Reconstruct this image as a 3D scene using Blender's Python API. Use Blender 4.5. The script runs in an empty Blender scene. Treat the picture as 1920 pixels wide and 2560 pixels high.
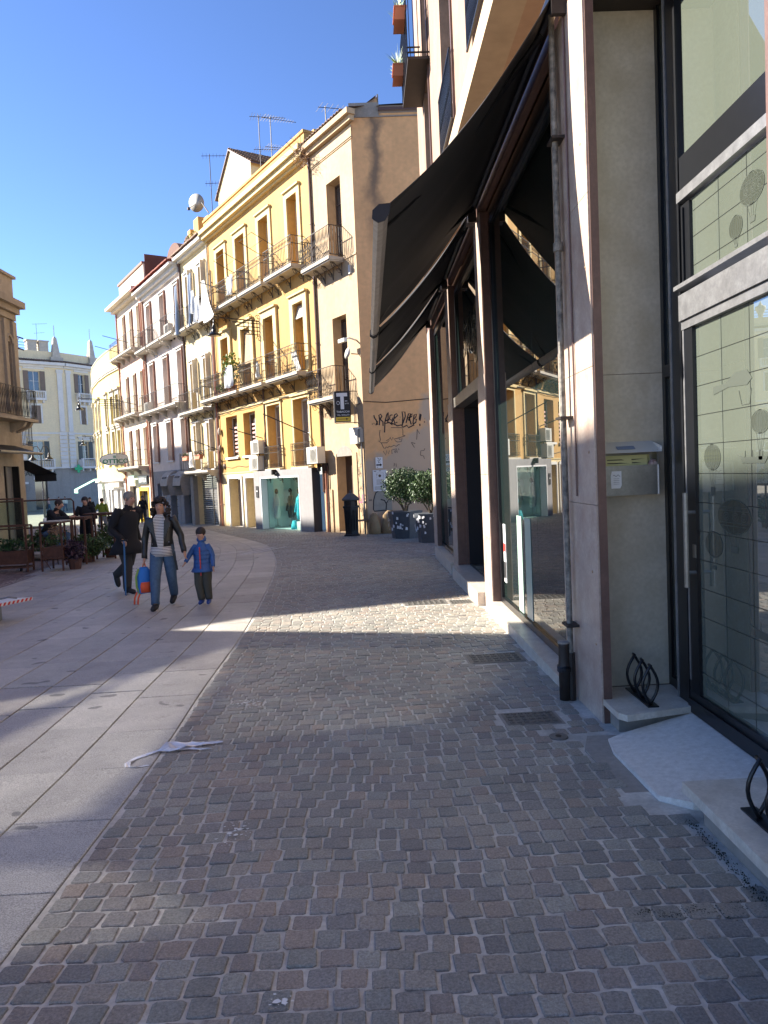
import bpy, math, random
from mathutils import Vector, Matrix, noise as mnoise
random.seed(7)
sc = bpy.context.scene
COL = sc.collection
rad = math.radians

# ------------------------------------------------------------ camera, sky, sun, exposure
cd = bpy.data.cameras.new('camera'); cam = bpy.data.objects.new('camera', cd); COL.objects.link(cam); sc.camera = cam
cd.sensor_fit = 'HORIZONTAL'; cd.sensor_width = 36; cd.lens = 36 * 1850 / 1920; cd.clip_start = .05; cd.clip_end = 900
Y_ = Vector(((918 - 960) / 1850, -(1185 - 1280) / 1850, -1)).normalized()
U_ = Vector((-.045, 1, 0)); U_ = (U_ - U_.dot(Y_) * Y_).normalized(); X_ = Y_.cross(U_)
cam.matrix_world = Matrix.Translation((0, 0, 1.62)) @ Matrix((X_, Y_, U_)).to_4x4()
SUN = Vector((-1.32, .38, .86)).normalized()
w = bpy.data.worlds.new('World'); sc.world = w; w.use_nodes = True
nt = w.node_tree; nt.nodes.clear()
sky = nt.nodes.new('ShaderNodeTexSky'); sky.sky_type = 'NISHITA'; sky.sun_disc = False
sky.sun_elevation = math.asin(SUN.z); sky.sun_rotation = math.atan2(SUN.x, SUN.y)
sky.altitude = 2500; sky.air_density = 1.0; sky.dust_density = 0.0; sky.ozone_density = 5.0
gm = nt.nodes.new('ShaderNodeGamma'); gm.inputs[1].default_value = 1.22; nt.links.new(sky.outputs[0], gm.inputs[0])
bg = nt.nodes.new('ShaderNodeBackground'); bg.inputs[1].default_value = .065
wo = nt.nodes.new('ShaderNodeOutputWorld')
tn = nt.nodes.new('ShaderNodeMix'); tn.data_type = 'RGBA'; tn.blend_type = 'MULTIPLY'; tn.inputs[0].default_value = 1; tn.inputs[7].default_value = (.85, .735, .705, 1); nt.links.new(gm.outputs[0], tn.inputs[6]); nt.links.new(tn.outputs[2], bg.inputs[0]); nt.links.new(bg.outputs[0], wo.inputs[0])
sd = bpy.data.lights.new('sun', 'SUN'); so = bpy.data.objects.new('sun', sd); COL.objects.link(so)
sd.energy = 3.8; sd.angle = rad(.53); sd.color = (1, .93, .82)
so.rotation_euler = SUN.to_track_quat('Z', 'Y').to_euler(); so.location = (-30, 0, 40)
sc.view_settings.view_transform = 'Standard'; sc.view_settings.look = 'None'
sc.view_settings.exposure = 2.22; sc.view_settings.gamma = 1; sc.view_settings.use_curve_mapping = False

# ------------------------------------------------------------ helpers
def gz(y):
    if y < 50: return -.018 * y
    return -.9 - .006 * (y - 50)

class MB:
    def __init__(s): s.v = []; s.f = []; s.mi = []; s.m = 0; s.T = None; s.at = []; s.a = 0.
    def p(s, *pts):
        b = len(s.v)
        for q in pts:
            q = Vector(q)
            s.v.append(s.T @ q if s.T else q)
        return b
    def face(s, idx): s.f.append(idx); s.mi.append(s.m); s.at.append(s.a)
    def poly(s, *pts):
        b = s.p(*pts); s.face(list(range(b, b + len(pts))))
    def box(s, x0, x1, y0, y1, z0, z1):
        b = s.p((x0,y0,z0),(x1,y0,z0),(x1,y1,z0),(x0,y1,z0),(x0,y0,z1),(x1,y0,z1),(x1,y1,z1),(x0,y1,z1))
        for q in ((0,3,2,1),(4,5,6,7),(0,1,5,4),(1,2,6,5),(2,3,7,6),(3,0,4,7)): s.face([b + i for i in q])
        return s
    def prism(s, pts, d):                      # pts planar polygon, d extrusion vector
        n = len(pts); d = Vector(d); b = s.p(*pts); s.p(*[Vector(q) + d for q in pts])
        s.face(list(range(b + n - 1, b - 1, -1))); s.face(list(range(b + n, b + 2 * n)))
        for i in range(n):
            j = (i + 1) % n; s.face([b + i, b + j, b + n + j, b + n + i])
        return s
    def tube(s, pts, r, n=6, cap=True):
        pts = [Vector(q) for q in pts]; k = len(pts)
        rs = r if isinstance(r, (list, tuple)) else [r] * k
        up = None; base = len(s.v)
        for i, q in enumerate(pts):
            t = (pts[min(i + 1, k - 1)] - pts[max(i - 1, 0)])
            t = t.normalized() if t.length > 1e-9 else Vector((0, 0, 1))
            if up is None: up = Vector((0, 0, 1)) if abs(t.z) < .9 else Vector((1, 0, 0))
            a = t.cross(up)
            if a.length < 1e-5: a = t.cross(Vector((.3, 1, .2)))
            a.normalize(); b_ = a.cross(t).normalized(); up = b_
            s.p(*[q + (a * math.cos(2*math.pi*j/n) + b_ * math.sin(2*math.pi*j/n)) * rs[i] for j in range(n)])
        for i in range(k - 1):
            for j in range(n):
                j2 = (j + 1) % n; o = base + i * n
                s.face([o + j, o + j2, o + n + j2, o + n + j])
        if cap:
            s.face([base + j for j in range(n)][::-1]); s.face([base + (k - 1) * n + j for j in range(n)])
        return s
    def loft(s, secs, n=14, cap=True):          # secs: (center, rx, ry, rotz) horizontal ellipses
        base = len(s.v)
        for c, rx, ry, rz in secs:
            c = Vector(c)
            s.p(*[c + Vector((math.cos(a)*rx*math.cos(rz) - math.sin(a)*ry*math.sin(rz), math.cos(a)*rx*math.sin(rz) + math.sin(a)*ry*math.cos(rz), 0)) for a in [2*math.pi*j/n for j in range(n)]])
        for i in range(len(secs) - 1):
            for j in range(n):
                j2 = (j + 1) % n; o = base + i * n
                s.face([o + j, o + j2, o + n + j2, o + n + j])
        if cap:
            s.face([base + j for j in range(n)][::-1]); s.face([base + (len(secs)-1)*n + j for j in range(n)])
        return s
    def lathe(s, prof, c=(0, 0, 0), n=12):
        c = Vector(c); return s.loft([((c.x, c.y, c.z + z), r, r, 0) for r, z in prof], n)
    def ball(s, c, rx, ry=None, rz=None, n=10, m=6):
        ry = ry or rx; rz = rz or rx; c = Vector(c)
        return s.loft([((c.x, c.y, c.z - rz*math.cos(math.pi*i/m)), max(1e-4, rx*math.sin(math.pi*i/m)), max(1e-4, ry*math.sin(math.pi*i/m)), 0) for i in range(m + 1)], n, False)
    def ribbon(s, pts, wd, nrm=(0, -1, 0)):       # flat stroke in a plane with the given normal
        nrm = Vector(nrm); pts = [Vector(q) for q in pts]; k = len(pts); base = len(s.v)
        for i, q in enumerate(pts):
            t = (pts[min(i+1, k-1)] - pts[max(i-1, 0)]).normalized(); a = t.cross(nrm).normalized() * wd / 2
            s.p(q + a, q - a)
        for i in range(k - 1): s.face([base+2*i, base+2*i+1, base+2*i+3, base+2*i+2])
        return s
    def mesh(s, name, mats, smooth=False):
        me = bpy.data.meshes.new(name); me.from_pydata([tuple(v) for v in s.v], [], s.f)
        for m in (mats if isinstance(mats, (list, tuple)) else [mats]): me.materials.append(m)
        me.polygons.foreach_set('material_index', s.mi)
        if smooth: me.polygons.foreach_set('use_smooth', [True] * len(s.f))
        if any(s.at):
            a = me.attributes.new('rnd', 'FLOAT', 'FACE'); a.data.foreach_set('value', s.at)
        me.update(); return me
    def build(s, name, mats, parent=None, smooth=False, kind=None, loc=None, rz=None):
        return ob(name, s.mesh(name, mats, smooth), parent, loc, rz, kind)

def ob(name, data, parent=None, loc=None, rz=None, kind=None):
    o = bpy.data.objects.new(name, data); COL.objects.link(o)
    if parent: o.parent = parent
    if loc: o.location = loc
    if rz is not None: o.rotation_euler = (0, 0, rz)
    if kind: o['kind'] = kind
    return o
def tag(o, label, cat, group=None):
    o['label'] = label; o['category'] = cat
    if group: o['group'] = group
    return o
def thing(name, label, cat, loc=(0, 0, 0), rz=0, group=None):
    return tag(ob(name, None, None, loc, rz), label, cat, group)
def copy_tree(o, parent=None):
    c = o.copy(); COL.objects.link(c)
    if parent: c.parent = parent
    for ch in kids.get(o.name, []) or [x for x in o.children]: copy_tree(ch, c)
    return c
kids = {}
def text_mesh(s, size, mat, ext=.004, wide=1.0, font_space=1.0):
    cu = bpy.data.curves.new('lettering', 'FONT'); cu.body = s; cu.size = size; cu.extrude = ext
    cu.align_x = 'CENTER'; cu.align_y = 'CENTER'; cu.space_character = font_space; cu.resolution_u = 3; cu.offset = size * .015
    t = bpy.data.objects.new('tmp', cu); COL.objects.link(t)
    me = bpy.data.meshes.new_from_object(t.evaluated_get(bpy.context.evaluated_depsgraph_get()))
    bpy.data.objects.remove(t); bpy.data.curves.remove(cu)
    for v in me.vertices: v.co.x *= wide
    me.materials.clear(); me.materials.append(mat); return me
def text(name, s, size, mat, parent, loc, rot, ext=.004, wide=1.0, sp=1.0):
    o = ob(name, text_mesh(s, size, mat, ext, wide, sp), parent, loc); o.rotation_euler = rot; return o

# ------------------------------------------------------------ materials
def lin(c): return tuple(c) + (1,)
def mat(name, col, rough=.7, metal=0., spec=.5, var=0., scale=8., col2=None, bump=0., bscale=60., detail=5, streak=0., coat=0., ior=None, alpha=None, stain=None, band=None, emit=None, rnd=0., objrnd=0., trans=None):
    m = bpy.data.materials.new(name); m.use_nodes = True; n = m.node_tree.nodes; l = m.node_tree.links
    b = n['Principled BSDF']; b.inputs['Roughness'].default_value = rough; b.inputs['Metallic'].default_value = metal
    b.inputs['Specular IOR Level'].default_value = spec
    if ior: b.inputs['IOR'].default_value = ior
    if coat: b.inputs['Coat Weight'].default_value = coat; b.inputs['Coat Roughness'].default_value = .03
    if trans: b.inputs['Transmission Weight'].default_value = trans
    if alpha is not None: b.inputs['Alpha'].default_value = alpha
    if emit: b.inputs['Emission Color'].default_value = lin(emit[0]); b.inputs['Emission Strength'].default_value = emit[1]
    tc = n.new('ShaderNodeTexCoord').outputs['Object']
    def noise(sc_, vec=None, det=detail, rg=.55):
        t = n.new('ShaderNodeTexNoise'); t.inputs['Scale'].default_value = sc_; t.inputs['Detail'].default_value = det; t.inputs['Roughness'].default_value = rg
        l.new(vec or tc, t.inputs['Vector']); return t.outputs['Fac']
    def ramp(f, a, b_, lo=0., hi=1.):
        r = n.new('ShaderNodeMapRange'); r.inputs[1].default_value = a; r.inputs[2].default_value = b_; r.inputs[3].default_value = lo; r.inputs[4].default_value = hi; l.new(f, r.inputs[0]); return r.outputs[0]
    def mix(f, a, b_, mode='MIX'):
        x = n.new('ShaderNodeMix'); x.data_type = 'RGBA'; x.blend_type = mode
        if isinstance(f, float): x.inputs[0].default_value = f
        else: l.new(f, x.inputs[0])
        for s_, q in ((6, a), (7, b_)):
            if isinstance(q, tuple): x.inputs[s_].default_value = q
            else: l.new(q, x.inputs[s_])
        return x.outputs[2]
    c = lin(col); out = None
    if var or col2:
        c2 = lin(col2) if col2 else tuple(max(0, x * (1 - var)) for x in col) + (1,)
        f = ramp(noise(scale), .32, .68)
        c = mix(f, c, c2); out = c
        f2 = ramp(noise(scale * 7), .35, .7, 0, .5 if var else .35); c = mix(f2, c, tuple(x * .8 for x in c2[:3]) + (1,)); out = c
    if streak:
        mp = n.new('ShaderNodeMapping'); mp.inputs['Scale'].default_value = (1, 1, .1); l.new(tc, mp.inputs[0])
        f = ramp(noise(2.6, mp.outputs[0], 6), .52, .75, 0, streak); c = mix(f, c, tuple(x * .45 for x in col) + (1,)); out = c
    if rnd or objrnd:
        if objrnd: src = n.new('ShaderNodeObjectInfo').outputs['Random']; amt = objrnd
        else:
            a = n.new('ShaderNodeAttribute'); a.attribute_name = 'rnd'; src = a.outputs['Fac']; amt = rnd
        cr = n.new('ShaderNodeMapRange'); cr.inputs[3].default_value = 1 - amt; cr.inputs[4].default_value = 1 + amt; l.new(src, cr.inputs[0])
        vm = n.new('ShaderNodeMix'); vm.data_type = 'RGBA'; vm.blend_type = 'MULTIPLY'; vm.inputs[0].default_value = 1
        if isinstance(c, tuple): vm.inputs[6].default_value = c
        else: l.new(c, vm.inputs[6])
        l.new(cr.outputs[0], vm.inputs[7]); c = vm.outputs[2]; out = c
    if stain:                                       # list of (axis node maths) handled by caller
        out = c = stain(n, l, tc, c, mix, ramp, noise)
    if out is not None: l.new(out, b.inputs['Base Color'])
    else: b.inputs['Base Color'].default_value = lin(col)
    if bump:
        bp = n.new('ShaderNodeBump'); bp.inputs['Strength'].default_value = bump; bp.inputs['Distance'].default_value = .01
        l.new(noise(bscale, None, 6, .65), bp.inputs['Height']); l.new(bp.outputs[0], b.inputs['Normal'])
    return m

def stone_mat(name, use_obj):                     # porphyry setts: colour picked per stone
    m = bpy.data.materials.new(name); m.use_nodes = True; n = m.node_tree.nodes; l = m.node_tree.links
    b = n['Principled BSDF']; b.inputs['Roughness'].default_value = .62; b.inputs['Specular IOR Level'].default_value = .45
    if use_obj: src = n.new('ShaderNodeObjectInfo').outputs['Random']
    else:
        a = n.new('ShaderNodeAttribute'); a.attribute_name = 'rnd'; src = a.outputs['Fac']
    r = n.new('ShaderNodeValToRGB'); r.color_ramp.interpolation = 'CONSTANT'; l.new(src, r.inputs[0])
    cols = [(.125,.118,.118),(.148,.144,.138),(.108,.102,.106),(.150,.128,.116),(.122,.124,.122),(.168,.128,.108),(.130,.120,.122),(.155,.152,.142),(.114,.114,.112),(.160,.140,.125),(.132,.124,.116),(.140,.114,.108)]
    el = r.color_ramp.elements
    while len(el) < len(cols): el.new(.5)
    for i, c in enumerate(cols): el[i].position = i / len(cols); el[i].color = lin(tuple(x * k_ for x, k_ in zip([q * .6 + (sum(c) / 3) * .4 for q in c], (2.16, 2.07, 1.80))))
    tc = n.new('ShaderNodeNewGeometry').outputs['Position']
    def nz(s_, d=6, rg=.6):
        t = n.new('ShaderNodeTexNoise'); t.inputs['Scale'].default_value = s_; t.inputs['Detail'].default_value = d; t.inputs['Roughness'].default_value = rg; l.new(tc, t.inputs['Vector']); return t.outputs['Fac']
    def mr(f, a, b_, lo, hi):
        q = n.new('ShaderNodeMapRange'); q.inputs[1].default_value = a; q.inputs[2].default_value = b_; q.inputs[3].default_value = lo; q.inputs[4].default_value = hi; l.new(f, q.inputs[0]); return q.outputs[0]
    x = n.new('ShaderNodeMix'); x.data_type = 'RGBA'; x.blend_type = 'MULTIPLY'; x.inputs[0].default_value = 1
    l.new(r.outputs[0], x.inputs[6]); l.new(mr(nz(110, 8, .75), .3, .7, .5, 1.5), x.inputs[7])
    y = n.new('ShaderNodeMix'); y.data_type = 'RGBA'; y.blend_type = 'MULTIPLY'; y.inputs[0].default_value = 1
    l.new(x.outputs[2], y.inputs[6]); l.new(mr(nz(1.1, 4), .35, .7, 1.12, .82), y.inputs[7])
    z = n.new('ShaderNodeMix'); z.data_type = 'RGBA'; l.new(y.outputs[2], z.inputs[6]); z.inputs[7].default_value = (.42, .40, .36, 1)
    l.new(mr(nz(14, 8, .8), .66, .74, 0, .45), z.inputs[0]); l.new(z.outputs[2], b.inputs['Base Color'])
    bp = n.new('ShaderNodeBump'); bp.inputs['Strength'].default_value = 1.0; bp.inputs['Distance'].default_value = .011; l.new(nz(60, 8, .75), bp.inputs['Height']); l.new(bp.outputs[0], b.inputs['Normal'])
    return m
def granite_mat(name, use_obj):
    m = bpy.data.materials.new(name); m.use_nodes = True; n = m.node_tree.nodes; l = m.node_tree.links
    b = n['Principled BSDF']; b.inputs['Roughness'].default_value = .55
    if use_obj: src = n.new('ShaderNodeObjectInfo').outputs['Random']
    else:
        a = n.new('ShaderNodeAttribute'); a.attribute_name = 'rnd'; src = a.outputs['Fac']
    r = n.new('ShaderNodeValToRGB'); l.new(src, r.inputs[0]); el = r.color_ramp.elements
    cols = [(.34,.32,.285),(.39,.37,.325),(.30,.275,.25),(.42,.395,.35),(.36,.335,.30)]
    while len(el) < len(cols): el.new(.5)
    for i, c in enumerate(cols): el[i].position = i / (len(cols) - 1); el[i].color = lin(c)
    tc = n.new('ShaderNodeNewGeometry').outputs['Position']
    def nz(s_, d=3, rg=.6):
        t = n.new('ShaderNodeTexNoise'); t.inputs['Scale'].default_value = s_; t.inputs['Detail'].default_value = d; t.inputs['Roughness'].default_value = rg; l.new(tc, t.inputs['Vector']); return t.outputs['Fac']
    def mr(f, a, b_, lo, hi):
        q = n.new('ShaderNodeMapRange'); q.inputs[1].default_value = a; q.inputs[2].default_value = b_; q.inputs[3].default_value = lo; q.inputs[4].default_value = hi; l.new(f, q.inputs[0]); return q.outputs[0]
    def mul(a_, f):
        x = n.new('ShaderNodeMix'); x.data_type = 'RGBA'; x.blend_type = 'MULTIPLY'; x.inputs[0].default_value = 1; l.new(a_, x.inputs[6]); l.new(f, x.inputs[7]); return x.outputs[2]
    c = mul(r.outputs[0], mr(nz(160), .35, .65, .62, 1.38)); c = mul(c, mr(nz(.9, 6, .7), .35, .7, 1.12, .8)); c = mul(c, mr(nz(7, 8, .75), .6, .7, 1, .68)); c = mul(c, mr(nz(4.5, 1, .2), .74, .755, 1, .45)); c = mul(c, mr(nz(2.2, 7, .8), .3, .75, 1.15, .8))
    l.new(c, b.inputs['Base Color'])
    bp = n.new('ShaderNodeBump'); bp.inputs['Strength'].default_value = .25; bp.inputs['Distance'].default_value = .004; l.new(nz(120, 6), bp.inputs['Height']); l.new(bp.outputs[0], b.inputs['Normal'])
    return m

def plaster(name, col, streak=.35, var=.16, scale=.9): return mat(name, col, .85, var=var, scale=scale, streak=streak, bump=.25, bscale=35)
M = {}
M['sett_o'] = stone_mat('sett stone', True); M['sett_s'] = stone_mat('sett stone far', False)
M['gran_o'] = granite_mat('granite slab', True); M['gran_s'] = granite_mat('granite slab far', False)
M['mortar'] = mat('grey mortar', (.66, .625, .55), .9, var=.4, scale=6, bump=.8, bscale=90)
M['redpave'] = mat('dull red paving', (.16, .115, .105), .75, var=.3, scale=2.5, bump=.4, bscale=25)
M['plaza'] = mat('pale plaza paving', (.34, .32, .28), .7, var=.2, scale=.5)
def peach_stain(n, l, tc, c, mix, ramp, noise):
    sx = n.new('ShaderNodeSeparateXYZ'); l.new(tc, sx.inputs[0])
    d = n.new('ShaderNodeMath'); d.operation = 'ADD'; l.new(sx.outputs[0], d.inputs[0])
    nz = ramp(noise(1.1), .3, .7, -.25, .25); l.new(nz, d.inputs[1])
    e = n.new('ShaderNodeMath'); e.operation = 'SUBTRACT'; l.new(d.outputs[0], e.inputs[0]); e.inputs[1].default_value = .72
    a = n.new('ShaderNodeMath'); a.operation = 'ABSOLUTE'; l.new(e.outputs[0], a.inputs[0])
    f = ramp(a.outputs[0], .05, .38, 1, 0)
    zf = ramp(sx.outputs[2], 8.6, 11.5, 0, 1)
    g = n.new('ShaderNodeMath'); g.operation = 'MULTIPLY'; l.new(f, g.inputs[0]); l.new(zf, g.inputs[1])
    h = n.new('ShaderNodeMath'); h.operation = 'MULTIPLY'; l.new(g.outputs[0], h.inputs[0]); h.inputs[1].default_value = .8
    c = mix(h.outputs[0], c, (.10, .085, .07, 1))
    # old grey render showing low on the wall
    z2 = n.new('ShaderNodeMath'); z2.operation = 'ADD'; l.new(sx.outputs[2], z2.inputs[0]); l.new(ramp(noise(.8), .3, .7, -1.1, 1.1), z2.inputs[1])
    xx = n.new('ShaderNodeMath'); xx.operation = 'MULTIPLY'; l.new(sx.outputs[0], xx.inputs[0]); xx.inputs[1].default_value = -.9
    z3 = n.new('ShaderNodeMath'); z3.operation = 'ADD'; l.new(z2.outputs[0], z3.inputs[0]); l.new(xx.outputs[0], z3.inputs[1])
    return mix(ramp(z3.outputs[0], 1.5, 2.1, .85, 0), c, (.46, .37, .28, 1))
M['peach'] = mat('peach render lightened for shade', (.88, .50, .23), .88, var=.2, scale=.8, streak=.15, bump=.3, bscale=30, stain=peach_stain)  # same paint as the street front, brightened to offset the shade here
M['cream'] = mat('peach render toned down for sun', (.56, .40, .235), .85, var=.24, scale=.7, streak=.45, bump=.25, bscale=30)  # same peach paint, colour toned down for the sunlit street front
M['ochre'] = plaster('ochre yellow render', (.62, .36, .105), .4, .2)
M['ochre_l'] = plaster('pale yellow trim', (.68, .53, .26), .2, .08)
M['pale'] = plaster('pale yellow render', (.76, .60, .33), .25, .1)
M['pink'] = plaster('pinkish white render', (.74, .62, .54), .22, .1)
M['brick_trim'] = mat('brownish red trim', (.33, .17, .12), .8, var=.2, scale=3)
M['cream5'] = plaster('cream white render', (.76, .66, .52), .2, .1)
M['rose5'] = plaster('rose render', (.70, .48, .36), .25, .1)
M['lemon'] = plaster('lemon yellow render', (.75, .62, .23), .2, .08)
M['greybeige'] = plaster('grey beige render', (.82, .69, .45), .2, .1)
M['white'] = mat('white stucco', (.72, .70, .66), .8, var=.1, scale=1.5, bump=.15)
M['rustic'] = plaster('grey rusticated stone', (.33, .32, .30), .3, .15)
M['tanold'] = plaster('weathered tan stone', (.42, .345, .255), .45, .25)
M['greyst'] = plaster('grey stone facing', (.30, .285, .285), .25, .12)
M['rpl'] = plaster('pinkish beige render', (.40, .265, .185), .5, .25, 2.2)
M['rcream'] = plaster('cream band', (.50, .39, .26), .2, .08)
M['tan'] = plaster('tan render', (.46, .31, .20), .15, .1)
M['marble'] = mat('worn cream marble', (.70, .63, .53), .38, var=.22, scale=9, col2=(.52, .45, .36), bump=.1, bscale=80)
M['rampm'] = mat('white speckled marble', (.80, .75, .68), .45, var=.25, scale=28, col2=(.62, .57, .50), bump=.1, bscale=120)
M['panel'] = mat('polished beige marble panel', (.62, .55, .43), .3, var=.22, scale=5, col2=(.50, .43, .31), bump=.05, bscale=50, detail=9)
M['pinkst'] = mat('pinkish red marble', (.56, .47, .38), .45, var=.25, scale=6, col2=(.40, .28, .22), bump=.12, bscale=60)
M['maroon'] = mat('brown marble edge', (.16, .085, .065), .45, var=.3, scale=9, bump=.1)
M['concrete'] = mat('grey concrete', (.33, .30, .26), .85, var=.25, scale=4, bump=.4, bscale=50)
M['slab'] = mat('balcony slab', (.55, .50, .42), .8, var=.25, scale=3)
M['iron'] = mat('wrought iron', (.045, .035, .03), .55, metal=.3, var=.3, scale=9)
M['rust'] = mat('rusty steel', (.14, .062, .04), .8, metal=.2, var=.4, scale=10, bump=.2)
M['black'] = mat('black painted steel', (.012, .013, .016), .3, metal=.3, var=.2, scale=20)
M['chrome'] = mat('scratched aluminium', (.42, .42, .43), .38, metal=.75, var=.35, scale=14)
M['steel'] = mat('brushed steel', (.33, .32, .29), .42, metal=.85, var=.25, scale=8)
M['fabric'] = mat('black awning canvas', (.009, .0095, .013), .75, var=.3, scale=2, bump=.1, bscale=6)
M['canvas'] = mat('beige canvas', (.48, .42, .36), .9, var=.2, scale=5)
M['teal'] = mat('mint green canvas', (.28, .62, .50), .8)
M['wood'] = mat('dark brown window wood', (.10, .06, .04), .55, var=.25, scale=8)
M['woodw'] = mat('white window wood', (.62, .60, .55), .5)
M['shut'] = mat('brown shutter', (.20, .145, .11), .6, var=.2, scale=6)
M['shutg'] = mat('dark green shutter', (.045, .06, .06), .5)
M['blind'] = mat('straw coloured blind', (.52, .36, .2), .8, var=.3, scale=12)
M['glass'] = mat('dark window glass', (.035, .042, .05), .06, spec=.8, ior=1.6)
M['glassb'] = mat('window glass with curtain', (.30, .29, .27), .12, spec=.7, ior=1.5)
M['shopglass'] = mat('polished shop glass', (.012, .02, .018), .008, ior=2.9)
M['doorglass'] = mat('door glass over film, sage panel reflection', (.105, .12, .095), .006, ior=2.9)  # sage base colour stands in for the marble panel mirrored in the glass
M['sideglass'] = mat('side glass', (.05, .055, .045), .02, ior=2.2)
M['frost'] = mat('frosted stripe film', (.36, .47, .40), .35)
M['tile'] = mat('clay roof tile', (.40, .26, .17), .85, var=.35, scale=5, objrnd=.3)
M['tiles'] = mat('clay roof tiles', (.36, .23, .16), .85, var=.35, scale=5, rnd=.3)
M['redtile'] = mat('red roof tiles', (.36, .10, .06), .8, var=.25, scale=5, rnd=.3)
M['dome'] = mat('brown dome render', (.17, .075, .05), .85, var=.3, scale=2)
M['pipe'] = mat('brown downpipe', (.10, .055, .045), .5)
M['pipeo'] = mat('terracotta downpipe', (.42, .16, .09), .6)
M['pipew'] = mat('flaking black and white pipe', (.045, .04, .036), .6, col2=(.30, .27, .22), scale=22, bump=.3)
M['acw'] = mat('white air conditioner casing', (.62, .60, .54), .5)
M['grille'] = mat('grey grille', (.2, .19, .17), .6)
M['paper'] = mat('white paper', (.68, .68, .68), .8)
M['ypaper'] = mat('yellow paper', (.60, .56, .26), .8)
M['ink'] = mat('black ink', (.015, .014, .016), .7)
M['spray'] = mat('black spray paint', (.02, .02, .025), .8)
M['sprayf'] = mat('faded spray paint', (.12, .09, .065), .8)
M['sprayp'] = mat('pink spray paint', (.45, .12, .2), .8)
M['red'] = mat('red paint', (.55, .04, .03), .5)
M['orange'] = mat('orange fabric', (.75, .10, .03), .7)
M['blue'] = mat('bright blue fabric', (.02, .16, .50), .7)
M['navy'] = mat('blue quilted nylon', (.025, .09, .27), .5, bump=.2, bscale=30)
M['denim'] = mat('blue denim', (.075, .135, .225), .9, var=.3, scale=20)
M['coat'] = mat('black wool coat', (.010, .010, .013), .9)
M['leather'] = mat('black leather', (.018, .018, .018), .38)
M['grey_tr'] = mat('dark grey trousers', (.035, .034, .036), .85)
M['olive_tr'] = mat('grey olive trousers', (.06, .058, .045), .85)
M['green_j'] = mat('lime green jacket', (.16, .22, .025), .8)
M['lightj'] = mat('light grey jeans', (.22, .24, .28), .85)
M['pinkc'] = mat('pale pink cloth', (.6, .36, .33), .8)
M['skin'] = mat('skin', (.50, .27, .18), .5)
M['hair'] = mat('dark brown hair', (.022, .013, .010), .6, bump=.3, bscale=40)
M['hairg'] = mat('grey hair', (.2, .18, .16), .6)
M['shoeb'] = mat('blue shoe', (.02, .05, .22), .5)
M['white_p'] = mat('white plastic', (.75, .75, .75), .4)
M['yellow'] = mat('yellow sign panel', (.72, .48, .04), .5)
M['green'] = mat('green sign', (.015, .22, .10), .5)
M['greencross'] = mat('bright green cross', (.02, .4, .16), .5)  # plain green colour without emission
M['turq'] = mat('turquoise cloth', (.02, .42, .55), .8)
M['shopw'] = mat('shop interior white', (.55, .66, .66), .7)
M['shopd'] = mat('shop interior teal grey', (.62, .76, .74), .7)
cl = bpy.data.materials.new('clear pane'); cl.use_nodes = True; cl.node_tree.nodes.clear(); n_ = cl.node_tree.nodes
a_, b_, c_, d_, e_ = [n_.new('ShaderNode' + k) for k in ('BsdfTransparent', 'BsdfGlossy', 'MixShader', 'OutputMaterial', 'LayerWeight')]
a_.inputs[0].default_value = (.86, .93, .90, 1); b_.inputs['Roughness'].default_value = .01; e_.inputs[0].default_value = .5; f_ = n_.new('ShaderNodeMath'); f_.operation = 'POWER'; f_.inputs[1].default_value = 4.; g_ = n_.new('ShaderNodeMath'); g_.operation = 'MULTIPLY_ADD'; g_.inputs[1].default_value = .6; g_.inputs[2].default_value = .03
for p, q in ((e_.outputs['Facing'], f_.inputs[0]), (f_.outputs[0], g_.inputs[0]), (g_.outputs[0], c_.inputs[0]), (a_.outputs[0], c_.inputs[1]), (b_.outputs[0], c_.inputs[2]), (c_.outputs[0], d_.inputs[0])): cl.node_tree.links.new(p, q)
M['clear'] = cl
M['warm'] = mat('warm interior', (.42, .25, .10), .8)
M['leaf'] = mat('dark green leaves', (.045, .085, .022), .55, rnd=.6)
M['leafl'] = mat('fresh green leaves', (.12, .20, .04), .55, rnd=.5)
M['leafp'] = mat('purple leaves', (.05, .022, .035), .55, rnd=.5)
M['leafd'] = mat('dry brown leaves', (.36, .22, .13), .8, rnd=.5)
M['bark'] = mat('bark', (.10, .075, .05), .9)
M['terra'] = mat('terracotta pot', (.45, .17, .09), .8)
M['planter'] = mat('blue grey steel planter', (.075, .085, .10), .5, var=.25, scale=5)
M['soil'] = mat('soil', (.04, .03, .02), .95)
M['cast'] = mat('cast iron cover', (.21, .20, .18), .6, metal=.3, var=.35, scale=14, bump=.4, bscale=90)
M['linen'] = mat('white linen', (.72, .72, .70), .85)
M['linenb'] = mat('blue grey cloth', (.20, .25, .34), .85)
M['plastic'] = mat('thin white plastic', (.72, .72, .74), .3, trans=.25)
M['roadw'] = mat('chalk white paint', (.68, .67, .63), .8)
M['balloon'] = mat('grey transfer print', (.075, .085, .07), .3)
M['balloonl'] = mat('pale grey transfer print', (.055, .063, .048), .08, ior=2.4)
M['joint'] = mat('black joint', (.012, .014, .012), .4)
M['metalroll'] = mat('grey roller shutter', (.15, .145, .135), .55, metal=.3, var=.2, scale=5)
M['rock'] = mat('ochre rough stone', (.40, .27, .14), .9, var=.35, scale=5, bump=.6, bscale=14)
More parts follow.
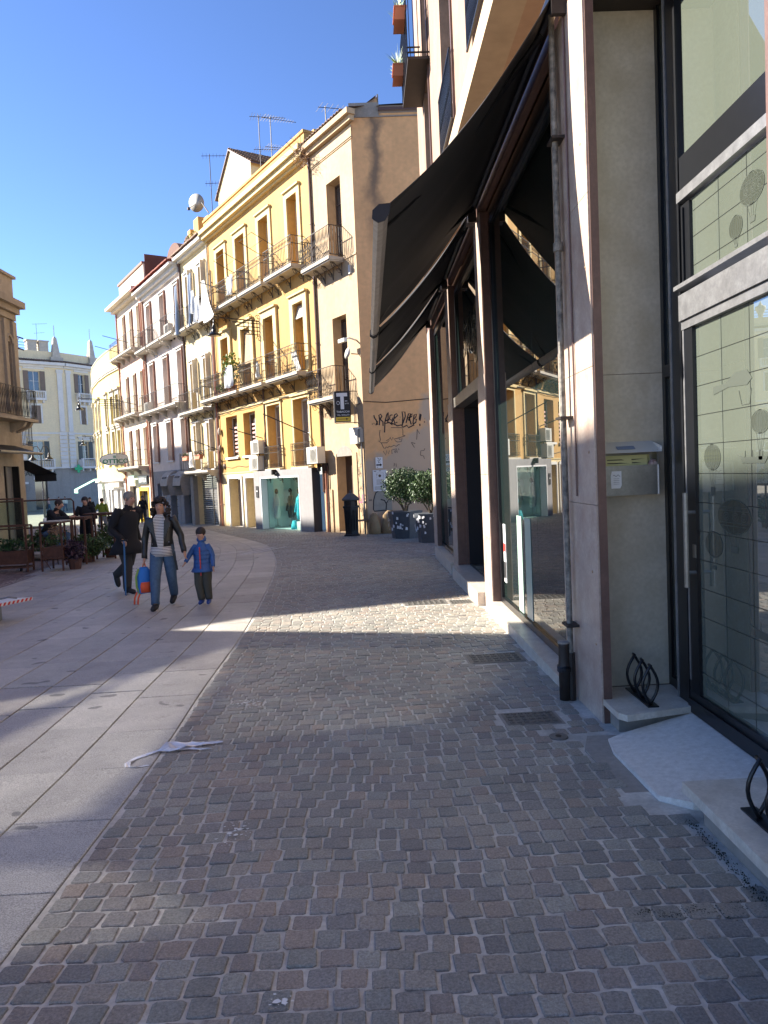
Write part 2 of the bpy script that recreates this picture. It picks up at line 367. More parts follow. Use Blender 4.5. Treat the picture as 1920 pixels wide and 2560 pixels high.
# ------------------------------------------------------------ ground and paving
g = MB()
ys = [-60, -20, 0, 10, 20, 30, 40, 50, 80, 120, 300, 600]
xs = [-600, -60, -20, 0, 20, 60, 600]
for i in range(len(ys) - 1):
    for j in range(len(xs) - 1):
        g.poly(*[(x, y, gz(y) - .03) for x, y in ((xs[j], ys[i]), (xs[j+1], ys[i]), (xs[j+1], ys[i+1]), (xs[j], ys[i+1]))])
g.build('ground', M['concrete'], kind='structure')
CP = [(-1.37, -4), (-1.37, 0), (-1.37, 3.4), (-1.39, 4.8), (-1.45, 6.2), (-1.54, 9), (-1.82, 13.2), (-2.1, 16.2), (-2.5, 19), (-3.15, 22.4), (-4.2, 25.6), (-5.87, 29.85), (-8.1, 35.8), (-10.45, 42), (-14, 50.5), (-19, 62)]
PATH = []
for i in range(1, len(CP) - 2):
    p0, p1, p2, p3 = [Vector(CP[i + k]) for k in (-1, 0, 1, 2)]
    for k in range(10):
        t = k / 10; PATH.append(.5 * ((2*p1) + (-p0 + p2)*t + (2*p0 - 5*p1 + 4*p2 - p3)*t*t + (-p0 + 3*p1 - 3*p2 + p3)*t*t*t))
ACC = [0.]
for a, b in zip(PATH, PATH[1:]): ACC.append(ACC[-1] + (b - a).length)
import bisect
def pm(t, off):                                    # along the kerb line, sideways (+ = right)
    i = min(max(bisect.bisect(ACC, t) - 1, 0), len(PATH) - 2)
    f = (t - ACC[i]) / (ACC[i+1] - ACC[i]); p = PATH[i].lerp(PATH[i+1], f)
    d0 = (PATH[i+1] - PATH[max(i-1, 0)]).normalized(); d1 = (PATH[min(i+2, len(PATH)-1)] - PATH[i]).normalized()
    d = d0.lerp(d1, f).normalized(); q = p + Vector((d.y, -d.x)) * off
    return q, math.atan2(d.y, d.x) - math.pi / 2
A_ = Vector((-.04, 25.63)); TH = rad(31.6); UU = Vector((-math.sin(TH), math.cos(TH))); NN = Vector((-math.cos(TH), -math.sin(TH)))
def in_sett(x, y):
    if x > 1.43 and y < 17.2: return False
    if y > 25.55 and x > -.1: return False
    if (Vector((x, y)) - A_).dot(NN) < .05 and y > 25.5: return False
    return x < 9
def stone_outline(n, rnd):
    c = [.035 + rnd.random() * .075 for _ in range(4)]; j = lambda: rnd.gauss(0, .02)
    pts = [(.5, .5 - c[0]), (.5 - c[0], .5), (-.5 + c[1], .5), (-.5, .5 - c[1]), (-.5, -.5 + c[2]), (-.5 + c[2], -.5), (.5 - c[3], -.5), (.5, -.5 + c[3])]
    if n > 8: pts.insert(2, (rnd.gauss(0, .1), .5)); pts.insert(7, (rnd.gauss(0, .1), -.5))
    return [(x + j(), y + j()) for x, y in pts]
def stone_geo(mb, pts, w_, d_, x, y, z, a, hz, at, detail=True):
    ca, sa = math.cos(a), math.sin(a); T = lambda u, v, k: (x + (u*w_*ca - v*d_*sa)*k, y + (u*w_*sa + v*d_*ca)*k)
    n = len(pts); mb.a = at
    rings = ([(.90, hz), (.99, hz - .0035), (1.0, hz - .022)] if detail else [(.94, hz), (1.0, hz - .014)])
    b = len(mb.v)
    for k, zz in rings:
        for (u, v) in pts:
            X, Y = T(u, v, k); mb.v.append(Vector((X, Y, z + zz + (v * .0 if k < 1 else 0))))
    mb.face([b + i for i in range(n)])
    for r in range(len(rings) - 1):
        for i in range(n):
            j = (i + 1) % n; mb.face([b + r*n + i, b + (r+1)*n + i, b + (r+1)*n + j, b + r*n + j])
paving = ob('sett_paving', None, kind='structure'); paving['label'] = 'paving of square grey and reddish porphyry setts with pale mortar joints in front of the shops'
bed = MB()
for i in range(0, len(PATH) - 1, 2):
    j = min(i + 2, len(PATH) - 1)
    for o0, o1 in ((0, 3), (3, 7), (7, 12)):
        q = []
        for t, o in ((ACC[i], o0), (ACC[i], o1), (ACC[j], o1), (ACC[j], o0)):
            p, _ = pm(t, o); q.append((p.x, p.y, gz(p.y) - .0065))
        bed.poly(*q)
bed.build('mortar_bed', M['mortar'], paving)
rnd = random.Random(3)
variants = []
for k in range(10):
    mb = MB(); stone_geo(mb, stone_outline(10, rnd), 1, 1, 0, 0, 0, 0, 0, 0)
    me = mb.mesh('sett', M['sett_o'])
    for p in me.vertices: p.co.z += (mnoise.noise(Vector((p.co.x*3, p.co.y*3, k*7.))) * .003 if p.co.z > -.01 else 0)
    variants.append(me)
holes = [(1.04, 4.95, .23, .18), (1.1, 6.72, .31, .22), (1.2, 10.05, .20, .21), (.72, 10.1, .35, .21), (1.13, 4.56, .09, .09)]
cands = []; far = MB(); t = 0.
row = 0
while t < ACC[-1] - .3:
    y0 = pm(t, 0)[0].y; dep = rnd.uniform(.098, .118) * (1 if y0 < 5.2 or y0 > 9.5 else .84); off = .01 + rnd.random() * .02
    mo = 12 if 16 < y0 < 30 else 3.6
    while off < mo:
        w_ = rnd.uniform(.088, .128) * (1.18 if 5.2 < y0 < 9.5 else 1.0)
        wob = .045 * math.sin(off * 1.7 + t * .35) + .02 * math.sin(off * 5 + t)
        p, a = pm(t + dep / 2 + wob, off + w_ / 2)
        c = (p.x, p.y)
        if in_sett(*c) and not any(abs(c[0]-hx) < hw and abs(c[1]-hy) < hd for hx, hy, hw, hd in holes):
            if not (p.x > 1.24 and 3.38 < p.y < 4.62): cands.append((p.y if p.y > 2.05 else 99, p.x, p.y, w_ - .0125, dep * (1 + off * .02) - .0125, a + rnd.gauss(0, .03)))
        off += w_
    t += dep; row += 1
cands.sort()
for i, (_, x, y, w_, d_, a) in enumerate(cands):
    z = gz(y) + rnd.gauss(0, .0017)
    if i < 300:
        o = ob('sett', variants[i % 10], paving, (x, y, z), a + (math.pi if rnd.random() < .5 else 0)); o.scale = (w_, d_, 1)
        o.rotation_euler = (rnd.gauss(-.018, .012), rnd.gauss(0, .012), o.rotation_euler[2])
    else:
        at = max(.001, rnd.random())
        if y < 9: stone_geo(far, stone_outline(10, rnd), w_, d_, x, y, z, a, 0, at)
        elif y < 16: stone_geo(far, stone_outline(8, rnd), w_, d_, x, y, z, a, 0, at)
        else: stone_geo(far, [(.5, .5), (-.5, .5), (-.5, -.5), (.5, -.5)], w_, d_, x, y, z, a, 0, at, False)
far.build('setts', M['sett_s'], paving, kind='stuff')

granite = ob('granite_paving', None, kind='structure'); granite['label'] = 'band of long pale granite slabs curving down the middle of the street'
gb = MB()
for i in range(0, len(PATH) - 1, 2):
    j = min(i + 2, len(PATH) - 1)
    for o0, o1 in ((-5.2, -2.6), (-2.6, 0)):
        q = []
        for t, o in ((ACC[i], o0), (ACC[i], o1), (ACC[j], o1), (ACC[j], o0)):
            p, _ = pm(t, o); q.append((p.x, p.y, gz(p.y) - .012))
        gb.poly(*q)
gb.build('joint_bed', M['joint'], granite)
sl = MB(); sl.p((-.5,-.5,-.02),(.5,-.5,-.02),(.5,.5,-.02),(-.5,.5,-.02),(-.5,-.5,-.003),(.5,-.5,-.003),(.5,.5,-.003),(-.5,.5,-.003),(-.49,-.495,0),(.49,-.495,0),(.49,.495,0),(-.49,.495,0))
for q in ((8,9,10,11),(4,5,9,8),(5,6,10,9),(6,7,11,10),(7,4,8,11),(0,1,5,4),(1,2,6,5),(2,3,7,6),(3,0,4,7)): sl.face(list(q))
slab_me = sl.mesh('granite_slab', M['gran_o']); gs = MB(); sc_ = []
off = 0.; ci = 0
while off > -5.2:
    wd = [.50, .44, .44, .46][ci % 4]; t = -1.2 + rnd.random() * .7
    t = max(t, .0)
    while t < ACC[-1] - 1:
        ln = rnd.uniform(.62, .95); sc_.append((pm(t, off)[0].y, t, ln, off, wd)); t += ln
    off -= wd; ci += 1
vis = [s for s in sc_ if pm(s[1], s[3] - s[4])[0].x > -.52 * s[0] - 1.2 and s[0] > 1.5]; vis.sort(); near = set(vis[:300])
for s in sc_:
    _, t, ln, off, wd = s
    if s in near:
        p, a = pm(t + ln / 2, off - wd / 2); o = ob('granite_slab', slab_me, granite, (p.x, p.y, gz(p.y) + rnd.gauss(0, .0008)), a); o.scale = (wd - .009, ln - .009, 1)
        o.rotation_euler = (-.018, 0, a)
    else:
        g_ = .0035; q = [pm(t + g_, off - wd + g_)[0], pm(t + g_, off - g_)[0], pm(t + ln - g_, off - g_)[0], pm(t + ln - g_, off - wd + g_)[0]]
        gs.a = max(.001, rnd.random()); b = gs.p(*[(c.x, c.y, gz(c.y)) for c in q]); gs.p(*[(c.x, c.y, gz(c.y) - .02) for c in q])
        gs.face([b, b+1, b+2, b+3])
        for i in range(4): j = (i + 1) % 4; gs.face([b+i, b+4+i, b+4+j, b+j])
gs.build('granite_slabs', M['gran_s'], granite, kind='stuff')

side = ob('side_paving', None, kind='structure'); side['label'] = 'small dull reddish setts left of the granite band, under the cafe furniture'
rb = MB()
for i in range(0, len(PATH) - 1, 2):
    j = min(i + 2, len(PATH) - 1)
    for o0, o1 in ((-12, -8), (-8, -5.2)):
        q = []
        for t, o in ((ACC[i], o0), (ACC[i], o1), (ACC[j], o1), (ACC[j], o0)):
            p, _ = pm(t, o); q.append((p.x, p.y, gz(p.y) - .008))
        rb.poly(*q)
rb.build('joint_bed', M['redpave'], side)
rs = MB(); t = 12.
M['sett_r'] = mat('reddish sett', (.15, .105, .095), .7, rnd=.35)
while t < 30:
    off = -5.2
    while off > -11:
        w_ = rnd.uniform(.09, .13); p, a = pm(t + .05, off - w_ / 2)
        if p.x > -.52 * p.y - .5: stone_geo(rs, [(.5, .5), (-.5, .5), (-.5, -.5), (.5, -.5)], w_ - .012, .1, p.x, p.y, gz(p.y), a, 0, max(.001, rnd.random()), False)
        off -= w_
    t += .113
rs.build('setts', M['sett_r'], side, kind='stuff')
pz = MB()
pz.poly((-90, 50, gz(50) - .002), (6, 50, gz(50) - .002), (6, 130, gz(130) - .002), (-90, 130, gz(130) - .002))
pz.build('square', M['plaza'], kind='structure')

# covers, valve, paint, bag -------------------------------------------------
def cover(label, x, y, w_, d_, nm='manhole_cover', pat=True):
    t = thing(nm, label, 'manhole cover', (x, y, gz(y))); t.rotation_euler = (-.018, 0, .03)
    MB().box(-w_/2, w_/2, -d_/2, d_/2, -.02, -.004).build('frame', M['concrete'], t)
    mb = MB(); mb.box(-w_/2+.02, w_/2-.02, -d_/2+.02, d_/2-.02, -.004, 0)
    if pat:
        for k in range(-3, 4):
            for s in (-1, 1):
                cx = k * w_ * .12; L = w_ * .09
                for yy in (-.3, -.1, .12, .32):
                    mb.T = Matrix.Translation((cx, yy * d_, .003)) @ Matrix.Rotation(s * (.6 if yy > 0 else -.6), 4, 'Z'); mb.box(-L/2, L/2, -.006, .006, 0, .004)
        mb.T = None
    mb.build('lid', M['cast'], t); return t
cover('dark patterned iron cover nearest the bike rack step, set in the setts', 1.04, 4.95, .40, .29)
cover('worn pale iron cover under the large shop window sill', 1.1, 6.72, .54, .38)
cover('left of two sunlit iron covers near the shop doorway', .72, 10.1, .62, .36)
cover('right of two sunlit iron covers against the shop doorway sill', 1.2, 10.05, .34, .36)
v = thing('valve_cover', 'small round iron valve cover beside the foot of the marble ramp', 'valve cover', (1.13, 4.56, gz(4.56)))
MB().lathe([(.001, .003), (.055, .003), (.06, 0), (.062, -.01)], n=20).build('ring', M['cast'], v); MB().lathe([(.001, .006), (.018, .006), (.02, .002)], n=10).build('cap', M['iron'], v)
def splat(label, x, y, w_, d_, n, seed, m='roadw'):
    r = random.Random(seed); mb = MB()
    for i in range(n):
        a = r.random() * 6.28; q = math.sqrt(r.random()); cx = math.cos(a)*q*w_/2; cy = math.sin(a)*q*d_/2; s = r.uniform(.003, .017) * (1.2 - q)
        k = r.randint(5, 8); mb.poly(*[(cx + math.cos(6.28*i_/k)*s*r.uniform(.5, 1.4), cy + math.sin(6.28*i_/k)*s*r.uniform(.4, 1), .004 - .018*cy) for i_ in range(k)])
    o = mb.build('paint_mark', M[m], None, loc=(x, y, gz(y) + .003)); tag(o, label, 'paint mark')
splat('splash of white paint on the setts at mid street beyond the plastic strip', -.98, 5.62, .34, .3, 130, 1)
splat('dabs of white paint on the setts left of centre nearer than the plastic strip', -.72, 3.45, .2, .26, 40, 2)
splat('small white paint dab low on the setts at the bottom of the frame', -.35, 2.28, .10, .08, 16, 5)
def chalk(label, pts, wd):
    mb = MB(); mb.ribbon([(x, y, gz(y) + .004) for x, y in pts], wd, (0, 0, 1)); tag(mb.build('painted_line', M['roadw']), label, 'painted line')
chalk('long thin white line painted across the granite behind the child', [(-4.4, 19.6), (-3.6, 20.4), (-3.05, 21.4)], .05)
chalk('narrow white loop painted on the granite right of the child', [(-2.75, 21.6), (-3.0, 20.9), (-3.3, 19.9), (-3.42, 19.5), (-3.3, 19.45), (-3.0, 20.1), (-2.7, 20.9), (-2.45, 21.5)], .055)
# strip of crumpled white plastic
b = thing('plastic_strip', 'crumpled strip of thin white plastic lying on the kerb of the granite band', 'plastic strip', (-1.4, 4.6, gz(4.6)))
def crumple(path, wds, seed, z0=.004):
    r = random.Random(seed); mb = MB(); n = len(path); base = 0; rows = []
    for i, (x, y) in enumerate(path):
        j = min(i + 1, n - 1); k = max(i - 1, 0); d = Vector((path[j][0]-path[k][0], path[j][1]-path[k][1])).normalized(); rows.append([])
        for u in range(7):
            f = (u / 6 - .5) * wds[i]; rows[-1].append((x - d.y*f + r.gauss(0, .004), y + d.x*f + r.gauss(0, .004), z0 + abs(r.gauss(0, .018)) * min(1, wds[i] * 9)))
    for a in rows: mb.p(*a)
    for i in range(n - 1):
        for u in range(6): mb.face([i*7+u, i*7+u+1, (i+1)*7+u+1, (i+1)*7+u])
    return mb
crumple([(-.12,-.2),(-.14,-.13),(-.11,-.06),(-.06,-.0),(0,.04),(.05,.07),(.1,.09),(.15,.11),(.2,.12),(.26,.13),(.32,.15),(.38,.16)], [.03,.03,.03,.03,.05,.1,.13,.12,.1,.06,.03,.015], 4).build('strip', M['plastic'], b, True)
crumple([(-.12,-.2),(-.07,-.21),(-.03,-.2),(.0,-.18)], [.02,.02,.015,.01], 8).build('tail', M['plastic'], b, True)
crumple([(.12,.05),(.2,.06),(.27,.04),(.33,.05)], [.05,.03,.02,.012], 9).build('tail', M['plastic'], b, True)

q_ = random.Random(2); mm = MB()
mat_m = mat('dark moss', (.02, .024, .014), .95)
for k in range(300):
    t_ = q_.random(); x = .92 + .42*t_ + q_.gauss(0, .012); y = 2.63 + .02*math.sin(t_*14) + q_.gauss(0, .009 + .012*t_); s_ = q_.uniform(.002, .006); a = q_.random()*3.14
    mm.poly((x - s_*math.cos(a), y - s_*math.sin(a), gz(y) + .001), (x + s_*math.sin(a)*.6, y, gz(y) + q_.uniform(.001, .005)), (x + s_*math.cos(a), y + s_*math.sin(a), gz(y) + .002))
for k in range(500):
    y = q_.uniform(2.1, 3.35); x = 1.425 + q_.gauss(0, .014); s_ = q_.uniform(.002, .006); a = q_.random()*3.14
    mm.poly((x - s_*math.cos(a), y - s_*math.sin(a), gz(y) - .003), (x, y, gz(y) + q_.uniform(.002, .007)), (x + s_*math.cos(a), y + s_*math.sin(a), gz(y) - .002))
tag(mm.build('moss', mat_m, kind='stuff'), 'dark strip of moss and dirt between the setts near the lower right corner', 'moss')
# ------------------------------------------------------------ right-hand building
RX = 1.48
rb_ = thing('corner_building', 'tall pinkish building on the right with a row of tall shop windows between stone piers', 'building', (0, 0, 0))
up = MB()
Hs = [(7.55, 9.05, 6.6, 9.3), (10.75, 12.2, 6.62, 9.3), (14.1, 15.35, 6.6, 9.3), (7.55, 9.05, 10.4, 13.2), (10.75, 12.2, 10.4, 13.2), (14.1, 15.35, 9.25, 11.8)]
ROT = Matrix(((0, -1, 0, 0), (1, 0, 0, 0), (0, 0, 1, 0), (0, 0, 0, 1)))      # local x -> +Y, local y(out) -> -X
def wall_holes(mb, x0, x1, z0, z1, holes, depth, back=None):
    xs = sorted({x0, x1, *[h[0] for h in holes], *[h[1] for h in holes]}); zs = sorted({z0, z1, *[h[2] for h in holes], *[h[3] for h in holes]})
    for i in range(len(xs) - 1):
        for j in range(len(zs) - 1):
            cx = (xs[i] + xs[i+1]) / 2; cz = (zs[j] + zs[j+1]) / 2
            if any(h[0] < cx < h[1] and h[2] < cz < h[3] for h in holes): continue
            mb.poly((xs[i], 0, zs[j]), (xs[i+1], 0, zs[j]), (xs[i+1], 0, zs[j+1]), (xs[i], 0, zs[j+1]))
    for a, b, c, d in [h[:4] for h in holes]:
        mb.poly((a, 0, c), (a, 0, d), (a, -depth, d), (a, -depth, c)); mb.poly((b, 0, c), (b, 0, d), (b, -depth, d), (b, -depth, c))
        mb.poly((a, 0, d), (b, 0, d), (b, -depth, d), (a, -depth, d)); mb.poly((a, 0, c), (b, 0, c), (b, -depth, c), (a, -depth, c))
up.T = Matrix.Translation((RX, 0, 0)) @ ROT
wall_holes(up, -14, 16.95, 6.5, 15, Hs, .3)
up.T = None
up.box(RX + .8, 6, -14, 16.9, 6.2, 15.02)
up.poly((RX, 16.95, 4.72), (6, 16.95, 4.72), (6, 16.95, 15), (RX, 16.95, 15))
up.poly((RX, 16.95, -1), (6, 16.95, -1), (6, 16.95, 4.72), (RX, 16.95, 4.72))
up.box(RX - .35, 6, -14, 17.2, 15.02, 15.4)
up.build('wall', M['rpl'], rb_)
MB().box(RX - .04, RX + .3, -14, 16.98, 6.2, 6.5).build('string_course', M['rcream'], rb_)
sf = MB(); sf.box(RX + .3, RX + 2.6, -14, 16.9, 6.2, 6.3); sf.box(RX + 1.1, RX + 1.3, -14, 16.9, 4.6, 6.2); sf.build('soffit', M['tan'], rb_)
bm = MB(); bm.box(RX + .12, RX + 1.2, -14, 16.9, 4.62, 4.75); bm.build('ledge', M['iron'], rb_)  # dark iron colour stands in for brown wood shaded by the awning roller
def small_window(parent, T, w_, h_, m, panes=3, name='window', glass='glass', leaf=2):
    mb = MB(); f = .055
    mb.box(0, w_, 0, .05, 0, f); mb.box(0, w_, 0, .05, h_ - f, h_); mb.box(0, f, 0, .05, f, h_ - f); mb.box(w_ - f, w_, 0, .05, f, h_ - f)
    if leaf == 2: mb.box(w_/2 - f*.8, w_/2 + f*.8, 0, .06, f, h_ - f)
    for i in range(1, panes): mb.box(f, w_ - f, .005, .045, h_*i/panes - .02, h_*i/panes + .02)
    o = mb.build(name, m, parent); o.matrix_local = T
    nx = leaf
    for i in range(nx):
        a = f + i * (w_ - 2*f) / nx; b = f + (i + 1) * (w_ - 2*f) / nx
        for j in range(panes):
            z0 = max(f, h_*j/panes); z1 = min(h_ - f, h_*(j+1)/panes)
            MB().box(a + .002, b - .002, .012, .02, z0 + .002, z1 - .002).build('pane', M[glass], o)
    return o
for h in Hs:
    small_window(rb_, Matrix.Translation((RX + .28, h[0], h[2])) @ ROT, h[1] - h[0], h[3] - h[2], M['shut'], 3)
    fr = MB(); fr.T = Matrix.Translation((RX, 0, 0)) @ ROT
    fr.box(h[0] - .03, h[0] + .04, -.06, .03, h[2], h[3]); fr.build('window_frame', M['maroon'], rb_)
def railing_mesh(L, H, D, sp, style, m):
    """front length L (x 0..L), depth D outward (+y), height H; style 'bars','scroll','mesh'"""
    mb = MB(); r = .012
    rails = [0.06, H] + ([H * .72] if style == 'scroll' else [])
    for z in rails:
        mb.box(0, L, D - r, D + r, z - r, z + r)
        if D > .1: mb.box(-r, r, 0, D - r, z - r, z + r); mb.box(L - r, L + r, 0, D - r, z - r, z + r)
    n = max(2, int(L / sp))
    for i in range(n + 1):
        x = L * i / n; mb.box(x - .007, x + .007, D - .007, D + .007, .06, H)
        if style == 'scroll' and i < n:
            cx = x + L / n / 2; rr = min(.045, L / n / 2.4)
            for zc in (H * .86, .16):
                mb.tube([(cx + rr*math.cos(a), D, zc + rr*math.sin(a)) for a in [k*math.pi/3 for k in range(7)]], .006, 3, False)
        if style == 'mesh' and i < n:
            mb.tube([(x, D, .08), (x + L/n, D, H*.5), (x, D, H - .05)], .008, 3, False)
        if style == 'belly' : mb.tube([(x, D, .06), (x, D + .10, H*.3), (x, D + .02, H*.7), (x, D, H)], .008, 4, False)
    k = int(D / sp) if D > .1 else 0
    for s in (0, L):
        for i in range(k):
            y = D * (i + .5) / k; mb.box(s - .007, s + .007, y - .007, y + .007, .06, H)
    return mb.mesh('railing', m)
for i, (a, b, z) in enumerate([(7.5, 9.1, 6.55), (10.7, 12.25, 6.55)]):
    o = ob('railing', railing_mesh(b - a, 1.0, .06, .07, 'mesh', M['black']), rb_); o.matrix_local = Matrix.Translation((RX, a, z)) @ ROT
bl = MB(); bl.T = Matrix.Translation((RX, 0, 0)) @ ROT; bl.box(13.9, 15.7, 0, .40, 9.14, 9.19); bo = bl.build('balcony', M['iron'], rb_)
o = ob('railing', railing_mesh(1.8, 1.15, .40, .07, 'bars', M['black']), bo); o.matrix_local = Matrix.Translation((RX, 13.9, 9.2)) @ ROT
def leaves(mb, c, r, n, size, seed, shell=.5, flat=1.):
    q = random.Random(seed)
    for i in range(n):
        while True:
            d = Vector((q.uniform(-1, 1), q.uniform(-1, 1), q.uniform(-1, 1)))
            if shell < d.length <= 1: break
        p = Vector(c) + Vector((d.x*r[0], d.y*r[1], d.z*r[2]*flat)) * (1 + .32 * mnoise.noise(Vector(c) + d * 2.2))
        a = Vector((q.gauss(0, 1), q.gauss(0, 1), q.gauss(0, 1))).normalized(); b = a.cross(Vector((q.gauss(0, 1), q.gauss(0, 1), q.gauss(0, 1)))).normalized()
        s = size * q.uniform(.45, 1.5); mb.a = max(.001, q.random())
        mb.poly(p - a*s, p + b*s*.45, p + a*s, p - b*s*.45)
    return mb
def pot(label, loc, L, leaf, spiky=True, group=None, rz=0., hang='railing', seed=1):
    t = thing('flower_pot', label, 'flower pot', loc, rz, group)
    mb = MB(); mb.prism([(-L/2*.85, -.09, 0), (L/2*.85, -.09, 0), (L/2, -.12, .2), (-L/2, -.12, .2)], (0, .2, 0)); mb.build('trough', M['terra'], t)
    MB().box(-L/2 - .01, L/2 + .01, -.13, .11, .2, .225).build('rim', M['terra'], t)
    lf = MB(); q = random.Random(seed)
    if spiky:
        for i in range(60):
            x = q.uniform(-L/2, L/2); a = Vector((q.gauss(0, .5), q.gauss(0, .5), 1)).normalized() * q.uniform(.18, .38); s = Vector((.012, .008, 0)); lf.a = q.random() + .01
            lf.poly((x - s.x, -s.y, .2), (x + s.x, s.y, .2), (x + a.x, a.y, .2 + a.z))
    else: leaves(lf, (0, 0, .28), (L*.55, .16, .14), 260, .035, seed, 0)
    lf.build('foliage', M[leaf], t, kind='stuff'); return t
pot('terracotta trough of spiky plants hung high on the black balcony at the top right', (RX - .50, 14.3, 9.95), .55, 'leafl', True, rz=math.pi/2, seed=3)
pot('lower terracotta trough with bright green sprigs hung on the black balcony at the top right', (RX - .50, 15.35, 9.5), .5, 'leafl', True, rz=math.pi/2, seed=4)

# piers
def pier(y0, y1, base, near=False, step=True):
    mb = MB(); zs = [base, .75, 1.55, 2.78, 4.72] if not near else [base, 1.35, 2.25, 3.35, 4.72]
    out = [0, .0, .0, .05 if step else 0]
    for i in range(4):
        e = out[i] if not near else 0
        mb.box(RX + e*.2, RX + (.07 if near else .16), y0 + e, y1 - e*.5, zs[i] + .003, zs[i+1] - .001)
    p = mb.build('pier', [M['pinkst']], rb_)
    MB().box(RX + .012, RX + (.065 if near else .2), y0 - .012, y0 - .001, base, 4.70).build('edge_strip', M['maroon'], p)
    if not near: MB().box(RX + .16, RX + .75, y0 - .03, y1 - .02, base, 4.6).build('backing', M['maroon'], p)
    return p
pier(4.78, 5.62, -.14, True); pier(9.05, 9.62, -.3); pier(12.55, 13.15, -.35); pier(16.25, 16.95, -.42)
pier(1.75, 2.68, -.1, True).data.materials[0] = M['maroon']  # pinkish pier given a dark brown colour for the shade on it
MB().box(RX + .02, RX + .09, 5.64, 16.9, 4.73, 4.98).build('beam', M['maroon'], rb_)
# sills
def sill(y0, y1, z, x0=RX - .06):
    MB().box(x0, RX + .2, y0, y1, -.5, z).build('sill', M['marble'], rb_)
sill(5.64, 9.04, -.02); sill(9.64, 12.54, .0, RX - .1); sill(13.17, 16.24, -.03)
# shop windows
def shop_window(y0, y1, z0, z1, mull=(), trans=(), gl='shopglass', x=RX + .1, fr='black', name='shop_window', fw=.07):
    mb = MB()
    mb.box(x, x + .07, y0, y1, z0, z0 + fw); mb.box(x, x + .07, y0, y1, z1 - fw, z1); mb.box(x, x + .07, y0, y0 + fw, z0 + fw, z1 - fw); mb.box(x, x + .07, y1 - fw, y1, z0 + fw, z1 - fw)
    for z in trans: mb.box(x - .004, x + .066, y0 + fw, y1 - fw, z - .04, z + .04)
    for y in mull: mb.box(x + .031, x + .039, y - .002, y + .002, z0 + fw, z1 - fw)
    o = mb.build(name, M[fr], rb_)
    ys_ = [y0 + fw] + list(mull) + [y1 - fw]; zs_ = [z0 + fw] + list(trans) + [z1 - fw]
    for i in range(len(ys_) - 1):
        for j in range(len(zs_) - 1):
            MB().box(x + .03, x + .04, ys_[i] + .0025, ys_[i+1] - .0025, zs_[j], zs_[j+1]).build('pane', M[gl], o)
    return o
w1 = shop_window(5.66, 9.0, -.02, 4.6, (7.05,))
for y0, y1 in ((7.35, 7.62), (7.78, 8.02)): MB().box(RX + .124, RX + .127, y0, y1, .06, 1.1).build('frosted_stripe', M['frost'], w1)
MB().box(RX + .124, RX + .127, 8.72, 8.86, .25, .95).build('notice', M['paper'], w1); MB().box(RX + .121, RX + .123, 8.73, 8.85, .62, .72).build('notice', M['red'], w1); MB().box(RX + .121, RX + .123, 8.73, 8.85, .3, .5).build('notice', M['ink'], w1)
w2 = shop_window(9.66, 12.5, 2.82, 4.6, (), (), name='fanlight_window')
MB().box(RX + .02, RX + .2, 9.64, 12.52, 2.66, 2.82).build('door_lintel', M['steel'], rb_)
w3 = shop_window(13.2, 16.2, -.02, 4.6, (14.7,))
# partial lettering on the fanlight: tall soft grey letters
o = text('window_lettering', 'snug', 1.15, M['balloonl'], w2, (RX + .125, 11.1, 3.75), (math.pi/2, 0, -math.pi/2), .002, .72)
# recessed dark doorway
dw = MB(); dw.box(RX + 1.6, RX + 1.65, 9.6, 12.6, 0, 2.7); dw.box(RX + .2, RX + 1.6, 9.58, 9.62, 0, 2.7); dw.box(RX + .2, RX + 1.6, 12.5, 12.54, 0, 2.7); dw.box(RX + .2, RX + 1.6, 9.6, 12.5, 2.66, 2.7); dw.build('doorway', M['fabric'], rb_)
mt = MB(); mt.box(RX + .2, RX + 1.6, 9.62, 12.5, -.02, 0)
for k in range(14): mt.box(RX + .24, RX + 1.3, 9.75 + k*.19, 9.80 + k*.19, 0, .012)
mt.build('door_grating', M['steel'], rb_)
# entrance recess with marble return wall
MB().box(RX + .10, 2.30, 5.05, 5.10, .07, 2.22).build('stone_panel', M['panel'], rb_)
MB().box(RX + .10, 2.30, 5.052, 5.10, 2.224, 4.7).build('stone_panel', M['panel'], rb_)
MB().box(RX + .10, 2.30, 5.06, 5.12, .0, 4.7).build('panel_backing', M['maroon'], rb_)
sg = MB(); sg.box(2.04, 2.09, 5.0, 5.049, .07, 4.7); sg.box(2.04, 2.09, 4.78, 5.0, .07, .13); sg.box(2.03, 2.09, 4.78, 5.0, 2.18, 2.26); sgo = sg.build('side_light', M['black'], rb_)
MB().box(2.06, 2.07, 4.78, 5.0, .13, 4.7).build('pane', M['sideglass'], sgo)
MB().box(1.985, 2.16, 4.60, 4.765, .05, 4.7).build('door_post', M['black'], rb_)
MB().box(1.978, 1.984, 4.74, 4.766, .07, 4.69).build('edge_trim', M['chrome'], rb_)
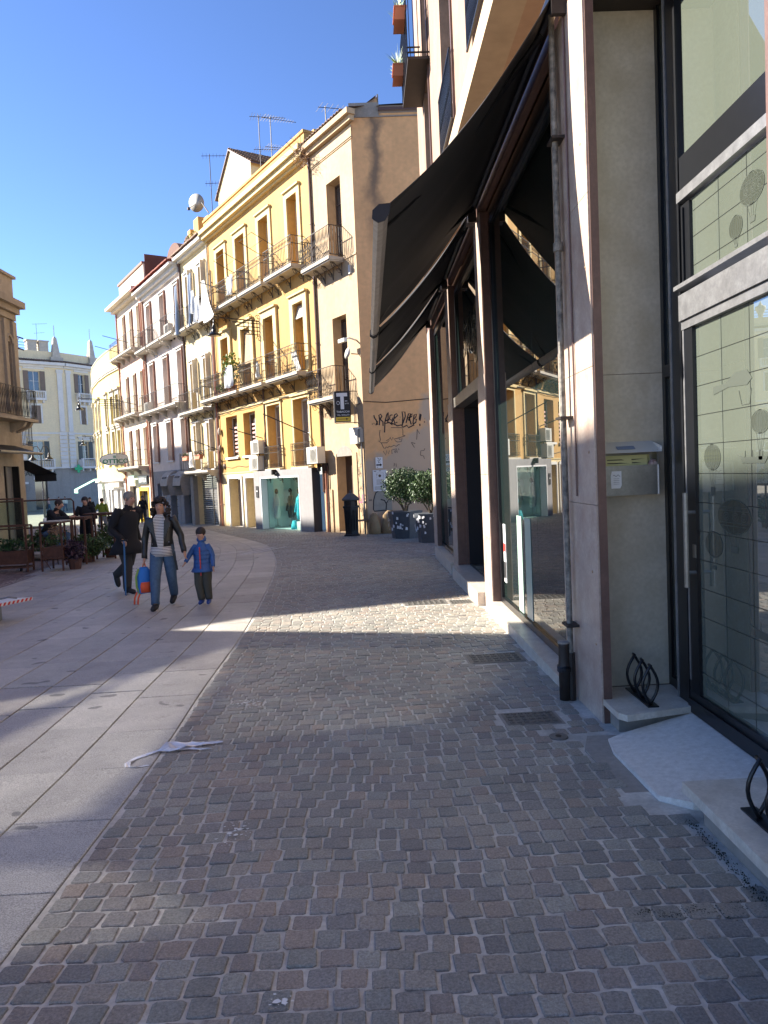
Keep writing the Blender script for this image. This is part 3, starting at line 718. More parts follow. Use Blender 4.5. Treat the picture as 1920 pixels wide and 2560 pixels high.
# door
dr = ob('door', None, rb_)
DX = 2.0; fy0, fy1, dz0, dz1 = 2.4, 4.585, .035, 2.47
f = MB(); f.box(DX - .03, DX + .05, fy0, fy1, dz0, dz0 + .085); f.box(DX - .015, DX + .04, fy0, fy1, dz0 + .085, dz0 + .13)
f.build('door_rail', M['black'], dr)
f = MB(); f.box(DX - .012, DX + .05, fy1 - .13, fy1, dz0 + .13, dz1 - .05); f.build('door_stile', M['black'], dr)
f = MB(); f.box(DX - .02, DX + .05, fy0, fy1, dz1 - .05, dz1 + .0); f.box(DX - .015, DX - .0125, fy1 - .02, fy1, dz0 + .2, dz1 - .05); f.build('door_head', M['chrome'], dr)
MB().box(DX + .01, DX + .02, fy0, fy1 - .13, dz0 + .13, dz1 - .05).build('pane', M['doorglass'], dr)
f = MB(); f.box(DX - .035, DX + .05, fy0, fy1, dz1 + .004, dz1 + .16); f.build('transom', M['chrome'], dr)
f = MB(); f.box(DX - .06, DX + .05, fy0, fy1 + .01, dz1 + .19, dz1 + .215); f.build('transom_ledge', M['chrome'], dr)
MB().box(DX + .01, DX + .02, fy0, fy1 - .05, dz1 + .216, 3.18).build('pane', M['doorglass'], dr)
f = MB(); f.box(DX - .02, DX - .01, fy1 - .05, fy1 - .03, dz1 + .216, 3.15); f.box(DX - .008, DX + .05, fy1 - .12, fy1, dz1 + .216, 3.17); f.build('window_stile', M['black'], dr)
f = MB(); f.box(DX - .03, DX + .05, fy0, fy1 + .01, 3.19, 3.25); f.build('transom_ledge', M['chrome'], dr)
f = MB(); f.box(DX - .012, DX + .05, fy0, fy1, 3.255, 3.46); f.build('transom', M['black'], dr)
MB().box(DX + .01, DX + .02, fy0, fy1 - .03, 3.46, 4.7).build('pane', M['doorglass'], dr)
hd = MB(); hd.tube([(1.93, 4.47, .84), (1.93, 4.47, 1.42)], .016, 8); hd.tube([(1.93, 4.47, .93), (2.0, 4.47, .93)], .012, 6); hd.tube([(1.93, 4.47, 1.3), (2.0, 4.47, 1.3)], .012, 6); hd.build('door_handle', M['steel'], dr)
MB().box(DX - .022, DX - .012, 4.46, 4.49, 1.02, 1.1).build('lock', M['steel'], dr)
jm = MB(); xg = DX + .0085
for z in [.31 + .175 * k for k in range(12)]: jm.box(xg, xg + .001, fy0, fy1 - .13, z - .0018, z + .0018)
for y in (4.135, 3.83, 3.53, 3.2): jm.box(xg, xg + .001, y - .0018, y + .0018, dz0 + .13, dz1 - .05)
for z in (2.78, 2.95, 3.1): jm.box(xg, xg + .001, fy0, fy1 - .13, z - .0018, z + .0018)
for y in (4.135, 3.83): jm.box(xg, xg + .001, y - .0018, y + .0018, dz1 + .216, 3.18)
jm.build('film_joint', M['joint'], dr)
# transfer prints of old flying machines
NX = (-1, 0, 0)
def ell(cy, cz, ry, rz_, a0=0, a1=6.2832, n=28): return [(xg - .001, cy + ry*math.cos(a0 + (a1-a0)*i/n), cz + rz_*math.sin(a0 + (a1-a0)*i/n)) for i in range(n + 1)]
def disc(mb, pts): mb.poly(*pts)
def balloon(cy, cz, ry, rz_, basket=.1, gores=5, deco=False, shade='balloonl'):
    a = MB(); fl = ell(cy, cz, ry, rz_)[:-1]; disc(a, [(x + .0006, y, z) for x, y, z in fl]); a.build('balloon_print', M[shade], dr)
    mb = MB(); mb.ribbon(ell(cy, cz, ry, rz_), .004, NX)
    for g_ in range(1, gores): mb.ribbon(ell(cy, cz, ry * (1 - 2*g_/gores), rz_, -1.57, 1.57, 14), .003, NX)
    if deco:
        for k in (-.55, -.35, .35, .55): mb.ribbon([(xg - .001, cy + ry*math.sqrt(1-k*k)*u, cz + k*rz_) for u in (-1, -.5, 0, .5, 1)], .003, NX)
        for u in (-.6, -.1, .45): mb.ribbon(ell(cy + ry*u, cz, ry*.17, rz_*.24, n=14), .004, NX); mb.ribbon(ell(cy + ry*u, cz, ry*.08, rz_*.12, n=10), .004, NX)
        for u in [-.9 + .12*i for i in range(16)]: mb.ribbon([(xg - .001, cy + ry*u*.8, cz + rz_*.4), (xg - .001, cy + ry*(u + .06)*.8, cz + rz_*.5), (xg - .001, cy + ry*(u + .12)*.8, cz + rz_*.4)], .003, NX)
    bz = cz - rz_ - basket
    for u in (-.5, -.15, .15, .5): mb.ribbon([(xg - .001, cy + ry*u*.9, cz - rz_*.8), (xg - .001, cy + ry*u*.35, bz)], .0025, NX)
    mb.poly((xg - .001, cy - ry*.25, bz), (xg - .001, cy + ry*.25, bz), (xg - .001, cy + ry*.2, bz - basket*.5), (xg - .001, cy - ry*.2, bz - basket*.5))
    mb.build('balloon_print', M['balloon'], dr)
balloon(4.03, 1.295, .185, .095, .07, 4, True); balloon(4.27, 1.63, .10, .075, .1, 6); balloon(4.27, 1.12, .105, .075, .05, 5); balloon(3.74, 1.80, .09, .06, .09, 5)
balloon(3.95, 2.84, .07, .06, .03, 6); balloon(3.78, 2.98, .12, .08, .06, 6, True)
sh = MB()
for cy, cz, s in ((3.82, 1.62, .15), (3.68, .71, .18)):
    sh = MB(); sh.poly(*[(xg - .001, cy + u*s, cz + v*s) for u, v in ((1.1, .12), (.8, -.02), (.7, -.2), (-.8, -.22), (-1.1, .1), (-.9, .02), (.6, .02))])
    for u in (-.5, 0, .5): sh.ribbon([(xg - .001, cy + u*s, cz), (xg - .001, cy + u*s, cz + .25*s)], .006, NX)
    sh.build('airship_print', M['balloon'], dr)
sh = MB(); sh.poly(*[(xg - .001, 4.02 + u*.2, 2.02 + v*.1) for u, v in ((1.1, .1), (.4, .15), (-.2, .6), (-.8, .6), (-1.05, .1), (-.8, -.2), (.2, -.1), (1.1, -.35))])
sh.ribbon([(xg - .001, 3.95, 1.98), (xg - .001, 3.92, 1.9), (xg - .001, 3.84, 1.9), (xg - .001, 3.82, 1.98)], .006, NX)
sh.build('airship_print', M['balloon'], dr)
MB().box(DX - .006, DX - .002, 3.42, 3.5, .35, .62).build('sticker', M['pinkc'], dr)
# steps and ramp
s1 = thing('step_slab', 'short marble slab step with a bike rack beside the mailbox wall', 'step', (0, 0, 0))
s = MB(); s.prism([(RX + .01, 5.03, .03), (RX + .01, 4.5, .03), (RX + .05, 4.44, .03), (1.98, 4.55, .03), (1.98, 4.6, .03), (2.05, 5.03, .03)], (0, 0, .04)); s.build('top_slab', M['marble'], s1)
MB().box(RX + .05, 2.0, 4.60, 5.02, -.16, .028).build('base', M['concrete'], s1)
rp = thing('ramp', 'white speckled marble ramp leading to the glass door', 'ramp', (0, 0, 0))
r_ = MB(); b0 = r_.p((1.40, 4.42, -.062), (1.36, 4.2, -.052), (1.38, 3.58, -.042), (1.5, 3.46, -.03), (1.99, 3.30, .03), (1.99, 4.56, .03), (1.5, 4.46, -.045))
r_.face([0, 1, 2, 3, 4, 5, 6][::-1]); n0 = r_.p((1.40, 4.42, -.2), (1.36, 4.2, -.2), (1.38, 3.58, -.2), (1.5, 3.46, -.2), (1.99, 3.30, -.2), (1.99, 4.56, -.2), (1.5, 4.46, -.2))
for i in range(7): r_.face([i, (i+1) % 7, n0 + (i+1) % 7, n0 + i])
r_.build('ramp_slab', M['rampm'], rp)
f = MB(); f.prism([(1.30, 4.52, -.2), (1.22, 4.3, -.2), (1.26, 3.5, -.2), (1.38, 3.34, -.2), (1.6, 3.3, -.2), (1.6, 4.5, -.2)], (0, 0, .127)); f.build('mortar_edge', M['concrete'], rp)
s2 = thing('step_slab', 'long marble slab step at the lower right corner with a bike rack', 'step', (0, 0, 0))
MB().box(RX - .04, 1.98, 1.0, 3.44, .035, .085).build('top_slab', M['marble'], s2); MB().box(RX, 1.98, 1.0, 3.3, -.1, .034).build('base', M['concrete'], s2)
def rack(label, y0, y1, n, x, z, gap):
    t = thing('bike_rack', label, 'bike rack', (0, 0, 0), group='low black bike racks')
    MB().box(x - .035, x + .035, y0, y1, z, z + .008).build('base_plate', M['black'], t)
    for i in range(n):
        y = y1 - .08 - gap * i; mb = MB(); H = .26
        L = [(x + s * .055 * math.sin(math.pi * u) , y - .01 + .015 * s, z + H * u) for s, us in ((1, [k/8 for k in range(9)]), (-1, [k/8 for k in range(8, -1, -1)])) for u in us]
        mb.tube(L, .0095, 7); mb.build('hoop', M['black'], t, True)
rack('small black bike rack of three hoops on the step under the mailbox', 4.56, 4.98, 3, 1.74, .07, .14)
rack('small black bike rack on the step at the right edge of the frame', 2.5, 3.13, 4, 1.60, .086, .15)
MB_ = MB()
# mailbox
mbx = thing('mailbox', 'open steel letterbox stuffed with yellow leaflets on the marble panel', 'mailbox', (1.765, 5.045, 1.40))
f = MB(); f.box(-.2, .19, -.12, -.112, .0, .2); f.box(-.2, -.192, -.112, -.002, .0, .3); f.box(.182, .19, -.112, -.002, .0, .3); f.box(-.192, .182, -.01, -.002, 0, .3); f.box(-.192, .182, -.112, -.01, 0, .01); f.build('body', M['steel'], mbx)
f = MB()
for x in (-.2, .185): f.tube([(x, -.118, 0), (x, -.118, .2)], .009, 8)
f.build('corner_post', M['chrome'], mbx)
f = MB(); f.prism([(-.22, -.135, .285), (.205, -.135, .285), (.215, -.115, .32), (.19, -.0, .36), (-.2, -.0, .36)], (0, .006, .004)); f.prism([(-.22, -.135, .285), (-.2, -.003, .36), (-.215, -.003, .28)], (-.004, 0, 0)); f.build('lid', M['acw'], mbx)
f = MB(); f.T = Matrix.Translation((-.02, -.085, .318)) @ Matrix.Rotation(.5, 4, 'X'); f.box(-.06, .06, -.02, .02, .0, .004); f.build('name_plate', M['linenb'], mbx)
q = random.Random(5)
for k in range(6):
    lf = thing('leaflet', ['foremost yellow leaflet jammed in the mailbox', 'yellow leaflet behind the foremost one in the mailbox', 'third yellow leaflet in the mailbox', 'yellow leaflet at the right side of the mailbox', 'yellow leaflet leaning left in the mailbox', 'rearmost yellow leaflet against the mailbox back'][k], 'leaflet', (1.765 + (-.06, .05, -.03, .08, -.09, .02)[k], 4.945 + .015*k, 1.47), (.02, -.03, .04, 0, .05, -.02)[k], 'yellow leaflets in the mailbox')
    s = MB(); s.poly((-.09, 0, 0), (.09, 0, 0), (.088, .045, .2), (-.092, .045, .2)); s.build('sheet', M['ypaper'], lf)
    if k < 2:
        s = MB()
        for r in range(7): s.poly(*[(x_, .045*z_/.2 - .0015, z_) for x_, z_ in ((-.08, .035+.022*r), (q.uniform(.0, .08), .035+.022*r), (q.uniform(.0, .08), .041+.022*r), (-.08, .041+.022*r))])
        s.build('print', M['ink'], lf)
f = thing('candy_wrapper', 'crumpled dark red packet at the right end of the mailbox', 'packet', (1.925, 4.955, 1.6)); f_ = MB(); f_.ball((0, 0, 0), .035, .025, .04, 7, 5); f_.build('packet', mat('dark red packet', (.10, .02, .02), .4, col2=(.5, .4, .35), scale=30), f)
st = MB(); st.poly((-.135, -.1215, .05), (-.075, -.1215, .05), (-.065, -.1215, .07), (-.065, -.1215, .165), (-.13, -.1215, .165), (-.138, -.1215, .13)); so_ = st.build('sticker', M['paper'], mbx)
st = MB(); st.ribbon([(-.122 + .006*i, -.1225, .135 + .006*math.sin(i*1.4)) for i in range(9)], .003)
for k in range(4): st.ribbon([(-.12, -.1225, .115 - .012*k), (-.08, -.1225, .115 - .012*k)], .0018)
st.build('print', M['ink'], so_)
# drainpipe, cable and pipe stub
pp = MB(); pp.tube([(RX - .05, 5.33, .25), (RX - .05, 5.33, 4.9)], .021, 10); pp.tube([(RX - .05, 5.33, 3.14), (RX - .05, 5.33, 3.2)], .034, 10)
po = pp.build('downpipe', M['pipew'], rb_)
pl = MB(); pl.tube([(RX - .05, 5.33, -.12), (RX - .05, 5.33, .25)], .032, 10)
pl.build('pipe_shoe', M['iron'], po)
for z in (.45, 1.95, 3.9): MB().box(RX - .09, RX + .0, 5.25, 5.40, z, z + .018).build('clamp', M['iron'], po)
cb = MB(); cb.tube([(RX - .012, 5.17, 4.9 - .25*i) for i in range(14)] + [(RX - .012, 5.18, 1.4)], .007, 5); cb.build('cable', M['maroon'], rb_)
stb = thing('pipe_stub', 'short black open pipe standing on the setts before the stone pier', 'pipe stub', (1.38, 5.33, gz(5.33)))
MB().lathe([(.04, -.01), (.042, .2), (.05, .21), (.052, .235), (.043, .25), (.04, .3), (.038, .40), (.04, .42)], n=16).build('pipe', M['iron'], stb, True)
MB().lathe([(.045, .418), (.045, .43), (.03, .432)], n=14).build('cap', M['concrete'], stb)
kn = MB()
for i in range(5): kn.tube([(.05*math.cos(a), .05*math.sin(a), .215 + .008*i + .006*math.sin(3*a)) for a in [k*.52 for k in range(13)]], .004, 4, False)
kn.build('wire', M['black'], stb)
bt = MB()
for y_, z_ in ((4.86, .42), (4.9, 1.7), (5.5, 2.6), (4.87, 2.9), (5.52, 1.1), (4.9, .9), (5.5, 3.3), (4.9, 3.7)): bt.T = Matrix.Translation((RX - .002, y_, z_)) @ Matrix.Rotation(math.pi/2, 4, 'Y'); bt.lathe([(.001, -.004), (.009, -.003), (.01, .002)], n=8)
bt.T = None; bt.build('bolt_plug', M['tan'], rb_)

# awnings
def awning(label, y0, y1):
    t = thing('awning', label, 'awning', (0, 0, 0), group='black shop awnings sloping out over the setts')
    xo, zo, xi, zi = .17, 3.40, RX - .08, 4.80
    fb = MB(); n = 22; k = 20
    for j in range(k + 1):
        y = y0 + (y1 - y0) * j / k
        for i in range(n + 1):
            u = i / n; sag = -.06 * math.sin(math.pi * u) * (1 + .2 * math.cos(j * 1.1)) + .012 * math.sin(j * 2.4 + u * 3) * math.sin(math.pi * u) + .006 * mnoise.noise(Vector((u * 4, j * .8, y0))) - (.05 * math.sin(math.pi*u) if j in (0, k) else 0)
            yy = y + (.10 * math.sin(math.pi * u) * (1 if j == 0 else -1) if j in (0, k) else 0)
            fb.p((xo + (xi - xo) * u, yy, zo + (zi - zo) * u + sag))
    for j in range(k):
        for i in range(n): a = j*(n+1)+i; fb.face([a, a+1, a+n+2, a+n+1])
    fo = fb.build('canopy', M['fabric'], t, True); md = fo.modifiers.new('thick', 'SOLIDIFY'); md.thickness = .004
    b = MB()
    prof = [(xo + .06, zo + .035), (xo - .0, zo + .03), (xo - .045, zo + .0), (xo - .05, zo - .05), (xo - .02, zo - .075), (xo + .02, zo - .06), (xo + .05, zo - .02)]
    b.prism([(x, y0, z) for x, z in prof], (0, y1 - y0, 0)); b.build('front_bar', M['chrome'], t)
    for ye in (y0 - .012, y1): c = MB(); c.prism([(x*1.0, ye, z) for x, z in [(xo + .07, zo + .045), (xo - .01, zo + .04), (xo - .055, zo + .0), (xo - .06, zo - .055), (xo - .02, zo - .085), (xo + .03, zo - .07), (xo + .06, zo - .02)]], (0, .012, 0)); c.build('end_cap', M['black'], t)
    r = MB(); r.tube([(xi + .03, y0 - .02, zi + .02), (xi + .03, y1 + .02, zi + .02)], .055, 12); r.build('roller', M['black'], t)
    for s, ya in ((1, y0 + .35), (-1, y1 - .35)):
        a = MB(); el_ = (xi - .62, ya + s * .62, zi - .72)
        a.tube([(xi, ya, zi - .08), el_], .022, 6); a.tube([el_, (xo + .02, ya + s*.05, zo - .0)], .018, 6); a.build('folding_arm', M['black'], t)
    for ya in (y0 + .02, y1 - .02):
        a = MB(); a.box(xi - .02, xi + .085, ya - .02, ya + .02, zi - .14, zi + .1); a.build('bracket', M['iron'], t)
awning('nearest black awning, over the large window by the drainpipe', 5.12, 9.3)
awning('middle black awning, over the dark shop doorway', 9.42, 12.6)
awning('farthest black awning, over the last shop window', 12.72, 15.9)
# ------------------------------------------------------------ the curved row of houses on the far side
RZ = math.atan2(UU.y, UU.x)
def FP(s, w_, z): p = A_ + UU * s + NN * w_; return (p.x, p.y, z)
def row_thing(name, label, cat='building', group=None): return thing(name, label, cat, FP(0, 0, 0), RZ, group)
IDN = Matrix.Identity(4)
def TL(s, w_, z): return Matrix.Translation((s, w_, z))
win_cache = {}
def put_window(parent, s0, s1, z0, z1, depth, wood='wood', panes=3, glass='glass', leaf=2, name='window'):
    key = (round(s1 - s0, 2), round(z1 - z0, 2), wood, panes, glass, leaf)
    if key not in win_cache:
        o = small_window(parent, TL(s0, -depth, z0), s1 - s0, z1 - z0, M[wood], panes, name, glass, leaf)
        win_cache[key] = (o.data, [c.data for c in o.children]); return o
    me, cs = win_cache[key]; o = ob(name, me, parent); o.matrix_local = TL(s0, -depth, z0)
    for c in cs: ob('pane', c, o)
    return o
def surround(parent, s0, s1, z0, z1, wd=.22, out=.06, m='ochre_l', sill_=True, side_fin=True):
    mb = MB(); mb.box(s0 - wd, s0, 0.002, out, z0, z1 + wd); mb.box(s1, s1 + wd, 0.002, out, z0, z1 + wd); mb.box(s0, s1, 0.002, out, z1, z1 + wd)
    mb.box(s0 - wd - .03, s1 + wd + .03, 0.002, out + .07, z1 + wd + .001, z1 + wd + .07)
    if sill_: mb.box(s0 - wd, s1 + wd, .002, out + .05, z0 - .1, z0 - .002)
    return mb.build('window_surround', M[m], parent)
rl_cache = {}
def balcony(parent, s0, s1, z, D=.62, H=1.05, sp=.13, style='scroll', brk=3, slabm='slab', th=.11, ironm='iron', brs='scroll', raild=None):
    mb = MB(); mb.box(0, s1 - s0, .002, D, -th, 0); mb.box(.03, s1 - s0 - .03, .002, D - .05, -th - .05, -th)
    b = mb.build('balcony', M[slabm], parent); b.matrix_local = TL(s0, 0, z)
    key = (round(s1 - s0, 1), H, D, sp, style, ironm)
    if key not in rl_cache: rl_cache[key] = railing_mesh(s1 - s0, H, D - .04, sp, style, M[ironm])
    ob('railing', rl_cache[key], b)
    if ('br', D, brs) not in rl_cache:
        k = MB()
        if brs == 'scroll':
            k.tube([(0, D - .08, -.13), (0, .03, -.13)], .014, 4); k.tube([(0, .03, -.13), (0, .03, -.62)], .014, 4)
            k.tube([(0, .05 + (D - .12)*(1 - math.cos(a))*.9, -.6 + .42*math.sin(a)) for a in [i*math.pi/12 for i in range(7)]], .012, 4)
            for cy, cz, r0 in ((D*.62, -.27, .12), (.14, -.45, .10)):
                k.tube([(0, cy + r0*(1 - i/22)*math.cos(i*.62), cz + r0*(1 - i/22)*math.sin(i*.62)) for i in range(18)], .011, 4)
        else: k.prism([(-.07, 0, -.16), (-.07, D*.85, -.16), (-.07, D*.8, -.26), (-.07, .25, -.34), (-.07, .12, -.5), (-.07, 0, -.55)], (.14, 0, 0))
        rl_cache[('br', D, brs)] = k.mesh('bracket', M[ironm if brs == 'scroll' else slabm])
    for i in range(brk):
        x = .14 + (s1 - s0 - .28) * i / max(1, brk - 1); ob('bracket', rl_cache[('br', D, brs)], b, (x, 0, 0))
    return b
def downpipe(parent, s, z0, z1, w_=.06, r=.05, m='pipe', hopper=False):
    mb = MB(); mb.tube([(s, w_, z0), (s, w_, z1)], r, 7)
    z = z0 + 1.2
    while z < z1: mb.box(s - r*1.3, s + r*1.3, 0, w_ + r*1.15, z, z + .03); z += 2.2
    if hopper: mb.lathe([(r, 0), (.13, .2), (.14, .35)], (s, w_ + .03, z1 - .05), 8)
    return mb.build('downpipe', M[m], parent)
tile_me = None
def tile_mesh():
    global tile_me
    if tile_me is None:
        mb = MB(); n = 5; L = .42
        for y, r in ((0, .085), (-L, .07)):
            mb.p(*[(math.cos(math.pi*i/n)*r, y, math.sin(math.pi*i/n)*r*.9) for i in range(n + 1)]); mb.p(*[(math.cos(math.pi*i/n)*(r-.018), y, math.sin(math.pi*i/n)*(r-.018)*.9) for i in range(n + 1)])
        for i in range(n): mb.face([i, i+1, 2*n+2+i+1, 2*n+2+i]); mb.face([i, n+1+i, n+2+i, i+1])
        tile_me = mb.mesh('roof_tile', M['tile'])
    return tile_me
def tiles_stuff(parent, x0, x1, y, z, sp=.2, m='redtile', rows=1, tilt=.25, depth=.4, name='roof_tiles'):
    mb = MB(); q = random.Random(int(x0*10)); n = 5
    for r in range(rows):
        x = x0
        while x < x1:
            mb.a = max(.001, q.random()); y0 = y - r*depth; z0 = z + r*depth*tilt + q.gauss(0, .008); y1 = y0 - depth*1.1; z1 = z0 + depth*tilt
            b = len(mb.v)
            for yy, zz, rr in ((y0, z0, .085), (y1, z1, .075)):
                mb.p(*[(x + math.cos(math.pi*i/n)*rr, yy, zz + math.sin(math.pi*i/n)*rr) for i in range(n + 1)])
            for i in range(n): mb.face([b+i, b+i+1, b+n+2+i, b+n+1+i])
            mb.face([b+i for i in range(n + 1)])
            x += sp
    mb.build(name, M[m], parent, kind='stuff')
def antenna(label, loc, h, bars=9, rz=0., group='television aerials on the roofs', dbl=True):
    t = thing('aerial', label, 'aerial', loc, rz, group)
    MB().tube([(0, 0, 0), (0, 0, h)], .022, 5).build('mast', M['iron'], t)
    for zz, L, k in ((h - .1, 1.7, bars), (h * .62, 1.2, bars - 2)) if dbl else ((h - .08, 1.2, bars),):
        a = MB(); a.tube([(-L*.25, 0, zz), (L*.75, 0, zz + .1)], .014, 4)
        for i in range(k):
            x = -L*.2 + L*.93*i/k; w_ = .5 - .03*i; a.tube([(x, -w_/1.3, zz + .1*(x+L*.25)/L), (x, w_/1.3, zz + .1*(x+L*.25)/L)], .008, 3)
        a.build('array', M['iron'], t)
    return t
def ac_unit(label, s, z, w_=.03, W=.85, H=.58, D=.32):
    t = thing('air_conditioner', label, 'air conditioner', FP(s, w_, z), RZ, 'white air conditioner boxes on the facades')
    MB().box(-W/2, W/2, .02, D, 0, H).build('casing', M['acw'], t)
    mb = MB()
    for i in range(11): mb.box(-W*.42, W*.2, D + .001, D + .014, .05 + i*(H-.12)/11, .075 + i*(H-.12)/11)
    mb.build('grille', M['grille'], t)
    mb = MB(); mb.lathe([(.001, 0), (.2, 0), (.21, -.01)], n=14); f = mb.build('fan', M['grille'], t, loc=(-W*.11, D + .0005, H/2)); f.rotation_euler = (-math.pi/2, 0, 0)
    mb = MB()
    for x in (-W*.35, W*.35): mb.box(x - .015, x + .015, -w_, D, -.03, 0); mb.box(x - .015, x + .015, -w_, .0, -.3, -.03)
    mb.build('bracket', M['iron'], t); return t

# ---- house 1: peach corner house
h1 = row_thing('corner_house', 'peach rendered corner house with two balconies and a graffitied side wall in shade')
mb = MB(); wall_holes(mb, 0, 3.1, -.6, 13.45, [(.86, 1.86, 9.25, 12.05), (.86, 1.86, 4.45, 7.28), (.85, 2.0, -.45, 2.3)], .42)
mb.build('wall', M['cream'], h1)
mb = MB(); mb.box(-.03, 3.1, .0, .05, 13.0, 13.02); mb.box(-.05, 3.1, .002, .025, 12.95, 13.4); mb.box(-.25, 3.12, .0, .18, 13.45, 13.62); mb.box(-.32, 3.12, 0, .32, 13.62, 13.8); mb.build('cornice', M['cream'], h1)
MB().box(-.02, 3.1, .003, .03, 9.12, 9.18).build('string_course', M['cream'], h1)
# side wall in world frame: child with inverse rotation
inv = Matrix.Rotation(-RZ, 4, 'Z')
def side_obj(mb, name, m, kind=None, parent=h1):
    o = mb.build(name, m, parent, kind=kind); o.matrix_local = inv; return o
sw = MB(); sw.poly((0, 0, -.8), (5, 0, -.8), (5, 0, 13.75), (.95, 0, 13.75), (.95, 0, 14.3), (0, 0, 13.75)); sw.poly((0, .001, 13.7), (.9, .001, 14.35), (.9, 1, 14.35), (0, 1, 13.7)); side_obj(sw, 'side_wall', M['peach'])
sw = MB(); sw.box(.93, .98, 0, .5, 13.7, 14.38); sw.box(-.06, 5, -.035, -.002, 13.62, 13.66); sw.box(-.04, .97, -.03, .0, 13.66, 14.1); side_obj(sw, 'parapet_edge', M['concrete'])
rf = MB(); rf.poly((.9, -.1, 13.95), (5, -.1, 13.95), (5, 6, 15.2), (.9, 6, 15.2)); rf.box(.95, 5, -.12, -.005, 13.80, 13.9); side_obj(rf, 'roof', M['pipe'])
for i in range(12):
    o = ob('roof_tile', tile_mesh(), h1); o.matrix_local = inv @ Matrix.Translation((1.08 + .215*i, -.2, 13.97 + random.gauss(0, .008))) @ Matrix.Rotation(math.pi, 4, 'Z') @ Matrix.Rotation(-.2, 4, 'X')
    if True: o.matrix_local = inv @ Matrix.Translation((1.08 + .215*i, -.22, 13.96 + random.gauss(0, .008))) @ Matrix.Rotation(.2, 4, 'X')
# tile ends need to run inward (+y): mirror by scaling mesh orientation
for o in [c for c in h1.children if c.name.startswith('roof_tile')]:
    o.matrix_local = o.matrix_local @ Matrix.Diagonal((1, -1, 1, 1))
for i in range(15):
    o = ob('roof_tile', tile_mesh(), h1, (.1 + .2*i, .36, 13.83)); o.rotation_euler = (.25, 0, 0)
mb = MB(); mb.poly((-.3, .3, 13.81), (3.12, .3, 13.81), (3.12, -4, 15), (-.3, -4, 15)); mb.build('roof', M['pipe'], h1)
for z0, z1, bz in ((9.27, 12.03, 9.22), (4.47, 7.26, 4.42)):
    put_window(h1, .88, 1.84, z0, z1, .4, panes=4)
    b = balcony(h1, .82 if bz > 5 else 1.0, 2.95, bz, .62, 1.05, .1, 'belly', 4)
dm = MB(); dm.box(.85, 2.0, -.41, -.36, -.45, 2.3); dm.build('door', M['wood'], h1)
mb = MB(); mb.box(.55, .85, .002, .03, -.5, 2.4); mb.box(2.0, 2.3, .002, .03, -.5, 2.4); mb.box(2.4, 3.0, .002, .05, -.6, 1.1); mb.build('door_surround', M['cream'], h1)
arc = MB(); arc.prism([(.85, .01, 2.3)] + [(.85 + .575*(1 - math.cos(a)), .01, 2.3 + .38*math.sin(a)) for a in [k*math.pi/10 for k in range(11)]] + [(2.0, .01, 2.3)], (0, -.05, 0)); arc.build('door_arch', M['concrete'], h1)
downpipe(h1, 3.0, 1.0, 13.6, m='pipe', hopper=True); downpipe(h1, 2.8, -.6, 2.0, m='pipeo', r=.04); downpipe(h1, 2.66, -.6, 2.0, m='pipe', r=.03)
downpipe(h1, .12, -.55, 2.9, m='concrete', r=.035)
ac_unit('white air conditioner box above the grey shopfront corner beside the arched door', 3.0, 2.1, .15, .85, .62, .36)
# wall cables
cbl = MB(); cbl.tube([(0, -.02, 4.12), (.8, -.02, 4.05), (2.3, -.02, 4.12), (4, -.02, 4.14)], .012, 4); side_obj(cbl, 'cable', M['iron'])
cbl = MB(); cbl.tube([(.1, .03, 4.1), (.5, .03, 4.02), (.55, .03, 3.4)], .02, 4); cbl.tube([(.25, .03, 2.9), (.35, .03, 3.9), (.5, .03, 4.0)], .015, 4); cbl.build('cable', M['concrete'], h1)
# graffiti on side wall (flat sprayed strokes)
def G(x, y): return (.13 + .00138*x - .00006*y, -.003, 3.9 - .00006*x - .00137*y)
strokes = [[(175,190),(190,250),(240,330),(270,430)], [(270,340),(225,440)], [(130,410),(145,408)], [(170,395),(185,393)], [(310,440),(320,300),(300,190),(345,165),(375,215),(330,290)], [(330,290),(400,350),(405,455)], [(440,400),(500,170),(530,120),(530,260),(520,390)], [(450,330),(560,300)], [(640,180),(580,190),(565,280),(620,320),(640,250),(645,330),(600,410)], [(690,270),(770,190),(740,150),(690,180),(670,300),(700,390),(760,360)], [(825,240),(832,240)], [(808,300),(814,300)], [(885,450),(900,250),(880,100),(950,110),(960,220),(900,390)], [(980,380),(1040,150),(1090,150),(1080,230),(1000,260),(1060,300)], [(1050,330),(1080,190),(1130,150),(1120,220),(1060,260),(1110,420)], [(1150,400),(1180,180),(1240,160),(1220,240),(1170,270),(1240,290),(1220,370),(1150,410)], [(1310,300),(1330,150),(1355,170),(1325,330)], [(1322,400),(1325,455)], [(1445,275),(1452,275)], [(1430,360),(1450,350)], [(440,620),(450,400),(560,370),(640,430),(600,380),(700,420),(760,455),(860,430),(900,490),(1000,440),(1040,500),(1180,430),(1150,410)]]
gmb = MB()
for s in strokes: gmb.ribbon([G(*p) for p in s], .042, (0, -1, 0))
side_obj(gmb, 'graffiti', M['spray'])
gmb = MB()
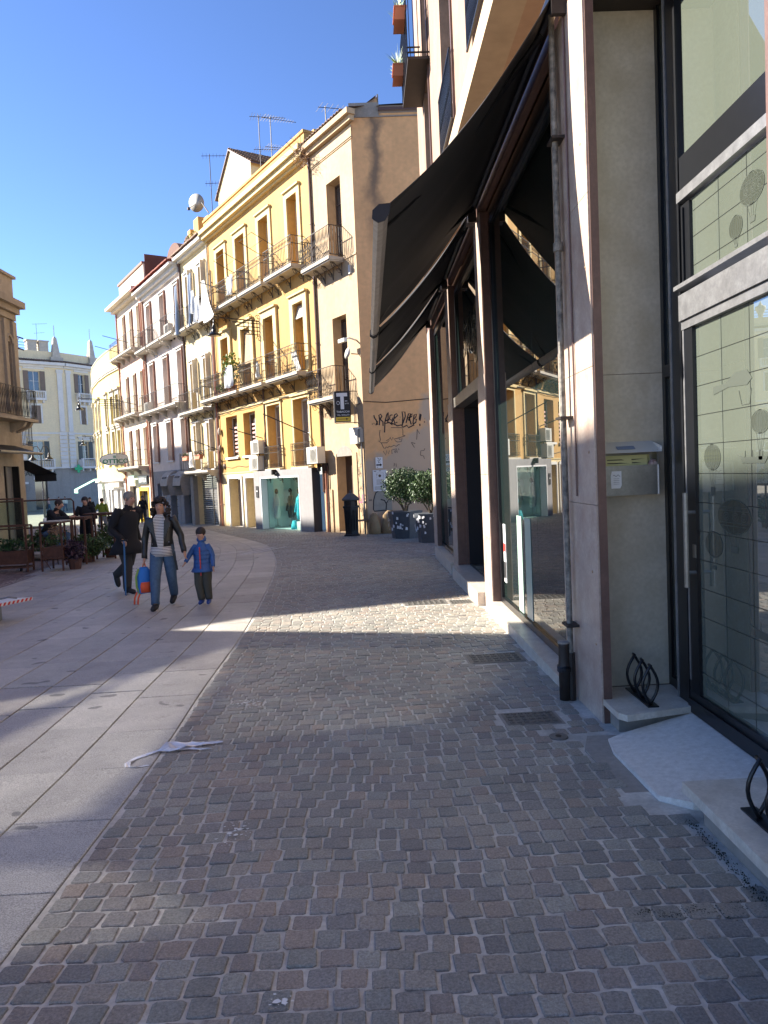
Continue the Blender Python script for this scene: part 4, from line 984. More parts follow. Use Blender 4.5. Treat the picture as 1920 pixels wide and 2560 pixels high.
for s in [[(330,560),(315,660),(340,820),(290,830),(360,880),(500,880),(560,820),(480,825),(570,780),(580,740),(620,820),(650,740),(680,790),(960,705)], [(600,500),(880,500),(900,570),(900,690),(960,700)], [(700,820),(760,860),(860,850),(880,770),(820,800),(800,760)], [(360,880),(420,1010),(460,1020),(480,980),(520,1005),(560,965),(600,985),(680,940),(730,970),(790,925),(820,930)], [(410,1090),(470,1190),(500,1070),(540,1160),(560,1075)], [(630,1160),(620,1060),(740,1030),(760,1130)], [(690,1100),(710,1070),(730,1100),(710,1130),(690,1100)], [(795,1020),(800,1060)], [(1245,800),(1260,540),(1320,650)], [(1110,870),(1190,1000)], [(1120,870),(1210,900)], [(1340,1190),(1350,1080),(1430,1070),(1450,1020)], [(1340,1190),(1420,1210),(1440,1280)], [(655,1680),(650,1860)], [(730,1400),(735,1480)], [(690,1390),(680,1470)], [(1075,1500),(1055,1510)], [(1105,1560),(1020,1720),(1010,1800)]]: gmb.ribbon([G(*p) for p in s], .024, (0, -1, 0))
side_obj(gmb, 'graffiti', M['sprayf'])
sm = MB(); sm.poly((.22, -.0025, .32), (.86, -.0025, .32), (.84, -.0025, .95), (.7, -.0025, 1.15), (.36, -.0025, 1.12), (.24, -.0025, .8)); side_obj(sm, 'graffiti', mat('whitish painted patch', (.40, .37, .31), .85, var=.25, scale=5))
sm = MB(); sm.ribbon([(.45, -.005, 1.05), (.3, -.005, .95), (.22, -.005, .7), (.2, -.005, .38), (.24, -.005, .32), (.6, -.005, .34), (.9, -.005, .26), (1.2, -.005, .3)], .035); sm.ribbon([(.47, -.005, .72), (.6, -.005, .68), (.66, -.005, .55), (.64, -.005, .36)], .04); sm.ribbon([(.66, -.005, .58), (.74, -.005, .7), (.86, -.005, .72)], .03); sm.ribbon([(.68, -.005, 1.14), (.86, -.005, 1.1), (.98, -.005, .95), (.98, -.005, .85)], .04)
for k in range(3): sm.ribbon([(.08 + .035*k, -.005, .68), (.085 + .035*k, -.005, .74)], .018)
side_obj(sm, 'graffiti', M['spray'])
fg = MB(); q = random.Random(11)
for k in range(26):
    x0 = q.uniform(.2, .62); z0 = q.uniform(-.0, 2.1); pts = [(x0, .006, z0)]
    for j in range(5): pts.append((min(.8, max(.15, pts[-1][0] + q.gauss(0, .08))), .006, pts[-1][2] + q.gauss(0, .11)))
    fg.ribbon(pts, .012, (0, 1, 0))
for k in range(16):
    x0 = q.uniform(2.35, 2.95); z0 = q.uniform(-.2, 1.0); pts = [(x0, .055, z0)]
    for j in range(4): pts.append((min(2.98, max(2.42, pts[-1][0] + q.gauss(0, .06))), .055, pts[-1][2] + q.gauss(0, .09)))
    fg.ribbon(pts, .009, (0, 1, 0))
fg.build('graffiti', M['sprayf'], h1)
text('graffiti', 'BLE', .42, M['sprayp'], h1, (.5, .008, .75), (math.pi/2, 0, math.pi), .001, 1.2)
# things on/at the corner house
t = thing('street_sign', 'small white arrow sign above the poster on the shaded side wall', 'sign', (.43, 25.60, 1.99)); MB().box(-.12, .12, 0, .015, -.19, .19).build('plate', M['white_p'], t)
mb = MB(); mb.prism([(-.1, -.004, -.1), (.03, -.004, -.1), (.03, -.004, -.13), (.1, -.004, -.075), (.03, -.004, -.02), (.03, -.004, -.05), (-.1, -.004, -.05)], (0, .003, 0)); mb.ribbon([(-.05, -.003, .17), (0, -.003, .12), (.06, -.003, .15), (.02, -.003, .07), (-.04, -.003, .1), (-.02, -.003, .0), (.04, -.003, .03)], .02); mb.ribbon([(-.08, -.003, -.17), (-.05, -.003, -.14)], .015); mb.build('arrow', M['ink'], t)
t = thing('poster', 'white printed notice board on the shaded side wall by the corner', 'poster', (.43, 25.60, 1.38)); MB().box(-.24, .24, 0, .012, -.37, .36).build('sheet', M['paper'], t)
mb = MB(); mb.ribbon([(-.1 + .02*math.cos(k), -.002, .2 + .02*math.sin(k)) for k in range(7)], .008)
mb.ribbon([(-.1, -.002, .08), (-.1, -.002, .26), (.13, -.002, .26), (.13, -.002, .06)], .006)
for r in range(7): mb.ribbon([(-.12, -.002, .03 - .028*r), (.14, -.002, .03 - .028*r)], .007)
for r in range(3): mb.ribbon([(-.19, -.002, -.22 - .04*r), (.08, -.002, -.22 - .04*r)], .012)
mb.ribbon([(-.2, -.002, .32), (-.12, -.002, .32)], .02); mb.ribbon([(-.02, -.002, .33), (.05, -.002, .33)], .02); mb.ball((.0, -.001, .16), .05, .002, .05, 8, 4); mb.build('print', M['sprayf'], t)
t = thing('corner_stone', 'rough ochre stone bollard stub at the foot of the house corner', 'stone', (.2, 25.45, -.47)); q = random.Random(2)
mb = MB(); mb.loft([((.0, 0, 0), .21, .17, .1), ((.01, 0, .25), .2, .16, .2), ((-.02, .01, .5), .17, .15, 0), ((-.03, .03, .66), .13, .13, .3), ((-.03, .05, .74), .05, .06, 0)], 10); [setattr(v, 'x', v.x + q.gauss(0, .01)) for v in mb.v]; mb.build('stone', M['rock'], t, True)
t = thing('corner_stone', 'broad low rough stone against the side wall right of the corner stub', 'stone', (.72, 25.45, -.47))
mb = MB(); mb.loft([((.0, 0, 0), .3, .14, .0), ((.0, 0, .35), .28, .13, .1), ((0, .01, .66), .24, .11, 0), ((0, .03, .8), .1, .07, .3)], 12); [setattr(v, 'z', v.z + q.gauss(0, .012)) for v in mb.v]; mb.build('stone', M['rock'], t, True)
# tobacconist sign
t = thing('hanging_sign', 'black hanging sign with a large T over a yellow arrow beside the lower balcony', 'sign', FP(.62, .45, 3.98), RZ)
inv_t = lambda o: setattr(o, 'rotation_euler', (0, 0, -RZ + rad(6)))
sgn = ob('sign_box', MB().box(-.27, .27, -.075, .075, -.52, .52).mesh('sign_box', M['ink']), t); inv_t(sgn)
for nm, mm, bx in (('side_plate', 'steel', (-.31, -.272, -.09, .09, -.55, .52)), ('arrow_panel', 'yellow', (-.255, .255, -.082, -.0755, -.49, -.35))): MB().box(*bx).build(nm, M[mm], sgn)
mb = MB(); mb.box(-.21, .17, -.082, -.0755, .36, .48); mb.box(-.075, .045, -.082, -.0755, -.08, .36); mb.build('letter_T', M['paper'], sgn)
mb = MB(); mb.prism([(-.2, -.085, -.43), (.1, -.085, -.43), (.1, -.085, -.455), (.19, -.085, -.42), (.1, -.085, -.385), (.1, -.085, -.41), (-.2, -.085, -.41)], (0, .002, 0)); mb.build('arrow', M['ink'], sgn)
text('lettering', 'TABACCHI', .088, M['paper'], sgn, (0, -.078, -.17), (math.pi/2, 0, 0), .002, 1.05); text('lettering', 'VAL. GOLLATI', .065, M['paper'], sgn, (0, -.078, -.28), (math.pi/2, 0, 0), .002, 1.05)
text('lettering', 'RIV.', .06, M['paper'], sgn, (.13, -.078, .2), (math.pi/2, 0, 0), .002); text('lettering', 'n°171', .06, M['paper'], sgn, (.15, -.078, .11), (math.pi/2, 0, 0), .002)
mb = MB(); mb.tube([(-.16 + .05*math.cos(a), -.08, .14 + .06*math.sin(a)) for a in [k*math.pi/6 for k in range(13)]], .008, 4, False); mb.build('ring', M['paper'], sgn)
mb = MB()
for z in (.54, -.55): mb.tube([(-.27, 0, z), (.55, 0, z), (.72, .22, z - .15)], .015, 5)
mb.build('arm', M['iron'], sgn)
t = thing('security_camera', 'white security camera on an arm near the mid floor window of the corner house', 'camera', FP(.25, 0, 6.25), RZ)
mb = MB(); mb.tube([(0, 0, 0), (0, .3, .06), (.1, .42, .03)], .03, 6); mb.build('arm', M['acw'], t); mb = MB(); mb.box(-.02, .4, .38, .5, -.07, .05); mb.build('body', M['acw'], t)
t = thing('satellite_dish', 'small round white dish on the corner house wall just below the security camera', 'satellite dish', FP(.12, 0, 5.75), RZ)
mb = MB(); mb.tube([(0, 0, 0), (0, .3, 0)], .02, 5); mb.build('arm', M['iron'], t); mb = MB(); mb.lathe([(.001, .0), (.12, .02), (.2, .07)], n=16); o = mb.build('dish', M['acw'], t, True, loc=(.05, .36, 0)); o.rotation_euler = (-math.pi/2.3, .35, 0)
t = thing('meter_box', 'white electrical cabinet on the corner of the peach house at head height above the graffiti', 'electrical box', FP(.42, 0, 2.95), RZ); MB().box(-.26, .22, .0, .2, -.26, .3).build('box', M['acw'], t); MB().box(-.38, -.28, .0, .16, -.22, .24).build('side_box', M['concrete'], t)
t = thing('doorbell_box', 'small white box with cables on the corner house under the upper balcony', 'electrical box', FP(.42, 0, 8.55), RZ); MB().box(-.06, .06, 0, .06, 0, .3).build('box', M['acw'], t); mb = MB(); mb.tube([(0, .03, -.2), (0, .03, 0)], .008, 4); mb.tube([(.04, .03, .3), (.04, .03, .55)], .008, 4); mb.build('cable', M['iron'], t)
antenna('bent aerial frame on the edge of the corner house roof', FP(3.4, -1, 14.2), 1.5, 5, .4, dbl=False)
# litter bin
t = thing('litter_bin', 'dark cast iron litter bin with a pagoda lid at the corner of the peach house', 'litter bin', (-.6, 25.1, -.455))
def ngon(r, z, n=6, a0=.52): return [(r*math.cos(a0 + 2*math.pi*i/n), r*math.sin(a0 + 2*math.pi*i/n), z) for i in range(n)]
def stack(mb, prof, n=6):
    for i, (r, z) in enumerate(prof): mb.p(*ngon(r, z, n))
    for k in range(len(prof) - 1):
        for i in range(n): j = (i+1) % n; mb.face([k*n+i, k*n+j, (k+1)*n+j, (k+1)*n+i])
    mb.face([(len(prof)-1)*n+i for i in range(n)]); return mb
binm = mat('dark cast iron', (.022, .023, .027), .5, metal=.3, var=.3, scale=8)
stack(MB(), [(.3, 0), (.31, .05), (.26, .07), (.25, .1), (.28, .95), (.31, .97), (.31, 1.02), (.28, 1.03)]).build('body', binm, t)
mb = MB()
for (x, y, z) in ngon(.24, 1.03): mb.tube([(x, y, z), (x*.95, y*.95, 1.22)], .025, 5)
mb.build('post', binm, t); stack(MB(), [(.22, 1.03), (.21, 1.2)]).build('liner', M['iron'], t)
stack(MB(), [(.3, 1.2), (.34, 1.24), (.33, 1.27), (.15, 1.42), (.04, 1.47), (.05, 1.5), (.02, 1.56)]).build('lid', mat('grey lid', (.07, .07, .07), .6), t)
mb = MB()
for a in range(12): mb.box(.2*math.cos(a*.52)-.015, .2*math.cos(a*.52)+.015, -.27, -.262, .2, .9) if abs(math.cos(a*.52)) < .9 else None
mb.build('rib', binm, t)

# ---- house 2: big ochre house
h2 = row_thing('ochre_house', 'broad ochre yellow house of four storeys with scrolled iron balconies')
H3 = [(4.14, 5.04), (6.84, 7.84), (9.42, 10.5), (11.9, 12.9)]
holes = [(a, b, 9.78, 12.58) for a, b in H3] + [(3.98, 4.86, 5.66, 8.42), (6.75, 7.74, 5.66, 8.36), (9.24, 10.3, 5.66, 8.36), (11.9, 12.85, 5.66, 8.46)]
holes += [(4.02, 5.36, 2.02, 4.74), (6.62, 7.93, 2.02, 4.74), (9.3, 10.7, 2.72, 4.68), (11.46, 12.9, 2.72, 4.68)]
mb = MB(); wall_holes(mb, 3.12, 14.2, 1.95, 13.45, holes, .42); mb.build('wall', M['ochre'], h2)
mb = MB(); wall_holes(mb, 9.05, 14.2, -.85, 1.95, [(9.26, 10.74, -.7, 1.66), (11.3, 12.83, -.68, 1.68)], .45); mb.build('ground_floor_wall', M['pale'], h2)
mb = MB(); mb.box(3.12, 14.25, .0, .12, 13.45, 13.55); mb.box(3.12, 14.25, 0, .3, 13.55, 13.75); mb.box(3.12, 14.3, 0, .42, 13.75, 13.95); mb.build('cornice', M['ochre_l'], h2)
mb = MB(); mb.box(3.14, 14.2, -.3, .12, 13.95, 14.4); mb.box(3.12, 14.2, -.35, .17, 14.4, 14.5); mb.box(3.12, 3.5, -2.5, -.3, 13.5, 14.6); mb.poly((3.14, -.3, 13.6), (14.2, -.3, 13.6), (14.2, -9, 14.2), (3.14, -9, 14.2)); mb.build('parapet', M['ochre'], h2)
mb = MB(); mb.box(3.13, 14.2, .002, .05, 4.93, 5.0); mb.box(9.05, 14.2, .002, .03, 1.93, 1.99); mb.build('string_course', M['ochre_l'], h2)
for i, (a, b) in enumerate(H3):
    put_window(h2, a, b, 9.8, 12.56, .4, 'woodw' if i in (0, 1, 2) else 'wood', 3, 'glass'); surround(h2, a, b, 9.85, 12.58, .24)
for (a, b), k in zip([(3.98, 4.86), (6.75, 7.74), (9.24, 10.3), (11.9, 12.85)], range(4)):
    put_window(h2, a, b, 5.68, 8.40, .4, 'wood', 3); surround(h2, a, b, 5.75, 8.42, .3, .1)
for a, b in ((4.02, 5.36), (6.62, 7.93)):
    put_window(h2, a, b, 2.04, 4.72, .4, 'woodw', 2, 'glassb'); surround(h2, a, b, 2.05, 4.74, .12, .05)
    bb = balcony(h2, a - .1, b + .1, 2.02, .22, .95, .11, 'scroll', 2, th=.08)
for a, b in ((9.3, 10.7), (11.46, 12.9)):
    put_window(h2, a, b, 2.74, 4.66, .36, 'woodw', 1, 'glass', 2); MB().box(a - .1, b + .1, .002, .1, 2.62, 2.715).build('sill', M['white'], h2)
    o = MB()
    for r in range(7): o.box(a + .42, b - .28, -.3, -.295, 4.1 - r*.19, 4.19 - r*.19)
    o.build('window_lettering', M['pinkc'], h2)
balc = []
for a, b in ((3.75, 6.3), (6.6, 9.1), (9.25, 11.8), (11.95, 14.4)): balcony(h2, a, b, 9.72, .62, 1.05, .13, 'scroll', 3)
for a, b in ((3.7, 6.6), (7.05, 9.5), (9.85, 12.2), (12.25, 14.7)): balcony(h2, a, b, 5.66, .62, 1.05, .13, 'scroll', 3)
# grey shopfront with glass display
sf_ = MB(); sf_.box(3.4, 4.5, 0, .35, -.8, 1.95); sf_.box(8.3, 9.02, 0, .35, -.8, 1.95); sf_.box(4.5, 8.3, 0, .35, 1.68, 1.95); sf_.box(4.5, 8.3, .0, .3, -.8, -.62); sf_.build('shopfront', M['greyst'], h2)
MB().box(3.385, 3.399, 0, .345, -.8, 1.94).build('shopfront_side', M['ink'], h2)
mb = MB(); mb.box(4.5, 4.56, .05, .36, -.62, 1.68); mb.box(8.24, 8.3, .05, .36, -.62, 1.68); mb.box(4.56, 8.24, .05, .36, 1.62, 1.68); mb.build('shop_frame', M['white_p'], h2)
mb = MB(); mb.poly((4.5, -1.1, -.6), (8.3, -1.1, -.6), (8.3, -1.1, 1.7), (4.5, -1.1, 1.7)); mb.poly((4.5, 0, -.6), (4.5, -1.6, -.6), (4.5, -1.6, 1.7), (4.5, 0, 1.7)); mb.poly((8.3, 0, -.6), (8.3, -1.6, -.6), (8.3, -1.6, 1.7), (8.3, 0, 1.7)); mb.poly((4.5, 0, 1.69), (8.3, 0, 1.69), (8.3, -1.6, 1.69), (4.5, -1.6, 1.69)); mb.build('shop_interior', M['shopd'], h2)
MB().box(4.56, 8.24, -1.6, .0, -.62, -.56).build('shop_floor', M['shopw'], h2)
for a, b in ((4.57, 6.95), (6.99, 8.23)): MB().box(a, b, .06, .075, -.6, 1.61).build('pane', M['clear'], h2)
def mannequin(label, s, w_, z, cloth):
    t = thing('mannequin', label, 'mannequin', FP(s, w_, z), RZ); MB().lathe([(.12, 0), (.12, .02), (.015, .03), (.015, .5)], n=8).build('stand', M['steel'], t)
    MB().loft([((0, 0, .35), .16, .12, 0), ((0, 0, .6), .2, .14, 0), ((0, 0, .85), .15, .11, 0), ((0, 0, 1.15), .21, .13, 0), ((0, 0, 1.28), .18, .09, 0), ((0, 0, 1.34), .06, .05, 0), ((0, 0, 1.42), .05, .05, 0)], 10).build('torso', cloth, t, True)
    MB().ball((0, 0, 1.53), .08, .09, .12, 8, 6).build('head', M['ink'], t, True)
    for s_ in (-1, 1): MB().tube([(s_*.19, 0, 1.25), (s_*.27, .02, .95), (s_*.25, .1, .65)], [.05, .045, .04], 7).build('sleeve', cloth, t)
mannequin('mannequin in a turquoise tracksuit in the shop display', 5.97, -.35, -.5, M['turq']); mannequin('mannequin in white clothes at the left of the shop display', 8.0, -.25, -.5, M['linen'])
mannequin('dark mannequin at the back of the shop display', 7.75, -.8, -.5, M['shutg'])
t = thing('display_box', 'white display block with a folded turquoise top in the shop window', 'display block', FP(5.45, -.3, -.56), RZ); MB().box(-.3, .35, -.2, .2, 0, .35).build('block', M['white_p'], t)
t2 = thing('folded_clothes', 'turquoise folded top lying beside the white display block', 'clothes', FP(6.3, -.25, -.56), RZ); MB().loft([((0, 0, 0), .24, .16, 0), ((0, 0, .16), .2, .12, .2), ((0, 0, .36), .12, .1, 0)], 9).build('cloth', M['turq'], t2, True)
t = thing('poster', 'white poster hanging behind the turquoise mannequin', 'poster', FP(6.3, -.62, .5), RZ); MB().box(-.25, .25, 0, .01, 0, .7).build('sheet', M['white_p'], t)
t = thing('poster', 'pale poster hanging at the back left of the shop display', 'poster', FP(8.0, -.75, .5), RZ); MB().box(-.3, .3, 0, .01, 0, .6).build('sheet', M['white_p'], t)
t = thing('security_camera', 'small black camera bracket over the shop display window', 'camera', FP(6.6, .36, 1.78), RZ); mb = MB(); mb.box(-.25, .25, 0, .1, .02, .06); mb.box(-.05, .05, 0, .2, -.02, .2); mb.build('body', M['ink'], t)
t = thing('wall_plaque', 'small black square plaque on the grey shopfront pier', 'plaque', FP(8.65, .36, .8), RZ); MB().box(-.13, .13, 0, .02, 0, .5).build('plate', M['ink'], t); MB().box(-.06, .06, .021, .023, .25, .3).build('print', M['paper'], t)
for a, b, c in ((9.26, 10.74, 'shopw'), (11.3, 12.83, 'shopd')):
    mb = MB(); mb.box(a + .0, a + .75, -.44, -.40, -.66, 1.62); mb.build('door', M['steel'], h2); MB().box(a + .08, a + .68, -.398, -.39, -.55, 1.5).build('pane', M['glassb' if c == 'shopw' else 'glass'], h2)
    mb = MB(); mb.box(a - .12, a - .002, .002, .06, -.7, 1.8); mb.box(b + .002, b + .12, .002, .06, -.7, 1.8); mb.box(a, b, .002, .06, 1.68, 1.82); mb.build('door_surround', M['white'], h2)
    MB().box(a + .75, b, -.45, -.42, -.68, 1.64).build('door_panel', M['canvas'], h2)
ac_unit('upper of two white air conditioner boxes stacked on the ochre house', 8.7, 2.72, .05); ac_unit('lower of two white air conditioner boxes stacked on the ochre house', 8.9, 2.0, .05, .95, .62)
t = thing('wall_lamp', 'round brown wall lamp on the ochre house left of the air conditioners', 'wall lamp', FP(13.35, 0, 2.3), RZ); mb = MB(); mb.lathe([(.001, .1), (.12, .06), (.15, 0)], n=12); o = mb.build('shade', M['shut'], t, True); o.rotation_euler = (-math.pi/2, 0, 0)
for s, z, nm in ((13.6, 4.05, 'pale oval box on the ochre house under the balcony'), (13.6, 3.2, 'brown oval box on the ochre house under the pale one')):
    t = thing('wall_box', nm, 'wall box', FP(s, 0, z), RZ); MB().ball((0, .1, 0), .11, .09, .19, 8, 6).build('box', M['slab' if z > 4 else 'shut'], t, True)
def pole(label, s, z, L=1.7, up=.55, group='bare iron flag poles on the facades', side=-.2):
    t = thing('flag_pole', label, 'flag pole', FP(s, 0, z), RZ, group); MB().tube([(0, 0, 0), (side, L*.75, up)], .022, 5).build('pole', M['iron'], t); return t
pole('bare flag pole over the right small balcony of the ochre house', 4.0, 3.25, 1.9, .9, side=1.2); pole('bare flag pole over the stacked air conditioners', 8.6, 3.4, 1.5, .5, side=1.0)
pole('dark flag pole above the hung out laundry', 10.5, 10.1, 1.6, .8, side=1.6); pole('flag pole left of the flower boxes on the pale yellow house', 14.3, 3.2, 1.5, .6, side=1.0)
def drying(label, s, z, L=1.4):
    t = thing('drying_frame', label, 'drying frame', FP(s, .62, z), RZ, 'folding laundry frames on the upper balconies'); mb = MB(); mb.tube([(0, 0, 0), (.1, .9, .45), (L, .9, .45), (L - .1, 0, 0)], .014, 4); mb.tube([(.05, .45, .22), (L - .05, .45, .22)], .008, 4); mb.build('frame', M['iron'], t)
drying('laundry drying frame above the rightmost top balcony of the ochre house', 5.1, 10.7); drying('laundry drying frame above the second top balcony of the ochre house', 8.0, 10.7)
def cloth(label, s, z, W, L, m, w_=.7, seed=1, cone=False, cat='laundry'):
    t = thing('hanging_cloth', label, cat, FP(s, w_, z), RZ, 'washing hung out from the balconies'); q = random.Random(seed); mb = MB(); nx, nz = 10, 9
    for j in range(nz + 1):
        v = j / nz; ww = W * (.25 + .75*v if cone else 1 + .08*v)
        for i in range(nx + 1):
            u = i / nx; mb.p((ww*(u - .5) + .04*math.sin(j*.9+seed), .09*math.sin(u*9 + v*2 + seed) * (.3 + v), -L*v + (.15*math.sin(u*7+seed)*v if cone else .02*math.sin(u*6))))
    for j in range(nz):
        for i in range(nx): a = j*(nx+1)+i; mb.face([a, a+1, a+nx+2, a+nx+1])
    mb.build('cloth', M[m], t, True); return t
cloth('large white sheet hanging from the flag pole', 12.4, 11.1, 1.8, 1.9, 'linen', .95, 2, True); cloth('white cloth hung on the top left balcony of the ochre house', 14.2, 10.75, .6, 1.2, 'linen', .7, 3); cloth('white cloth over the third top balcony railing', 9.8, 10.7, .5, .8, 'linen', .66, 5)
cloth('white cloth draped over the mid floor balcony beside the green shrub', 10.5, 6.8, .7, .95, 'linen', .68, 4); cloth('pale towel at the mid floor balcony above the shop display', 7.6, 6.6, .25, .7, 'linen', .5, 8)
cloth('striped blue grey awning cloth, right, on the pale yellow house', 15.5, 12.2, .45, 2.6, 'linenb', .55, 6); cloth('striped blue grey awning cloth, left, on the pale yellow house', 17.6, 12.1, .45, 2.6, 'linenb', .6, 7); cloth('white towel beside the striped cloth on the pale yellow house', 14.9, 11.2, .4, 1.1, 'linen', .65, 9)
t = thing('roller_blind', 'rolled out greenish blind over the rightmost mid floor window of the ochre house', 'blind', FP(3.98, -.15, 8.4), RZ)
mb = MB()
for k in range(8): mb.box(.02, .86, .02*k, .02*k + .015, -.07*k - .07, -.07*k - .01)
mb.build('slat', M['slab'], t)
t = thing('roller_blind', 'straw coloured blind half lowered over a mid floor window of the ochre house', 'blind', FP(9.24, -.1, 8.36), RZ); mb = MB(); mb.poly((.02, 0, 0), (1.04, 0, 0), (1.04, .1, -1.5), (.02, .1, -1.5)); mb.build('blind', M['blind'], t)
def shrub(label, loc, r, n, m, potm='linen', size=.06, seed=1, h=.35, cat='potted plant', grp=None):
    t = thing('potted_plant', label, cat, loc, 0, grp); MB().lathe([(r[0]*.4, 0), (r[0]*.55, h)], n=10).build('pot', M[potm], t)
    MB().tube([(0, 0, h*.8), (.02, 0, h + r[2])], .02, 5).build('stem', M['bark'], t)
    leaves(MB(), (0, 0, h + r[2]), r, n, size, seed, .1).build('foliage', M[m], t, kind='stuff'); return t
p = FP(10.95, .35, 5.66); shrub('bright green lemon shrub on the mid floor balcony of the ochre house', p, (.45, .4, .75), 420, 'leafl', 'terra', .075, 5)
p = FP(12.3, .35, 5.66); shrub('low yellow green plant on the left mid floor balcony of the ochre house', p, (.3, .25, .22), 200, 'leafl', 'terra', .05, 6, .15)
p = FP(5.05, .35, 9.72); shrub('small red pot with a bare twig on the top right balcony', p, (.08, .08, .06), 20, 'leafd', 'terra', .04, 7, .25)
t = thing('deck_chair', 'folded white chair leaning on the mid floor balcony above the shop display', 'chair', FP(4.2, .35, 5.66), RZ); mb = MB(); mb.prism([(-.2, -.1, .1), (.2, -.1, .1), (.2, .1, .8), (-.2, .1, .8)], (0, .03, 0)); mb.build('seat', M['linen'], t)
for x in (-.2, .2): MB().tube([(x, -.12, 0), (x, .12, .85)], .015, 5).build('leg', M['steel'], t)
downpipe(h2, 8.15, 2.0, 8.5, m='pipe', r=.035); downpipe(h2, 13.95, -.8, 9, m='pipeo', r=.04); downpipe(h2, 13.75, -.8, 12, m='pipe', r=.03)
# twisting cables along the ochre facade
cbm = MB(); q = random.Random(9)
for z in (4.9, 4.97, 5.05): cbm.tube([(3.2 + .5*i, .06, z + q.gauss(0, .035)) for i in range(22)], .014, 4)
for s in (8.1, 8.25, 13.8): cbm.tube([(s + q.gauss(0, .04), .05, 4.9 - .3*i) for i in range(12)], .013, 4)
cbm.tube([(13.2, .03, 2.3), (12.4, .03, 2.2), (11.5, .03, 2.28), (10.6, .03, 2.2), (9.6, .03, 2.3)], .01, 4); cbm.build('cable', M['iron'], h2)
# weeds at gutter
t = thing('gutter_weeds', 'dry weeds sprouting from the gutter between the two yellow houses', 'weeds', FP(3.15, .2, 13.5), RZ); mb = MB(); q = random.Random(4)
for k in range(70):
    a = Vector((q.gauss(0, .5), q.gauss(.2, .35), q.gauss(.2, .6))).normalized() * q.uniform(.3, .9); m_ = a * .5 + Vector((0, 0, q.gauss(0, .1))); mb.tube([(q.gauss(0, .12), 0, 0), m_, a], .006, 3, False)
mb.build('stems', M['leafd'], t); leaves(MB(), (-.1, .15, -.1), (.45, .3, .4), 260, .035, 6, .1).build('foliage', M['leafd'], t, kind='stuff')
# roof house, dish, aerials
t = row_thing('roof_house', 'small cream gabled attic house with a tiled roof above the ochre parapet')
mb = MB(); mb.prism([(11.75, -1.5, 14.1), (16.1, -1.5, 14.1), (16.1, -1.5, 16.7), (14.24, -1.5, 18.3), (11.75, -1.5, 16.85)], (0, -5, 0)); mb.build('wall', M['pale'], t)
for i in range(11):
    for j in range(6 if i else 7):
        o = ob('roof_tile', tile_mesh(), t); f = i / 10; o.matrix_local = Matrix.Translation((14.24 - (14.24 - 11.6)*f, -1.42 - j*.42, 18.32 - 1.55*f)) @ Matrix.Rotation(.52, 4, 'Y')
mb = MB(); mb.prism([(14.24, -1.4, 18.33), (11.5, -1.4, 16.72), (11.5, -1.4, 16.66), (14.24, -1.4, 18.26)], (0, -5.2, 0)); mb.prism([(14.24, -1.4, 18.33), (16.4, -1.4, 16.5), (16.4, -1.4, 16.44), (14.24, -1.4, 18.26)], (0, -5.2, 0)); mb.build('roof', M['pipe'], t)
ac = thing('awning_roll', 'rolled cream awning case on the attic house gable', 'awning', FP(12.4, -1.45, 15.5), RZ); MB().tube([(-.4, .08, .2), (1.9, .08, -.1)], .1, 8).build('case', M['acw'], ac)
t = thing('satellite_dish', 'large grey satellite dish standing out against the sky above the parapet', 'satellite dish', FP(14.6, .2, 15.0), RZ)
mb = MB(); mb.tube([(-.9, -.2, -.2), (-.3, -.1, .45)], .03, 5); mb.tube([(0, .1, .45), (.05, .45, .2)], .015, 4); mb.build('arm', M['concrete'], t)
mb = MB(); mb.lathe([(.001, 0), (.25, .03), (.43, .1), (.44, .11)], n=22); o = mb.build('dish', mat('weathered dish', (.42, .40, .36), .6, var=.2, scale=5), t, True, loc=(0, 0, .5)); o.rotation_euler = (rad(-100), 0, rad(38)); MB().box(-.06, .06, .42, .54, .1, .22).build('receiver', M['iron'], t)
antenna('tallest many barred aerial right of the attic roof', FP(10.8, -1.6, 14.4), 4.2, 12, .3); antenna('second many barred aerial right of the tallest one', FP(9.55, -1.6, 14.4), 3.6, 12, .5); antenna('aerial left of the attic house', FP(16.3, -1.2, 14.8), 4.0, 9, .2)

# ---- house 3: pale yellow narrow house
h3 = row_thing('pale_yellow_house', 'narrow pale yellow house with grey shutter gate and flower boxes')
W3 = [(14.74, 15.6), (16.78, 17.7)]; hs = [(a, b, 9.8, 12.6) for a, b in W3] + [(a, b, 5.4, 7.95) for a, b in W3] + [(a, b, 2.2, 4.64) for a, b in W3] + [(14.3, 17.6, -.8, 1.92)]
mb = MB(); wall_holes(mb, 14.22, 18.6, -.9, 13.5, hs, .4); mb.build('wall', M['pale'], h3)
for a, b in W3:
    for z0, z1 in ((9.82, 12.58), (5.42, 7.93), (2.22, 4.62)):
        put_window(h3, a, b, z0, z1, .38, 'wood', 3); surround(h3, a, b, z0 + .05, z1 + .02, .14, .05, 'white')
        for x in (a - .25, ): MB().box(x, x + .07, .055, .3, z0 + .9, z1 + .12).build('shutter', M['slab'], h3)
balcony(h3, 14.5, 16.2, 9.72, .6, 1.0, .13, 'bars', 2); balcony(h3, 16.5, 18.3, 9.72, .6, 1.0, .13, 'bars', 2); balcony(h3, 14.4, 18.4, 5.35, .6, 1.0, .13, 'bars', 4); balcony(h3, 13.95, 18.4, 2.18, .7, 1.0, .13, 'bars', 3, brs='stone')
mb = MB(); mb.box(14.22, 18.6, 0, .2, 13.5, 13.62); mb.box(14.22, 18.6, 0, .4, 13.62, 13.8); mb.build('cornice', M['white'], h3); tiles_stuff(h3, 14.3, 18.6, .5, 13.86, .2, 'tiles', 2)
rs_ = MB()
